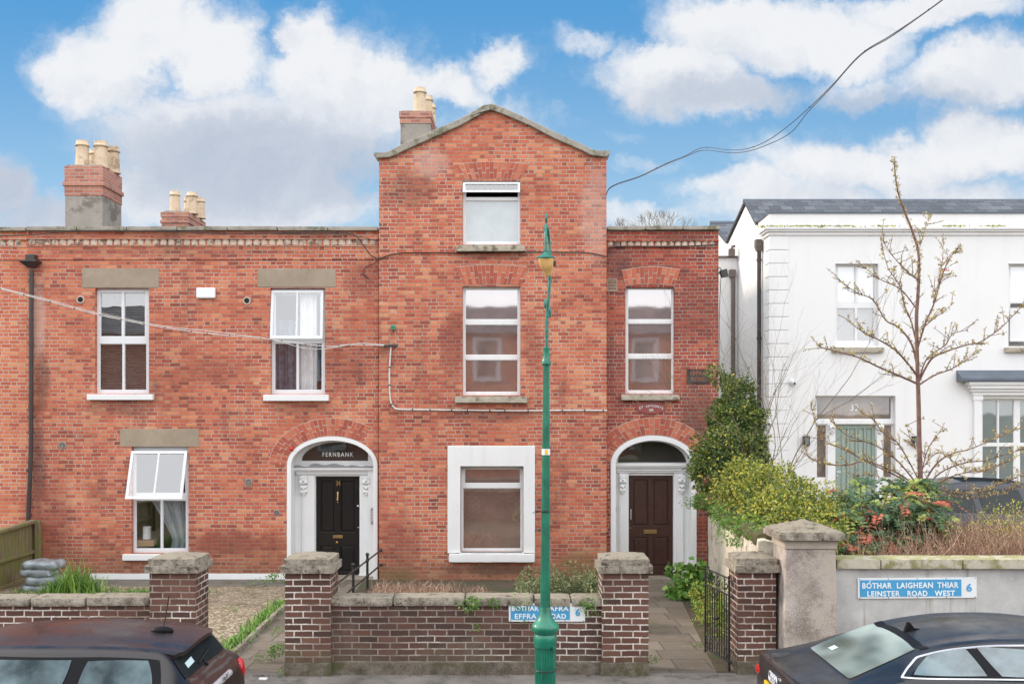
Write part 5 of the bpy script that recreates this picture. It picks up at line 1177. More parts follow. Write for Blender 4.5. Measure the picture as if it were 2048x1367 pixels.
# alarm box, vents and fittings on the brick fronts
p = pt(413, 586, YF); e = empty('alarm_box', (p.x, YF, p.z-.11), 'blank white alarm box between the upstairs windows', 'alarm')
mb = MB(); mb.box(p.x-.19, p.x+.19, YF-.08, YF-.001, p.z-.11, p.z+.105); mb.build('cover', M_signw, e, bevel=.03, segs=4)
vent('round open flue hole left of the first upstairs window', 161.5, 599, YF, .062, 'hole', 'round flue holes'); vent('round open flue hole right of the blank alarm box', 494, 601, YF, .062, 'hole', 'round flue holes')
vent('round grey vent beside the dark pipe, left of the ground floor window', 125, 890, YF, .078, 'disc', 'round grey wall vents'); vent('round grey vent left of the FERNBANK arch at window height', 497, 963.5, YF, .078, 'disc', 'round grey wall vents'); vent('small round grey vent low beside the white doorcase', 553.5, 1024.5, YF, .06, 'disc', 'round grey wall vents')
mb = MB(); p = pt(584, 897, YF); mb.sphere((p.x, YF-.035, p.z), .04, 14, 10); mb.tube([(p.x, YF-.03, p.z), (p.x, YF, p.z)], .035, 12); tag(mb.build('alarm_lamp', M_redlamp), 'small red alarm lamp on the brick arch over FERNBANK', 'lamp')
e = empty('wall_vent', (X(1223, YF), YF, Z(583, YF)), 'square louvred vent in the corner beside the gabled bay', 'vent')
mb = MB(); r = prect(1213, 557, 1234.5, 583, YF); mb.plate(rect(r[0][0]+.01, r[0][1], r[2][0], r[2][1]), YF-.02, YF-.001, [rect(r[0][0]+.03, r[0][1]+.025, r[2][0]-.02, r[2][1]-.025)]); mb.build('frame', M_lintel, e)
mb = MB()
for k in range(7): z = r[0][1]+.03+k*.029; mb.hexa([(r[0][0]+.03, YF-.016, z), (r[2][0]-.02, YF-.016, z), (r[2][0]-.02, YF-.001, z+.012), (r[0][0]+.03, YF-.001, z+.012)], [(r[0][0]+.03, YF-.016, z+.006), (r[2][0]-.02, YF-.016, z+.006), (r[2][0]-.02, YF-.001, z+.018), (r[0][0]+.03, YF-.001, z+.018)])
mb.build('louvre', M_lintel, e)
p = pt(1444, 547, YF); e = empty('floodlight', (p.x, YF, p.z-.1), 'small black floodlight on the corner of the brick wing', 'floodlight')
mb = MB(); mb.hexa([(p.x-.02, YF-.16, p.z-.09), (p.x+.10, YF-.16, p.z-.07), (p.x+.10, YF+.0, p.z-.07), (p.x-.02, YF+.0, p.z-.09)], [(p.x-.06, YF-.14, p.z+.05), (p.x+.07, YF-.14, p.z+.08), (p.x+.07, YF+.0, p.z+.08), (p.x-.06, YF+.0, p.z+.05)]); mb.tube([(p.x-.08, YF+.05, p.z+.02), (p.x, YF, p.z)], .015); mb.tube([(p.x-.02, YF-.05, p.z+.06), (p.x-.05, YF-.03, p.z+.12), (p.x-.09, YF, p.z+.1)], .01); mb.build('lamp_head', M_black, e)
mb = MB(); mb.tube([pt(1442, 555, YF-.02), pt(1440, 590, YF-.02), pt(1438.5, 640, YF-.02), pt(1438, 740, YF-.02)], .007, 6); mb.build('cable', M_cable_b, e)
p = pt(787, 655, YB); e = empty('insulator', (p.x, YB, p.z-.06), 'green glazed insulator on the gabled bay above the cable bracket', 'insulator')
mb = MB(); mb.lathe(p.x, YB-.07, [(p.z-.05, .02), (p.z-.045, .045), (p.z-.01, .05), (p.z, .03), (p.z+.02, .045), (p.z+.045, .035), (p.z+.06, .01)], 14); mb.build('glazed_body', M_turq, e); mb = MB(); mb.tube([(p.x, YB-.07, p.z-.04), (p.x, YB-.07, p.z-.08), (p.x, YB+.01, p.z-.08)], .01, 6); mb.build('hook', M_pipe, e)
# ------------------------------------------------------------------ cables
def cable(name, pts, r, mat, label, cat='cable', Y=YF-.03, clips=None, group=None, sides=6):
    P = [pt(p[0], p[1], p[2] if len(p) > 2 else Y) for p in pts]
    # smooth catmull
    Q = []
    for i in range(len(P)-1):
        a, b, c, d = P[max(i-1, 0)], P[i], P[i+1], P[min(i+2, len(P)-1)]
        for k in range(6):
            t = k/6; Q.append(.5*((2*b)+(c-a)*t+(2*a-5*b+4*c-d)*t*t+(3*b-a-3*c+d)*t**3))
    Q.append(P[-1]); mb = MB(); mb.tube(Q, r, sides)
    if clips:
        L = 0; nxt = clips; mb.k = 1
        for a, b in zip(Q[:-1], Q[1:]):
            L += (b-a).length
            if L > nxt: nxt += clips; dd = (b-a).normalized(); mb.tube([b-dd*.010, b+dd*.010], r*1.55, 6)
    return tag(mb.build(name, [mat, M_cable_b] if clips else mat), label, cat, group)
yp = YF-.14
cable('cable', [(-40, 472, yp), (60, 470, yp), (120, 464, yp), (200, 462, yp), (330, 463, yp), (470, 467, yp), (600, 465, yp), (690, 466, yp), (712, 472, yp), (728, 492, yp+.05), (742, 510, YF-.05), (757, 518, YB-.03)], .011, M_cable_b, 'thick black cable running under the parapet of the FERNBANK house')
cable('cable', [(540, 467, yp), (640, 468, yp), (700, 470, yp), (740, 478, yp), (756, 484, yp)], .008, M_cable_b, 'thin black cable hanging beside the bay under the parapet')
cable('cable', [(757, 518, YB-.03), (776, 511), (800, 506), (860, 505), (925, 506), (960, 505), (1040, 504), (1130, 504), (1180, 506), (1212, 513)], .011, M_cable_b, 'black cable drooping across the gabled bay under the top window', Y=YB-.03)
cable('cable', [(1214, 512, YB-.02), (1218, 500), (1224, 494), (1270, 492), (1330, 493), (1436, 489)], .010, M_cable_b, 'black cable below the cornice of the lower wing', Y=YF-.05)
cable('cable', [(757, 520), (745, 528), (730, 535), (727, 548), (738, 558), (728, 548)], .007, M_cable_b, 'loose black cable end dangling left of the bay')
cable('service_cable', [(-60, 560, 18.5), (0, 577, 18.8), (100, 603, 19.2), (200, 630, 19.7), (330, 655, 20.1), (430, 668, 20.3), (520, 676, 20.5), (650, 692, 20.7), (700, 689, 20.74), (782, 691, YB-.06)], .009, M_cable_w, 'upper pale service wire slung from the left to the bay bracket', clips=.42, group='pale wires to the bay bracket')
cable('service_cable', [(-60, 556, 18.5), (0, 575, 18.8), (100, 600, 19.2), (200, 627, 19.7), (330, 652, 20.1), (430, 663, 20.3), (540, 678, 20.5), (600, 694, 20.6), (650, 697, 20.7), (720, 686, 20.75), (782, 691, YB-.05)], .0065, M_cable_w, 'lower pale service wire, sagging most before the bay bracket', group='pale wires to the bay bracket')
cable('conduit', [(782, 692), (781, 705), (779, 740), (779, 775), (781, 800), (787, 813), (800, 818), (860, 819), (950, 820), (1040, 821), (1140, 820), (1214, 820.5)], .017, M_cable_w, 'pale conduit bending along the gabled bay under the first floor window', Y=YB-.03, clips=.38)
e = empty('cable_bracket', tuple(pt(782, 698, YB)), 'dark iron cable bracket on the gabled bay', 'bracket'); mb = MB(); mb.tube([pt(768, 692, YB-.06), pt(794, 690, YB-.06)], .02, 8); mb.tube([pt(782, 690, YB-.08), pt(782, 694, YB+.01)], .02, 8); mb.sphere(pt(770, 692, YB-.07), .03); mb.sphere(pt(790, 692, YB-.07), .035); mb.build('bracket_arm', M_pipe, e)
ow = [(1213, 388, 20.85), (1218, 377, 20.7), (1235, 367, 20.4), (1280, 352, 19.8), (1330, 328, 19), (1370, 312, 18.4), (1407, 295, 17.8), (1460, 300, 17), (1500, 296, 16.3)]
cable('overhead_wire', ow+[(1545, 275, 15.6), (1600, 232, 14.8), (1660, 175, 14), (1720, 110, 13), (1780, 72, 12.2), (1840, 32, 11.4), (1895, -8, 10.6), (1990, -80, 9)], .006, M_wire, 'upper strand of the overhead wire climbing to the right', group='overhead wire strands', clips=1.7)
cable('overhead_wire', [(a, b+1.5+(4 if a > 1400 else 0), c) for a, b, c in ow]+[(1550, 283, 15.6), (1585, 262, 15.0), (1615, 225, 14.6), (1660, 178, 14), (1720, 112, 13), (1780, 75, 12.2), (1840, 33, 11.4), (1895, -7, 10.6), (1990, -78, 9)], .006, M_wire, 'lower strand of the overhead wire, sagging below its twin', group='overhead wire strands')
# ------------------------------------------------------------------ lamp post
YL = 10.6; sL = F/YL
lx = X(1090.5, YL)
LP = empty('lamp_post', (lx, YL, 0), 'green cast iron lamp post with fluted base and swan neck lantern', 'street lamp')
def lz(py, Y=YL): return Z(py, Y)
prof = [(0, .125), (.06, .125), (.07, .112), (lz(1282), .106), (lz(1280), .118), (lz(1273), .122), (lz(1269), .114), (lz(1266), .108), (lz(1262), .128), (lz(1256), .140), (lz(1250), .140), (lz(1246), .125), (lz(1242), .105), (lz(1236), .080), (lz(1228), .065), (lz(1218), .056)]
mb = MB(); fl = [(.07+(lz(1290)-.07)*i/6, .106) for i in range(7)]
mb.lathe(lx, YL, fl, 96, flute=(0, 9, 24, .09)); mb.build('fluted_base', M_green, LP)
mb = MB(); mb.lathe(lx, YL, [(0, .13), (.06, .13), (.072, .115)], 32); mb.build('foot_ring', M_green, LP)
mb = MB(); mb.lathe(lx, YL, [(lz(1292), .112)]+prof[4:]+[(lz(1212), .05)], 32); mb.build('collar_moulding', M_green, LP)
TL = (.0045, 0)
mb = MB(); n = 14; za, zb = lz(1216), lz(735); mb.lathe(lx, YL, [(za+(zb-za)*i/n, .052-.019*i/n) for i in range(n+1)], 80, flute=(0, 9, 16, .10), tilt=TL); mb.build('fluted_shaft', M_green, LP)
xo = lx+TL[0]*(zb-za)
mb = MB(); mb.lathe(xo, YL, [(zb-.02, .034), (lz(731), .036), (lz(728), .050), (lz(724), .050), (lz(719), .040), (lz(714), .033), (lz(700), .033), (lz(696), .036), (lz(694), .02)], 24)
for s_ in (-1, 1): mb.tube([(xo+s_*.03, YL, lz(709)), (xo+s_*.055, YL, lz(708))], .008, 6)
mb.build('neck_collar', M_green, LP)
def lp(px, py, Y=YL): return pt(px, py, Y)
mb = MB(); arm = [lp(1093.5, 696), lp(1093.5, 650), lp(1095.5, 615), lp(1098, 580), lp(1099.5, 553), lp(1099.5, 505), lp(1098.5, 482), lp(1096.5, 466, 10.55), lp(1094.5, 455, 10.48), lp(1092.8, 452, 10.40), lp(1092, 460, 10.34), lp(1091.5, 475, 10.31), lp(1091.3, 508, 10.30)]
P = []
for i in range(len(arm)-1):
    a, b, c, d = arm[max(i-1, 0)], arm[i], arm[i+1], arm[min(i+2, len(arm)-1)]
    for k in range(5): t_ = k/5; P.append(.5*((2*b)+(c-a)*t_+(2*a-5*b+4*c-d)*t_*t_+(3*b-a-3*c+d)*t_**3))
P.append(arm[-1]); mb.tube(P, [.0165 if i < 18 else .014 for i in range(len(P))], 12)
for (a, b, Y_) in ((1093.5, 661, YL), (1093.5, 671, YL), (1095, 630, YL), (1099.5, 556, YL), (1091.3, 500, 10.3)):
    p = lp(a, b, Y_); mb.lathe(p.x, p.y, [(p.z-.012, .021), (p.z+.012, .021)], 14)
mb.build('swan_neck', M_green2, LP)
for (px, py, Y_, r_, th, dx) in ((1092.5, 437, 10.44, .048, .012, .0), (1091, 464, 10.40, .085, .012, .0), (1090.5, 608, 10.53, .045, .012, 0), (1099.5, 625, 10.68, .055, .012, 0)):
    mb = MB(); c = lp(px, py, Y_); mb.tube([c+Vector((0, r_*(1-.55*i/26)*math.cos(i*.34), r_*(1-.55*i/26)*math.sin(i*.34))) for i in range(27)], th, 8); mb.build('scroll', M_green2, LP)
yl = 10.30; c = lp(1091.5, 510, yl); sk = .25
mb = MB(); mb.lathe(c.x, yl, [(lz(518, yl), .088), (lz(516, yl), .092), (lz(514, yl), .085), (lz(511, yl), .060), (lz(508, yl), .032), (lz(505, yl), .025)], 28); lt = mb.build('lantern', M_green2, LP)
mb = MB(); zt_, zb_ = lz(518, yl)-.001, lz(552, yl); n = 8
def lsec(z, w, ox, N=24):
    out = []
    for k in range(N):
        a = 2*PI*k/N; e_ = 4; r_ = w/((abs(math.cos(a))**e_+abs(math.sin(a))**e_)**(1/e_)); out.append((c.x+ox+r_*math.cos(a), yl+r_*math.sin(a), z))
    return out
lv = []
for i, (f_, w, ox) in enumerate([(0, .077, 0), (.3, .068, .006), (.62, .054, .014), (.64, .050, .015), (.9, .038, .024), (1, .030, .028)]): lv += lsec(zt_+(zb_-zt_)*f_, w, ox)
mb.add(lv, [(i*24+k, i*24+(k+1) % 24, (i+1)*24+(k+1) % 24, (i+1)*24+k) for i in range(5) for k in range(24)]+[tuple(range(23, -1, -1)), tuple(5*24+k for k in range(24))], True); mb.build('diffuser', M_lens, lt)
mb = MB(); mb.box(c.x+.075, c.x+.10, yl-.02, yl+.03, lz(532, yl), lz(522, yl)); mb.build('latch', M_pipe, lt)
mb = MB(); zs_ = lz(903); xs_ = lx+TL[0]*(zs_-za); mb.lathe(xs_, YL, [(lz(909), .0425), (lz(897), .042)], 32); mb.k = 1; mb.box(xs_-.012, xs_+.016, YL-.046, YL-.043, lz(907.5), lz(899)); mb.build('sticker', [M_signw, M_yelplate], LP)
mb = MB()
for zz, q in ((1020, .03), (1023, -.02)): 
    z_ = lz(zz); xx = lx+TL[0]*(z_-za); mb.tube([(xx+.047*math.cos(a*PI/8), YL+.047*math.sin(a*PI/8), z_+q*.2*math.cos(a*PI/8)) for a in range(17)], .004, 5)
mb.tube([(lx-.04, YL-.03, lz(1021)), (lx-.13, YL-.05, lz(1024))], .003, 4); mb.tube([(lx-.04, YL-.03, lz(1022)), (lx-.11, YL-.05, lz(1020))], .003, 4); mb.build('cable_tie', M_black, LP)
mb = MB(); mb.tube([(lx+.1065*math.cos(a*PI/12), YL+.1065*math.sin(a*PI/12), lz(1338)) for a in range(25)], .006, 5); mb.build('band', M_black, LP)
mb = MB(); a0, a1 = R(-50), R(-8)
vs = []
for zz in (lz(1332), lz(1290)):
    for k in range(7):
        a = a0+(a1-a0)*k/6; vs.append((lx+.1085*math.cos(a), YL+.1085*math.sin(a), zz))
        vs.append((lx+.100*math.cos(a), YL+.100*math.sin(a), zz))
mb.add(vs, [(2*k, 2*k+2, 16+2*k-0, 14+2*k) for k in range(6)]+[(0, 1, 15, 14), (12, 26, 27, 13)]+[(14+2*k, 16+2*k, 17+2*k, 15+2*k) for k in range(6)]+[(2*k, 2*k+1, 2*k+3, 2*k+2) for k in range(6)]); mb.box(lx+.07, lx+.105, YL-.115, YL-.085, lz(1294), lz(1288)); mb.build('access_door', M_green, LP)
# ------------------------------------------------------------------ parked cars
def smooth(pts):
    """monotone-ish cubic through (x, v) points"""
    def f(x):
        if x <= pts[0][0]: return pts[0][1]
        if x >= pts[-1][0]: return pts[-1][1]
        for i in range(len(pts)-1):
            if x <= pts[i+1][0]:
                x0, v0 = pts[i]; x1, v1 = pts[i+1]; h = x1-x0; t = (x-x0)/h
                def sl(j):
                    if j <= 0 or j >= len(pts)-1: k = 0 if j <= 0 else len(pts)-2; return (pts[k+1][1]-pts[k][1])/(pts[k+1][0]-pts[k][0])
                    a = (pts[j][1]-pts[j-1][1])/(pts[j][0]-pts[j-1][0]); b = (pts[j+1][1]-pts[j][1])/(pts[j+1][0]-pts[j][0])
                    return 0 if a*b <= 0 else 2*a*b/(a+b)
                m0, m1 = sl(i)*h, sl(i+1)*h
                return v0*(2*t**3-3*t*t+1)+m0*(t**3-2*t*t+t)+v1*(-2*t**3+3*t*t)+m1*(t**3-t*t)
    return f
def spline(P, n=5):
    Q = []
    for i in range(len(P)-1):
        a, b, c, d = P[max(i-1, 0)], P[i], P[i+1], P[min(i+2, len(P)-1)]
        for k in range(n): t = k/n; Q.append(.5*((2*b)+(c-a)*t+(2*a-5*b+4*c-d)*t*t+(3*b-a-3*c+d)*t**3))
    Q.append(P[-1]); return Q
class Car:
    """outline curves along the length x (0 = rear): T roofline, B belt, W half width, Rr roof half width"""
    def __init__(s, T, B, W, Rr, crown=.03, rf=.80): s.rf = rf; s.T, s.B, s.W, s.R = smooth(T), smooth(B), smooth(W), smooth(Rr); s.L = T[-1][0]; s.crown = crown
    def sec(s, x):
        T, B, W, Rr = s.T(x), s.B(x), s.W(x), s.R(x); B = min(B, T-.004); h = T-B; c = s.crown*min(1, h/.2+.3)
        P = [(W-.10, .17), (W-.04, .24), (W+.012, .42), (W+.02, .62), (W+.016, B-.14), (W, B-.03), (W-.02, B)]
        rz = B+h*s.rf; P += [(W-.02+(Rr-W+.02)*k, B+(rz-B)*k) for k in (.2, .4, .6, .8, 1.0)]
        P += [(Rr-.025, rz+(T-rz)*.38), (Rr-.07, rz+(T-rz)*.66), (Rr-.15, T-c*.8-h*.01), (Rr*.55, T-c*.35), (Rr*.28, T-c*.08), (0, T)]
        zt = max(P[-1][1], .3); return [(max(y, 0), min(z, zt)) for y, z in P]
    def body(s, xs):
        mb = MB(); n = None; vs = []
        for x in xs:
            h = s.sec(x); ring = [(x, y, z) for y, z in h]+[(x, -y, z) for y, z in reversed(h[:-1])]; n = len(ring); vs += ring
        m = len(xs); fs = [(i*n+k, (i+1)*n+k, (i+1)*n+k+1, i*n+k+1) for i in range(m-1) for k in range(n-1)]
        fs += [((i+1)*n, i*n, i*n+n-1, (i+1)*n+n-1) for i in range(m-1)]; fs += [tuple(range(n)), tuple(reversed(range((m-1)*n, m*n)))]
        mb.add(vs, fs, True); return mb
    def side(s, x, z):
        h = s.sec(x)
        for (y0, z0), (y1, z1) in zip(h[:-1], h[1:]):
            if z0 <= z <= z1 and z1 > z0: return y0+(y1-y0)*(z-z0)/(z1-z0)
        return h[-1][0]
    def top(s, x, y):
        h = s.sec(x)[7:]; y = abs(y)
        for (y0, z0), (y1, z1) in zip(h[:-1], h[1:]):
            if y1 <= y <= y0 and y0 > y1: return z0+(z1-z0)*(y-y0)/(y1-y0)
        return h[-1][1]
def squircle(i, j, n, m, k):
    u, v = 2*i/n-1, 2*j/m-1; return u*math.sqrt(1-k*v*v/2), v*math.sqrt(1-k*u*u/2)
def sidepatch(car, q, sgn, off, k=.2, n=16, m=10, mb=None):
    """q = (rear-bottom, front-bottom, front-top, rear-top) in (x, z)"""
    mb = mb or MB(); vs = []
    for j in range(m+1):
        for i in range(n+1):
            u, v = squircle(i, j, n, m, k); a, b = (u+1)/2, (v+1)/2
            x = (q[0][0]*(1-a)+q[1][0]*a)*(1-b)+(q[3][0]*(1-a)+q[2][0]*a)*b; z = (q[0][1]*(1-a)+q[1][1]*a)*(1-b)+(q[3][1]*(1-a)+q[2][1]*a)*b; z = min(z, railz(car, x)-.018)
            vs.append((x, sgn*(car.side(x, z)+off), z+off*.3))
    return mb.add(vs, [(j*(n+1)+i, j*(n+1)+i+1, (j+1)*(n+1)+i+1, (j+1)*(n+1)+i) for j in range(m) for i in range(n)], True)
def toppatch(car, q, off, k=.2, n=20, m=12, dx=0):
    """q = (xa, ya, xb, yb): from x=xa (half width ya) to x=xb (half width yb)"""
    mb = MB(); vs = []
    for j in range(m+1):
        for i in range(n+1):
            u, v = squircle(i, j, n, m, k); b = (v+1)/2; x = q[0]+(q[2]-q[0])*b; y = u*(q[1]+(q[3]-q[1])*b); vs.append((x+dx, y, car.top(x, y)+off))
    return mb.add(vs, [(j*(n+1)+i, j*(n+1)+i+1, (j+1)*(n+1)+i+1, (j+1)*(n+1)+i) for j in range(m) for i in range(n)], True)
def railz(car, x):
    B = min(car.B(x), car.T(x)-.004); return B+(car.T(x)-B)*car.rf
def strip(car, pts, sgn, off, w, mb, wz=True):
    """thin trim following (x, z) points on the car's side"""
    pts = [(x, min(z, railz(car, x)-(.016 if sgn < 0 else .10))) for x, z in pts]; P = [Vector((x, sgn*(car.side(x, z)+off), z)) for x, z in pts]; mb.tube(P, w, 6); return mb
def wheels(e, car, xs, yw, r=.31):
    for x in xs:
        for s_ in (-1, 1):
            mb = MB(); mb.tube([(x, s_*(yw-.19), r), (x, s_*(yw-.17), r), (x, s_*(yw-.01), r), (x, s_*yw, r)], [r*.93, r, r, r*.93], 32); w = mb.build('wheel', M_rubber, e, local=True)
            mb = MB(); mb.tube([(x, s_*(yw-.005), r), (x, s_*(yw+.006), r)], r*.12, 16); mb.tube([(x+r*.6*math.cos(a*PI/16), s_*(yw-.0), r+r*.6*math.sin(a*PI/16)) for a in range(33)], .018, 6)
            for k in range(5): a = k*2*PI/5; mb.tube([(x, s_*(yw+.0), r), (x+r*.6*math.cos(a), s_*(yw+.0), r+r*.6*math.sin(a))], [.035, .02], 6)
            mb.build('rim', M_alloy, w, local=True)
            mb = MB(); mb.tube([(x+r*1.13*math.cos(a*PI/16), s_*(yw+.004), r+r*1.13*math.sin(a*PI/16)) for a in range(17)], .02, 6); mb.build('wheel_arch', M_roofgl, e, local=True)
def xsr(L, dense=()):
    xs = [0]+[.012*i for i in range(1, 60)]+[.72+.05*i for i in range(int((L-.72-.3)/.05))]; xs += [L-.3+.02*i for i in range(16)]
    return sorted(set(round(x, 4) for x in xs if x <= L))
# --- small dark brown hatchback, rear towards the middle of the picture
mini = Car([(0, .74), (.03, .86), (.10, .955), (.17, 1.01), (.26, 1.14), (.36, 1.255), (.40, 1.28), (.50, 1.300), (.9, 1.328), (1.35, 1.338), (1.8, 1.33), (2.2, 1.285), (2.8, 1.0), (3.1, .93), (3.6, .82), (3.82, .60)],
           [(0, .72), (.10, .94), (.3, .985), (.6, .975), (2.7, .945), (3.6, .80), (3.82, .58)], [(0, .62), (.04, .72), (.16, .79), (.5, .85), (1.2, .87), (3.0, .86), (3.6, .76), (3.82, .52)],
           [(0, .52), (.17, .58), (.36, .60), (.6, .625), (1.3, .66), (2.2, .60), (2.8, .66), (3.6, .62), (3.82, .42)], crown=.035)
E = empty('parked_car', (-2.55, 9.40, -.19), 'dark brown three door hatchback parked in front of the left wall', 'car', rz=PI)
mini.body(xsr(3.82)).build('body', M_mini, E, local=True)
for s_ in (-1, 1):
    mb = MB(); sidepatch(mini, ((.32, .99), (2.66, .955), (2.12, 1.240), (.42, 1.230)), s_, .004, k=.05, n=40); mb = MB(); sidepatch(mini, ((.32, .98), (2.68, .95), (2.12, 1.243), (.40, 1.236)), s_, .003, k=.03, n=40, mb=mb); mb.build('glasshouse_trim', M_roofgl, E, local=True)
    mb = MB(); sidepatch(mini, ((.38, .985), (1.02, .975), (.98, 1.215), (.47, 1.210)), s_, .008, k=.22, mb=mb); mb.build('rear_side_window', M_carglass, E, local=True)
    mb = MB(); sidepatch(mini, ((1.15, .975), (2.50, .96), (2.08, 1.215), (1.09, 1.222)), s_, .008, k=.10, mb=mb); mb.build('door_window', M_carglass, E, local=True)
    mb = MB(); strip(mini, [(.05+.05*i, .965 if .05+.05*i > .35 else .90+.065*(.05+.05*i)/.35) for i in range(52)], s_, .004, .010, mb); mb.build('belt_trim', M_chrome, E, local=True)
    mb = MB(); mb.sphere((2.45, s_*1.0, .98), .11, 14, 10, .8, 1, .7); mb.tube([(2.45, s_*.84, .93), (2.45, s_*.95, .95)], .02, 6); mb.build('door_mirror', M_mini, E, local=True)
toppatch(mini, (.185, .60, .375, .52), .010, k=.16).build('rear_window', M_carglass_d, E, local=True)
mb = MB()   # roof spoiler: carries the roof back over the rear window
n = 24; m = 8; top_v, bot_v = [], []
for j in range(m+1):
    t = j/m
    for i in range(n+1):
        u = 2*i/n-1; hw = .585-.05*t; y = u*hw; x = .53-.30*t+.07*t*abs(u)**5
        z = mini.top(.53, abs(u)*.585)+.004-.028*t-.018*t*t; top_v.append((x, y, z)); bot_v.append((x, y, z-.004-.030*t))
N_ = len(top_v); vs = top_v+bot_v; w_ = n+1
fs = [(j*w_+i, (j+1)*w_+i, (j+1)*w_+i+1, j*w_+i+1) for j in range(m) for i in range(n)]; fs += [(N_+a, N_+d, N_+c, N_+b) for a, b, c, d in fs]
fs += [(m*w_+i, m*w_+i+1, N_+m*w_+i+1, N_+m*w_+i)[::-1] for i in range(n)]+[(j*w_, (j+1)*w_, N_+(j+1)*w_, N_+j*w_)[::-1] for j in range(m)]+[(j*w_+n, (j+1)*w_+n, N_+(j+1)*w_+n, N_+j*w_+n) for j in range(m)]
mb.add(vs, fs, True); mb.build('roof_spoiler', M_mini, E, local=True)
mb = MB(); z_ = mini.top(.57, 0); mb.sphere((.58, 0, z_+.012), .09, 16, 8, 1.15, .45, .42); a_ = mb.build('aerial_base', M_roofgl, E, local=True); mb = MB(); mb.tube([(.57, 0, z_+.03), (.52, .0, z_+.33)], .005, 6); mb.build('aerial', M_black, a_, local=True)
for s_ in (-1, 1):
    mb = MB(); mb.sphere((.06, s_*.665, .80), .10, 18, 12, .5, .55, 1.25); mb.build('tail_light', M_redlens, E, local=True)
mb = MB(); mb.tube([(.045, y*.05, .885) for y in range(-6, 7)], [.012]+[.030]*11+[.012], 10); mb.build('boot_handle', M_chrome, E, local=True)
mb = MB()
mb.sphere((.012, 0, .905), .032, 14, 8, .3, 1, 1)
for s_ in (-1, 1):
    for k in range(3): mb.tube([(.012, s_*.03, .915-.012*k), (.014, s_*(.095-.012*k), .922-.014*k)], .005, 5)
mb.build('winged_badge', M_alloy, E, local=True)
mb = MB(); mb.tube([(.20, .18, mini.top(.20, .18)+.03), (.225, -.18, mini.top(.225, .18)+.03)], .008, 6); mb.tube([(.20, .05, 1.07), (.17, .0, 1.02)], .01, 6); mb.build('rear_wiper', M_black, E, local=True)
mb = MB(); vs = [(x, y, mini.top(x, y)+.016) for x, y in ((.225, .40), (.225, .22), (.255, .22), (.255, .40))]; mb.add(vs, [(0, 1, 2, 3)]); mb.build('window_sticker', M_sticker, E, local=True)
mb = MB(); mb.box(-.012, .01, -.26, .26, .66, .77); mb.build('number_plate', M_signw, E, local=True)
wheels(E, mini, (.62, 3.1), .865)
# --- black coupe, rear towards the middle of the picture
audi = Car([(0, .78), (.02, .92), (.045, .965), (.10, .955), (.30, .975), (.46, 1.0), (.62, 1.065), (.85, 1.165), (1.10, 1.262), (1.4, 1.325), (1.75, 1.358), (2.1, 1.362), (2.5, 1.335), (2.9, 1.25), (3.4, 1.04), (3.6, .98), (4.4, .80), (4.62, .60)],
           [(0, .77), (.05, .93), (.3, .95), (.6, 1.0), (.9, 1.075), (2.0, 1.075), (2.8, 1.03), (3.4, .97), (4.4, .78), (4.62, .58)], [(0, .60), (.05, .72), (.2, .82), (.6, .90), (1.2, .93), (3.4, .92), (4.2, .84), (4.62, .60)],
           [(0, .56), (.10, .66), (.46, .68), (.8, .62), (1.2, .60), (1.9, .64), (2.9, .60), (3.4, .68), (4.4, .65), (4.62, .5)], crown=.03, rf=.87)
E = empty('parked_car', (2.33, 9.38, -.16), 'black coupe with chrome window trim parked below the LEINSTER ROAD WEST sign', 'car')
audi.body(xsr(4.62)).build('body', M_audi, E, local=True)
toppatch(audi, (.49, .60, 1.09, .545), .006, k=.14).build('rear_window', M_mist, E, local=True)
toppatch(audi, (1.095, .565, 1.17, .57), .005, k=.02).build('roof_edge_trim', M_roofgl, E, local=True)
toppatch(audi, (3.34, .62, 2.68, .52), .006, k=.12).build('windscreen', M_carglass, E, local=True)
for s_ in (-1, 1):
    mb = MB(); sidepatch(audi, ((.88, 1.092), (3.2, 1.04), (2.74, 1.24), (1.30, 1.285)), s_, .003, k=.05, n=40, mb=mb); mb.build('window_trim', M_roofgl, E, local=True)
    mb = MB(); sidepatch(audi, ((.93, 1.105), (1.53, 1.105), (1.44, 1.290), (1.18, 1.255)), s_, .008, k=.12, mb=mb); mb.build('rear_side_window', M_carglass, E, local=True)
    mb = MB(); sidepatch(audi, ((1.63, 1.105), (3.05, 1.06), (2.66, 1.245), (1.52, 1.300)), s_, .008, k=.05, mb=mb); mb.build('door_window', M_carglass, E, local=True)
    top_ = [(.84, 1.088), (.96, 1.158), (1.08, 1.228), (1.22, 1.283), (1.38, 1.302), (1.58, 1.315), (1.85, 1.318), (2.2, 1.308), (2.5, 1.28), (2.75, 1.235), (2.98, 1.17), (3.2, 1.055)]; bot = [(.84+.1*i, 1.088-.0004*i*i*.1) for i in range(24)]
    mb = MB(); strip(audi, [(v.x, v.z) for v in spline([Vector((a, 0, b)) for a, b in top_], 8)], s_, .001, .0095, mb); mb.build('upper_chrome_strip', M_chrome, E, local=True)
    mb = MB(); strip(audi, bot, s_, .001, .0095, mb); mb.build('lower_chrome_strip', M_chrome, E, local=True)
    mb = MB(); mb.sphere((2.95, s_*1.02, 1.0), .11, 14, 10, .9, 1, .65); mb.tube([(2.95, s_*.86, .96), (2.95, s_*.98, .98)], .02, 6); mb.build('door_mirror', M_audi, E, local=True)
    mb = MB(); mb.sphere((.055, s_*.60, .80), .12, 18, 10, .55, 1.25, .5); mb.build('tail_light', M_redlens, E, local=True)
    mb = MB(); mb.sphere((4.42, s_*.66, .66), .13, 14, 8, 1, .9, .55); mb.build('headlight', M_glass_d, E, local=True)
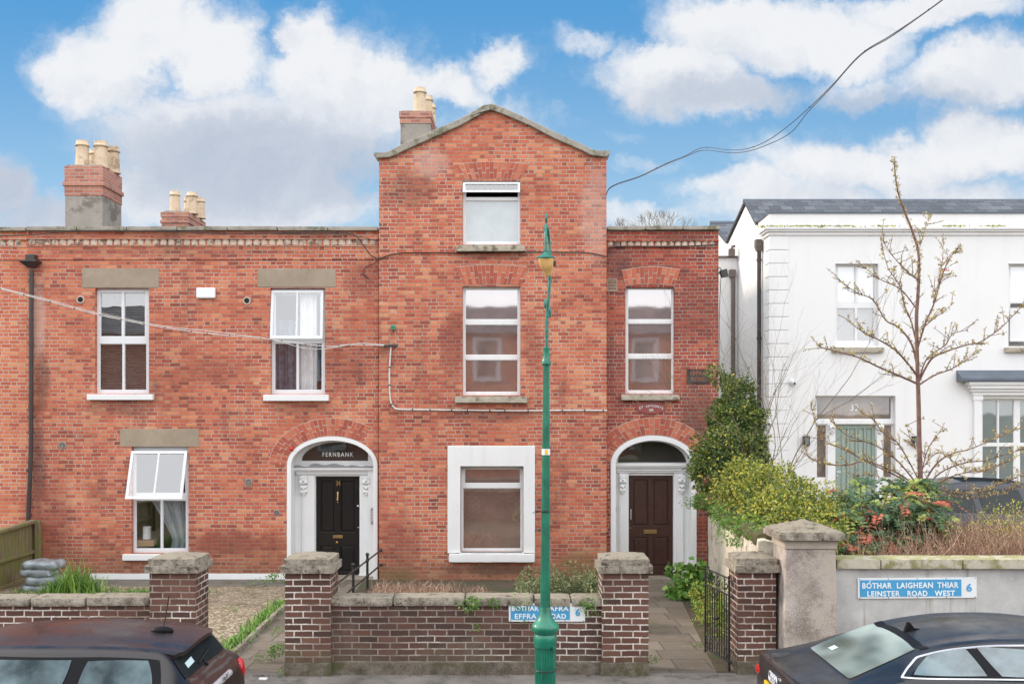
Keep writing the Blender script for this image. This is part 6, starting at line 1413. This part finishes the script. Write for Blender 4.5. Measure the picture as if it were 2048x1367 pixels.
mb = MB(); mb.tube([(.055+.10*(abs(y)/12)**2.2, y*.055, audi.top(.06, 0)-.004-.025*(abs(y)/12)**2) for y in range(-12, 13)], .012, 8); mb.build('boot_lip', M_audi, E, local=True)
mb = MB(); z_ = audi.top(1.25, 0); mb.plate([(1.16, z_-.03), (1.20, z_+.075), (1.225, z_+.07), (1.26, z_+.02), (1.36, z_+.005), (1.40, z_-.03)], -.018, .018); mb.build('shark_fin_aerial', M_roofgl, E, local=True, bevel=.006)
mb = MB()
for k in range(4): mb.tube([(.004-.004, -.095+.063*k+.045*math.cos(a*PI/10), .865+.045*math.sin(a*PI/10)) for a in range(21)], .0075, 6)
mb.build('four_ring_badge', M_chrome, E, local=True)
pl = MB(); pl.box(-.016, .004, -.26, .26, .68, .79); pn = pl.build('number_plate', M_yelplate, E, local=True)
mb = MB(); vs = [(x, y, audi.top(x, y)+.011) for x, y in ((.60, .36), (.60, .24), (.66, .24), (.66, .36))]; mb.add(vs, [(0, 1, 2, 3)]); mb.build('window_sticker', M_sticker, E, local=True)
wheels(E, audi, (.90, 3.65), .925, .33)
# --- dark grey hatchback on the drive of the white house
gc = Car([(0, .74), (.04, .95), (.15, 1.05), (.30, 1.25), (.45, 1.38), (.7, 1.45), (1.2, 1.485), (1.8, 1.465), (2.3, 1.40), (3.0, 1.10), (3.3, .98), (4.0, .82), (4.2, .6)],
         [(0, .72), (.1, .95), (.6, .96), (3.0, .90), (4.0, .78), (4.2, .58)], [(0, .64), (.1, .78), (.5, .86), (3.2, .87), (4.0, .76), (4.2, .5)], [(0, .55), (.3, .58), (.8, .60), (1.6, .62), (2.4, .58), (3.2, .66), (4.2, .45)])
E = empty('parked_car', (6.25, 17.4, .5), 'dark grey car on the drive behind the brown hedge', 'car')
gc.body(xsr(4.2)).build('body', M_greycar, E, local=True)
for s_ in (-1, 1):
    for q in (((.50, 1.0), (1.10, .98), (1.06, 1.34), (.72, 1.33)), ((1.20, .98), (1.90, .96), (1.84, 1.34), (1.16, 1.345)), ((1.98, .96), (2.85, .94), (2.34, 1.29), (1.93, 1.335))):
        sidepatch(gc, q, s_, .006, k=.1).build('side_window', M_carglass_d, E, local=True)
toppatch(gc, (2.92, .60, 2.36, .52), .006, k=.1).build('windscreen', M_carglass_d, E, local=True); toppatch(gc, (1.0, .48, 1.9, .48), .004, k=.06).build('sunroof', M_carglass_d, E, local=True); toppatch(gc, (.17, .52, .42, .50), .012, k=.1).build('rear_window', M_carglass_d, E, local=True)
wheels(E, gc, (.7, 3.4), .87, .32)
# ------------------------------------------------------------------ vegetation
def rvec(rnd): 
    v = Vector((rnd.gauss(0, 1), rnd.gauss(0, 1), rnd.gauss(0, 1))); return v.normalized()
def leafcloud(mb, blobs, n, L, seed, surf=.55, droop=.3, asp=.5):
    """leaves scattered through lumpy ellipsoids (cx,cy,cz,rx,ry,rz,weight), thinned by noise so that gaps show"""
    rnd = random.Random(seed); tot = sum(b[6] for b in blobs); made = 0; tries = 0
    while made < n and tries < n*5:
        tries += 1; r_ = rnd.random()*tot
        for b in blobs:
            r_ -= b[6]
            if r_ <= 0: break
        d = rvec(rnd); rad = surf+(1-surf)*rnd.random()**.5+rnd.gauss(0, .05); p = Vector((b[0]+d.x*b[3]*rad, b[1]+d.y*b[4]*rad, b[2]+d.z*b[5]*rad))
        q = noise.noise(p*5.5); 
        if q < -.12 and rnd.random() < .8: continue
        p += d*max(0, q)*.34
        dd = (d+rvec(rnd)*.9+Vector((0, 0, -droop))).normalized(); l = L*rnd.uniform(.6, 1.3); mb.leaf(p, dd, (d+rvec(rnd)*.6).normalized(), l, l*asp); made += 1
    return mb
def twigs(name, parent, blobs, n, mat, seed, base=None, r=.008):
    rnd = random.Random(seed); mb = MB()
    for i in range(n):
        b = blobs[i % len(blobs)]; d = rvec(rnd); d.z = abs(d.z)*.8; e_ = Vector((b[0]+d.x*b[3]*.95, b[1]+d.y*b[4]*.95, b[2]+d.z*b[5]*.95)); s_ = Vector((b[0]+rnd.gauss(0, .08), b[1]+rnd.gauss(0, .08), (base if base is not None else b[2]-b[5])))
        m_ = (s_+e_)/2+rvec(rnd)*.1; mb.tube([s_, m_, e_], [r, r*.7, r*.25], 5)
    o = mb.build(name, mat, parent); o['kind'] = 'stuff'; return o
def shrub(name, label, cat, blobs, n, L, mats, seed, base, group=None, tw=20, droop=.3, asp=.5, surf=.5):
    c = blobs[0]; e = empty(name, (c[0], c[1], base), label, cat, group)
    mb = MB(); k = 0
    for mt, fr in mats: mb.k = k; leafcloud(mb, blobs, int(n*fr), L, seed+k*7, surf, droop, asp); k += 1
    f = mb.build('foliage', [m_ for m_, _ in mats], e); twigs('stems', e, blobs, tw, M_bark2, seed, base=base if name not in ('evergreen_shrub', 'privet_hedge', 'fern_clump') else None); return e
def B(px, py, Y, rx, ry, rz, w=1): p = pt(px, py, Y); return (p.x, p.y, p.z, rx, ry, rz, w)
shrub('evergreen_shrub', 'tall dark green evergreen shrub climbing the corner of the brick wing', 'shrub',
      [B(1478, 800, 18.6, .30, .30, .38, .8), B(1470, 850, 18.4, .46, .4, .5, 1.4), B(1452, 905, 18.0, .50, .42, .42, 1.2), B(1425, 945, 17.8, .36, .38, .34, .8), B(1490, 915, 18.2, .40, .4, .4, .8), B(1408, 915, 18.4, .18, .25, .2, .25), B(1440, 760, 18.9, .14, .2, .16, .15)], 23000, .062, [(M_leaf_dark, .85), (M_leaf_yel, .15)], 21, .6, tw=9)
shrub('privet_hedge', 'yellow green privet hedge spilling over the mossy boundary wall', 'hedge',
      [B(1500, 965, 16.8, .48, .6, .36, 1), B(1545, 980, 16.0, .50, .6, .36, 1.1), B(1590, 1005, 15.2, .46, .6, .30, 1), B(1630, 1030, 14.6, .42, .5, .28, .9), B(1550, 1040, 14.8, .40, .5, .28, .8), B(1475, 985, 16.6, .3, .4, .24, .5), B(1665, 1050, 14.0, .30, .3, .26, .6), B(1585, 1055, 14.0, .34, .35, .24, .7), B(1640, 1075, 13.4, .26, .3, .22, .5), B(1525, 1030, 15.2, .3, .4, .26, .6)], 24000, .055, [(M_leaf_yel, .66), (M_leaf_dark, .34)], 33, .5, tw=40)
shrub('fern_clump', 'bright green trailing plant growing on the boundary wall top', 'plant', [B(1450, 1035, 15.8, .15, .3, .09, 1), B(1468, 1050, 15.0, .12, .25, .12, 1), B(1478, 1075, 14.4, .08, .12, .13, .5), B(1430, 1018, 16.6, .1, .2, .06, .4)], 2000, .035, [(M_leaf_grn, 1)], 41, 1.3, tw=8)
shrub('wall_plant', 'fresh green plant on the wall top beside the pebbledashed pier', 'plant', [B(1524, 1075, 13.4, .12, .2, .12, 1), B(1538, 1098, 13.1, .08, .1, .08, .5)], 900, .045, [(M_leaf_grn, 1)], 43, 1.3, tw=6)
shrub('fern_clump', 'soft green fern tuft under the evergreen shrub beside the arched doorcase', 'plant', [B(1405, 1002, 20.0, .20, .15, .17, 1)], 1400, .045, [(M_leaf_grn, 1)], 47, .8, tw=8)
shrub('leafy_plant', 'broad leaved green plant at the foot of the white doorcase', 'plant', [B(1382, 1160, 18.5, .22, .3, .22, 1), B(1362, 1185, 18.4, .14, .2, .10, .4), B(1400, 1150, 18.3, .14, .2, .2, .6)], 520, .13, [(M_leaf_grn, 1)], 51, -.2, tw=12, asp=.85)
shrub('golden_plant', 'golden green low plant behind the open iron gate', 'plant', [B(1405, 1195, 17.2, .16, .3, .18, 1), B(1418, 1222, 15.8, .20, .3, .14, 1), B(1432, 1190, 16.0, .14, .3, .25, .6), B(1440, 1240, 14.8, .12, .3, .25, .6)], 2600, .045, [(M_leaf_yel, .5), (M_leaf_grn, .5)], 53, -.15, tw=10)
shrub('low_shrub', 'clipped low grey green shrub right of the lamp post behind the sooty wall', 'shrub', [B(1070, 1178, 15.6, .28, .4, .13, 1), B(1115, 1174, 15.8, .36, .4, .15, 1.2), B(1160, 1173, 15.8, .32, .4, .15, 1), B(1186, 1177, 15.6, .16, .3, .13, .6)], 9000, .045, [(M_leaf_box, 1)], 57, -.25, tw=20)
# mahonia
def mahonia():
    e = empty('mahonia_shrub', (X(1755, 14.2), 14.2, .5), 'spiky green mahonia shrub with lime and red leaf tips beside the capped pier', 'shrub'); rnd = random.Random(61); mb = MB(); st = MB()
    ros = [(1690, 992, 14.4, 1), (1735, 1005, 13.9, 1), (1722, 968, 14.6, 1), (1805, 998, 13.7, 1), (1830, 968, 14.2, 1), (1855, 975, 14.4, 1), (1785, 980, 14.4, 1), (1760, 1030, 13.7, 0), (1700, 1030, 13.7, 1), (1800, 1050, 13.7, 0), (1850, 1040, 13.8, 0), (1865, 1035, 13.7, 1), (1735, 1075, 13.5, 0), (1775, 1080, 13.5, 0), (1830, 1075, 13.7, 0), (1690, 1070, 13.6, 0),
           (1880, 1000, 14.3, 0), (1700, 1010, 14.6, 0), (1840, 1005, 14.5, 0), (1770, 1055, 14.2, 0), (1710, 1100, 13.3, 1), (1885, 1040, 13.9, 1), (1660, 1045, 14.3, 0), (1820, 1020, 14.0, 1), (1750, 1000, 14.6, 0), (1862, 1010, 14.0, 2), (1725, 1035, 14.2, 0), (1790, 970, 14.5, 0)]
    for (px, py, Y, kind) in ros:
        c = pt(px, py, Y); st.tube([Vector((c.x*.85+5.0*.15, Y+.1, .5)), c+Vector((0, .05, -.3)), c], [.018, .014, .01], 6)
        for k in range(13):
            an = 2*PI*k/13+rnd.uniform(-.2, .2); up = rnd.uniform(-.7, .9); d = Vector((math.cos(an), math.sin(an)*.9, up)).normalized(); Lr = rnd.uniform(.24, .38)
            if kind == 1: mb.k = 1 if rnd.random() < .5 else (2 if rnd.random() < .1 else 0)
            elif kind == 2: mb.k = 2 if rnd.random() < .22 else (1 if rnd.random() < .5 else 0)
            else: mb.k = 0 if rnd.random() < .93 else 2
            if kind and mb.k == 1: Lr *= .75
            n_ = 8; prev = c
            for i in range(1, n_+1):
                t = i/n_; p = c+d*Lr*t+Vector((0, 0, -.16*t*t*Lr/.3)); sd = d.cross(Vector((0, 0, 1))).normalized(); ll = .085*(1-.45*abs(t-.45))*(1 if t < .95 else .7)
                for s_ in (-1, 1): mb.leaf(p, (sd*s_+d*.4+Vector((0, 0, rnd.uniform(-.5, .35)))).normalized(), Vector((0, -.75, .65))+rvec(rnd)*.35, ll, ll*.5)
            mb.leaf(p, d, Vector((0, 0, 1)), .07, .03)
    leafcloud(mb, [B(1765, 1070, 14.2, .75, .4, .34, 1)], 0, .05, 3)
    mb.k = 0; leafcloud(mb, [B(1720, 1065, 14.0, .42, .3, .36, 1), B(1810, 1060, 14.1, .48, .3, .36, 1)], 3200, .06, 77, .3)
    mb.build('foliage', [M_leaf_mah, M_leaf_lime, M_leaf_red], e); o = st.build('stems', M_bark2, e); o['kind'] = 'stuff'
mahonia()
# dry brown hedge of dead stems
def dryhedge():
    e = empty('dead_hedge', (7.6, 13.6, .5), 'brown hedge of dead twiggy stems behind the grey plaster wall', 'hedge'); rnd = random.Random(71); mb = MB()
    for i in range(9500):
        px = rnd.uniform(1700, 2130); Y = rnd.uniform(12.9, 14.6); x = X(px, Y); h = rnd.uniform(.35, 1.0)*(.75+.25*min(1, max(0, (px-1700)/250)))*(1+.25*noise.noise(Vector((px*.02, 1, Y)))) ; z0 = .5+rnd.uniform(0, .8)*.6; p = Vector((x, Y, z0)); d = Vector((rnd.gauss(0, .45), rnd.gauss(0, .35), 1)).normalized(); P = [p]
        top = 1.66+.18*noise.noise(Vector((x*1.3, Y, 0)))+(.10 if px > 1960 else 0)
        for k in range(4):
            d = (d+rvec(rnd)*.35).normalized(); q = P[-1]+d*h/4
            if q.z > top+rnd.uniform(0, .15): break
            P.append(q)
        if len(P) > 1: r_ = rnd.uniform(.0016, .0036); mb.tube(P, [r_*(1-.5*k/len(P)) for k in range(len(P))], 3, cap=False)
        if rnd.random() < .35 and len(P) > 1: mb.leaf(P[-1], rvec(rnd), rvec(rnd), rnd.uniform(.02, .05), .015)
    mb.build('stems', M_dry, e)['kind'] = 'stuff'
    mb = MB(); leafcloud(mb, [B(2020, 1035, 13.8, .35, .4, .14, 1), B(1985, 1050, 13.6, .3, .3, .1, .6), B(2050, 1050, 13.6, .2, .3, .2, .6)], 900, .035, 5, .4); mb.build('sparse_leaves', M_leaf_yel, e)['kind'] = 'stuff'
dryhedge()
def drygrass():
    rnd = random.Random(81); mb = MB()
    for i in range(3800):
        Y = rnd.uniform(15.5, 19.5); x = rnd.uniform(X(745, Y), X(960, Y)+.2); 
        if x > X(900, Y) and rnd.random() < .7: continue
        h = rnd.uniform(.10, .28)*(1-.5*max(0, (x-X(860, Y))/1.5)); p = Vector((x, Y, gz(Y))); d = Vector((rnd.gauss(0, .5), rnd.gauss(0, .5), 1)).normalized(); m_ = p+d*h*.6; q = m_+(d+Vector((rnd.gauss(0, .5), rnd.gauss(0, .5), -.3)))*h*.4
        mb.tube([p, m_, q], [.004, .0035, .0015], 3, cap=False)
    tag(mb.build('dry_grass', M_dry), 'dry brown grass growing behind the sooty wall left of the bay window', 'grass', kind='stuff')
drygrass()
def blades(name, label, spots, n, h0, h1, mat, seed, w=.012, cat='grass', bend=.6, kind=None):
    rnd = random.Random(seed); mb = MB()
    for i in range(n):
        s_ = spots[rnd.randrange(len(spots))]; x = s_[0]+rnd.gauss(0, s_[2]); y = s_[1]+rnd.gauss(0, s_[3]); h = rnd.uniform(h0, h1)*(s_[4] if len(s_) > 4 else 1); a = rnd.uniform(0, 2*PI); d = Vector((math.cos(a), math.sin(a), 0)); sd = Vector((-d.y, d.x, 0))*w*.5; P = []; b_ = rnd.uniform(.1, bend)
        for k in range(6): t = k/5; P.append(Vector((x, y, gz(y)))+d*h*b_*t*t+Vector((0, 0, h*(t-.35*b_*t*t*t))))
        vs = []
        for k, p in enumerate(P): ww = (1-(k/5)**2)*1.0+.05; vs += [p-sd*ww, p+sd*ww]
        mb.add(vs, [(2*k, 2*k+1, 2*k+3, 2*k+2) for k in range(5)])
    return tag(mb.build(name, mat), label, cat, kind=kind)
gp_ = lambda px, py, Y: (X(px, Y), Y)
blades('daffodil_clump', 'tall clump of green bulb leaves beside the stack of grey sacks', [(*gp_(x_, 0, 18.4), .07, .15, q) for x_, q in ((112, .8), (130, 1.2), (150, 1.3), (168, 1.1), (185, .8), (100, .6))], 420, .28, .62, M_leaf_grn, 3, w=.028, cat='plant', bend=.8)
for i, (a, b, nn, lab) in enumerate(((12.7, 14.0, 260, 'grass strip nearest the street along the left path kerb'), (14.2, 15.6, 220, 'middle grass tuft along the left path kerb'), (16.0, 18.0, 260, 'low weeds near the house along the left path kerb'))):
    sp = []
    for k in range(8): y = a+(b-a)*k/7; sp.append((PL[0][0]+(PL[1][0]-PL[0][0])*(y-12.41)/8.59-.13, y, .07, .12, .6+.5*math.sin(k*2.3+i)))
    blades('grass_strip', lab, sp, nn*2, .05, .19, M_leaf_grn, 7+i, w=.024, bend=1.1)['group'] = 'grass along the left path'
blades('ground_weeds', 'thin green weeds on the gravel along the concrete apron', [(-8.9+.35*i, 19.2+.15*math.sin(i*2), .16, .22) for i in range(10)], 900, .03, .08, M_leaf_grn, 19, w=.02, kind='stuff')
mb = MB(); y = 12.5
while y < 19.6:
    t = (y-12.41)/8.59; x = PL[0][0]+(PL[1][0]-PL[0][0])*t; l = .75; mb.rough(x-.07, x-.005, y+.004, y+l-.004, gz(y)-.2, gz(y)+.05, amp=.006, seg=.06, round_=.012); y += l
tag(mb.build('path_kerb', M_coping), kind='structure')
def tuft(px, py, Y, s_, n, label, seed, mat=None):
    p = pt(px, py, Y); mb = MB(); leafcloud(mb, [(p.x, p.y, p.z, s_, s_*.6, s_*.8, 1)], n, s_*.34, seed, .2); tag(mb.build('weed', mat or M_leaf_grn), label, 'weed', 'weeds on walls and paths')
tuft(945, 1206, 12.3, .09, 260, 'round green weed below the coping of the sooty wall, farthest left', 1); tuft(1022-1022+975, 1209, 12.3, .0001, 1, 'x', 1) if False else None
tuft(946+44, 1205, 12.3, .075, 200, 'small green weed below the coping between the dry grass and the street sign', 2); tuft(955, 1252, 12.32, .045, 120, 'tiny green weed in the middle of the sooty wall face', 3)
tuft(1045, 1205, 12.3, .07, 170, 'green weed hanging over the top left of the EFFRA ROAD sign', 4); tuft(1110, 1206, 12.3, .05, 110, 'thin green weed above the sign right of the lamp post', 5); tuft(1174, 1206, 12.3, .08, 220, 'green weed at the top right corner of the EFFRA ROAD sign', 6); tuft(1196, 1204, 12.28, .05, 150, 'green weed in the corner of the wall and the middle pier', 7); tuft(1050, 1243, 12.32, .03, 70, 'tiny green weed under the EFFRA ROAD sign', 8)
tuft(557, 1158, 20.4, .17, 160, 'leafy green weed at the left foot of the FERNBANK doorcase', 9); tuft(508, 1175, 20.0, .10, 140, 'pale green weed on the concrete apron left of the path', 10); tuft(556, 1300, 13.0, .10, 260, 'green weed at the left foot of the pier in front of the black door', 11); tuft(560, 1345, 12.2, .05, 90, 'small weed at the street corner of the pier before the black door', 12)
tuft(1445, 549, 20.98, .06, 80, 'little green plant rooted beside the floodlight', 13); tuft(1306, 1318, 12.6, .06, 120, 'small weed at the right foot of the pier by the garden path', 14)
tuft(1262, 467, 20.9, .05, 80, 'dark weed on the cornice of the lower wing, left one', 15, M_leaf_box); tuft(1384, 467, 20.9, .04, 60, 'dark weed on the cornice of the lower wing, right one', 16, M_leaf_box)
wl = ['weed in the joint of the left path, nearest the pier', 'weed halfway along the right edge of the left path', 'small weed at the edge of the right path by the gate', 'weed beside the right path near its cracked slab', 'low weed in the gravel nearest the street', 'low weed in the middle of the gravel']
for i, (a, b, Y_, sz, n_) in enumerate(((520, 1312, 13.0, .06, 120), (553, 1262, 14.8, .07, 140), (1398, 1290, 14.0, .05, 100), (1318, 1250, 14.9, .045, 90), (452, 1262, 15.0, .06, 90), (470, 1215, 16.6, .07, 100))): tuft(a, b, Y_, sz, n_, wl[i], 60+i)
# bare trees
def cherry():
    Y0 = 15.6; rnd = random.Random(91); base = pt(1842, 1150, Y0); e = empty('budding_tree', (base.x, Y0, .5), 'young bare tree with pale buds in front of the white house', 'tree')
    tr = [(1844, 1140), (1842, 1040), (1841, 965), (1839, 900), (1837, 800), (1835, 740), (1833, 640), (1836, 590), (1838, 540), (1836, 500), (1822, 455), (1806, 415), (1795, 380), (1790, 345), (1788, 318)]
    P = spline([pt(a, b, Y0) for a, b in tr]); N = len(P); mb = MB(); mb.tube(P, [.039*(1-(i/(N-1))**.8)+.007 for i in range(N)], 10)
    rs = random.Random(4)
    mb.build('trunk', M_bark, e); buds = MB()
    def bud(p, s_):
        for k in range(rnd.randint(4, 7)): buds.leaf(p+rvec(rnd)*s_*.3, rvec(rnd), rvec(rnd), s_*rnd.uniform(.7, 1.2), s_*.45)
    for i in range(int(N*.5), N):
        for q_ in range(3):
            d = rvec(rnd); w_ = P[i]+d*.035; mb2 = buds; bud(w_, .034)
    brs = [([(1836, 768), (1800, 752), (1760, 735), (1720, 715), (1680, 705), (1635, 692)], .020), ([(1836, 755), (1815, 725), (1790, 700), (1760, 680), (1735, 668), (1700, 645)], .018), ([(1835, 745), (1822, 690), (1800, 655), (1770, 640), (1745, 600), (1715, 585), (1680, 562)], .018), ([(1835, 690), (1820, 640), (1808, 610), (1800, 570), (1775, 535), (1765, 490)], .014),
           ([(1834, 620), (1800, 578), (1760, 558), (1730, 535)], .013), ([(1838, 560), (1815, 545), (1790, 515), (1765, 478)], .011), ([(1834, 700), (1850, 650), (1868, 605), (1880, 560), (1895, 520), (1916, 498)], .016), ([(1868, 605), (1878, 560), (1884, 520), (1887, 480)], .010), ([(1838, 665), (1865, 640), (1885, 625), (1905, 608)], .011),
           ([(1838, 770), (1870, 750), (1900, 738), (1930, 722), (1962, 700)], .015), ([(1838, 762), (1860, 720), (1885, 705), (1930, 690), (1960, 683), (2000, 655), (2045, 612)], .018), ([(1838, 752), (1856, 715), (1890, 690), (1905, 668), (1935, 660)], .012), ([(1836, 500), (1850, 460), (1862, 430)], .006),
           ([(1842, 985), (1810, 955), (1770, 935), (1730, 922), (1690, 930), (1640, 925), (1600, 902)], .018), ([(1841, 975), (1800, 925), (1760, 895), (1720, 880), (1690, 868), (1665, 842)], .015), ([(1842, 980), (1790, 950), (1740, 925), (1690, 900), (1650, 880), (1632, 850), (1622, 812)], .015), ([(1842, 970), (1800, 890), (1770, 868), (1740, 835), (1725, 828)], .012),
           ([(1841, 975), (1870, 930), (1900, 908), (1940, 898), (1985, 880), (2032, 858)], .016), ([(1841, 985), (1880, 945), (1930, 925), (1975, 920), (2020, 905), (2060, 895)], .015), ([(1842, 995), (1885, 960), (1930, 945), (1985, 935), (2048, 905)], .014), ([(1841, 950), (1856, 900), (1872, 870), (1893, 856)], .010), ([(1841, 945), (1835, 905), (1822, 880), (1812, 850)], .010),
           ([(1843, 1010), (1862, 975), (1900, 985), (1950, 985), (2000, 968), (2055, 945)], .013), ([(1843, 1020), (1880, 992), (1940, 996), (2000, 985), (2060, 960)], .012), ([(1842, 1000), (1815, 975), (1775, 962), (1740, 948), (1700, 955)], .012), ([(1843, 940), (1880, 905), (1940, 945), (1980, 930)], .008)]
    for bi, (b, r0) in enumerate(brs):
        drift = rnd.uniform(-.8, .8); n = len(b); P = spline([pt(a+rnd.uniform(-2, 2), c, Y0+drift*k/(n-1)) for k, (a, c) in enumerate(b)], 6); N = len(P); mb = MB(); mb.tube(P, [r0*.92*(1-.72*i/(N-1)) for i in range(N)], 6)
        L = 0
        for i in range(2, N):
            L += (P[i]-P[i-1]).length
            while L > .05:
                L -= .06*rnd.uniform(.7, 1.5); d = rvec(rnd); d.z = abs(d.z)*.6+.2; ln = rnd.uniform(.02, .07) if rnd.random() < .82 else rnd.uniform(.12, .3); q = P[i]+d.normalized()*ln; mb.tube([P[i], q], [.005, .003], 4, cap=False); bud(q, rnd.uniform(.034, .055))
                if ln > .1: bud(P[i].lerp(q, .55), .02)
        for k in range(int(sum((P[i+1]-P[i]).length for i in range(N-1))/.17)):
            i = rnd.randint(int(N*.2), N-2); tn = (P[i+1]-P[i]).normalized(); d = (tn+rvec(rnd)*.8+Vector((0, 0, .25))).normalized(); ln = rnd.uniform(.10, .30); q1 = P[i]+d*ln*.5; q2 = q1+(d+rvec(rnd)*.3).normalized()*ln*.5
            mb.tube([P[i], q1, q2], [.006, .0045, .003], 4, cap=False); bud(q2, .036); bud(q1, .03); bud(P[i].lerp(q1, .5), .026); bud(q1.lerp(q2, .5), .03)
        bud(P[-1], .03); mb.build('branch', M_bark, e)
    buds.build('buds', M_bud, e)['kind'] = 'stuff'
cherry()
def baretree(name, label, px, Y, zb, h, seed, lean=0, n0=5, spread=.5, tw=.9):
    rnd = random.Random(seed); x = X(px, Y); e = empty(name, (x, Y, zb), label, 'tree', 'bare shrubby trees in the gap'); parts = MB(); fine = MB()
    def grow(p, d, L, r, depth):
        P = [p]; n = 5
        for i in range(n):
            d = (d+rvec(rnd)*.2+Vector((0, 0, .05))).normalized(); P.append(P[-1]+d*L/n)
        (parts if depth < 2 else fine).tube(P, [r*(1-.55*i/n) for i in range(n+1)], 6 if depth < 2 else 4, cap=False)
        if depth >= 4: return
        for k in range(3 if depth < 3 else 2):
            i = rnd.randint(2, n); dd = (d+rvec(rnd)*spread*1.5); dd.y *= .7; dd.z = abs(dd.z)*.6+.25; grow(P[i], dd.normalized(), L*rnd.uniform(.5, .75), r*.48, depth+1)
    for k in range(n0): grow(Vector((x+rnd.gauss(0, .05), Y+rnd.gauss(0, .1), zb)), Vector((lean+rnd.gauss(0, .22), rnd.gauss(0, .15), 1)).normalized(), h*rnd.uniform(.42, .6), .016, 0)
    parts.build('trunk', M_bark2, e); fine.build('twigs', M_bark2, e)['kind'] = 'stuff'
baretree('bare_tree', 'leafless shrubby tree rising beside the quoined corner of the white house', 1515, 18.0, .5, 4.5, 113, lean=-.10, n0=4, spread=.42)
baretree('bare_tree', 'leafless thin tree in the gap behind the dark evergreen shrub', 1488, 19.6, .5, 6.2, 107, lean=-.03, n0=3, spread=.35)
rnd = random.Random(5); mb = MB()
# distant tree top over the wing roof
e = empty('distant_tree', (X(1313, 60), 60, 0), 'distant bare treetop just above the coping of the lower wing', 'tree')
def farbranch(mb, p, d, L, r, dep):
    q = p+d*L; mb.tube([p, p.lerp(q, .5)+rvec(rnd)*.15, q], [r, r*.8, r*.5], 4, cap=False)
    if dep < 5:
        for k in range(3): farbranch(mb, q, (d+rvec(rnd)*.55+Vector((0, 0, .15))).normalized(), L*.68, r*.6, dep+1)
mt = MB(); mt.tube([(X(1313, 60), 60, 0), (X(1313, 60), 60, 6.5)], [.25, .16], 8); mt.build('trunk', M_bark2, e)
farbranch(mb, Vector((X(1313, 60), 60, 6.5)), Vector((0, 0, 1)), 2.9, .10, 0); mb.build('crown', M_bark2, e)
# litter
mb = MB(); p = pt(528, 1352, 12.15); mb.hexa([(p.x-.05, 12.10, .001), (p.x+.04, 12.08, .001), (p.x+.045, 12.15, .001), (p.x-.045, 12.16, .001)], [(p.x-.05, 12.10, .012), (p.x+.04, 12.08, .012), (p.x+.045, 12.15, .012), (p.x-.045, 12.16, .012)]); tag(mb.build('paper_scrap', M_paper), 'white paper scrap on the pavement by the left path', 'litter')
def debris():
    rnd = random.Random(9); mb = MB()
    for i in range(1500):
        x = rnd.uniform(-5, 5); 
        if noise.noise(Vector((x*2.3, 0, 1))) < .0: continue
        y = YW-.05-abs(rnd.gauss(0, .05)); mb.leaf(Vector((x, y, .004)), rvec(rnd)*Vector((1, 1, .2)), Vector((0, 0, 1)), rnd.uniform(.01, .035), .012)
    tag(mb.build('leaf_litter', island('dead_leaves', [(0, (.03, .018, .012)), (.6, (.09, .05, .03)), (1, (.2, .13, .08))], bs=0)), 'brown leaf litter along the foot of the street walls', 'leaf litter', kind='stuff')
debris()
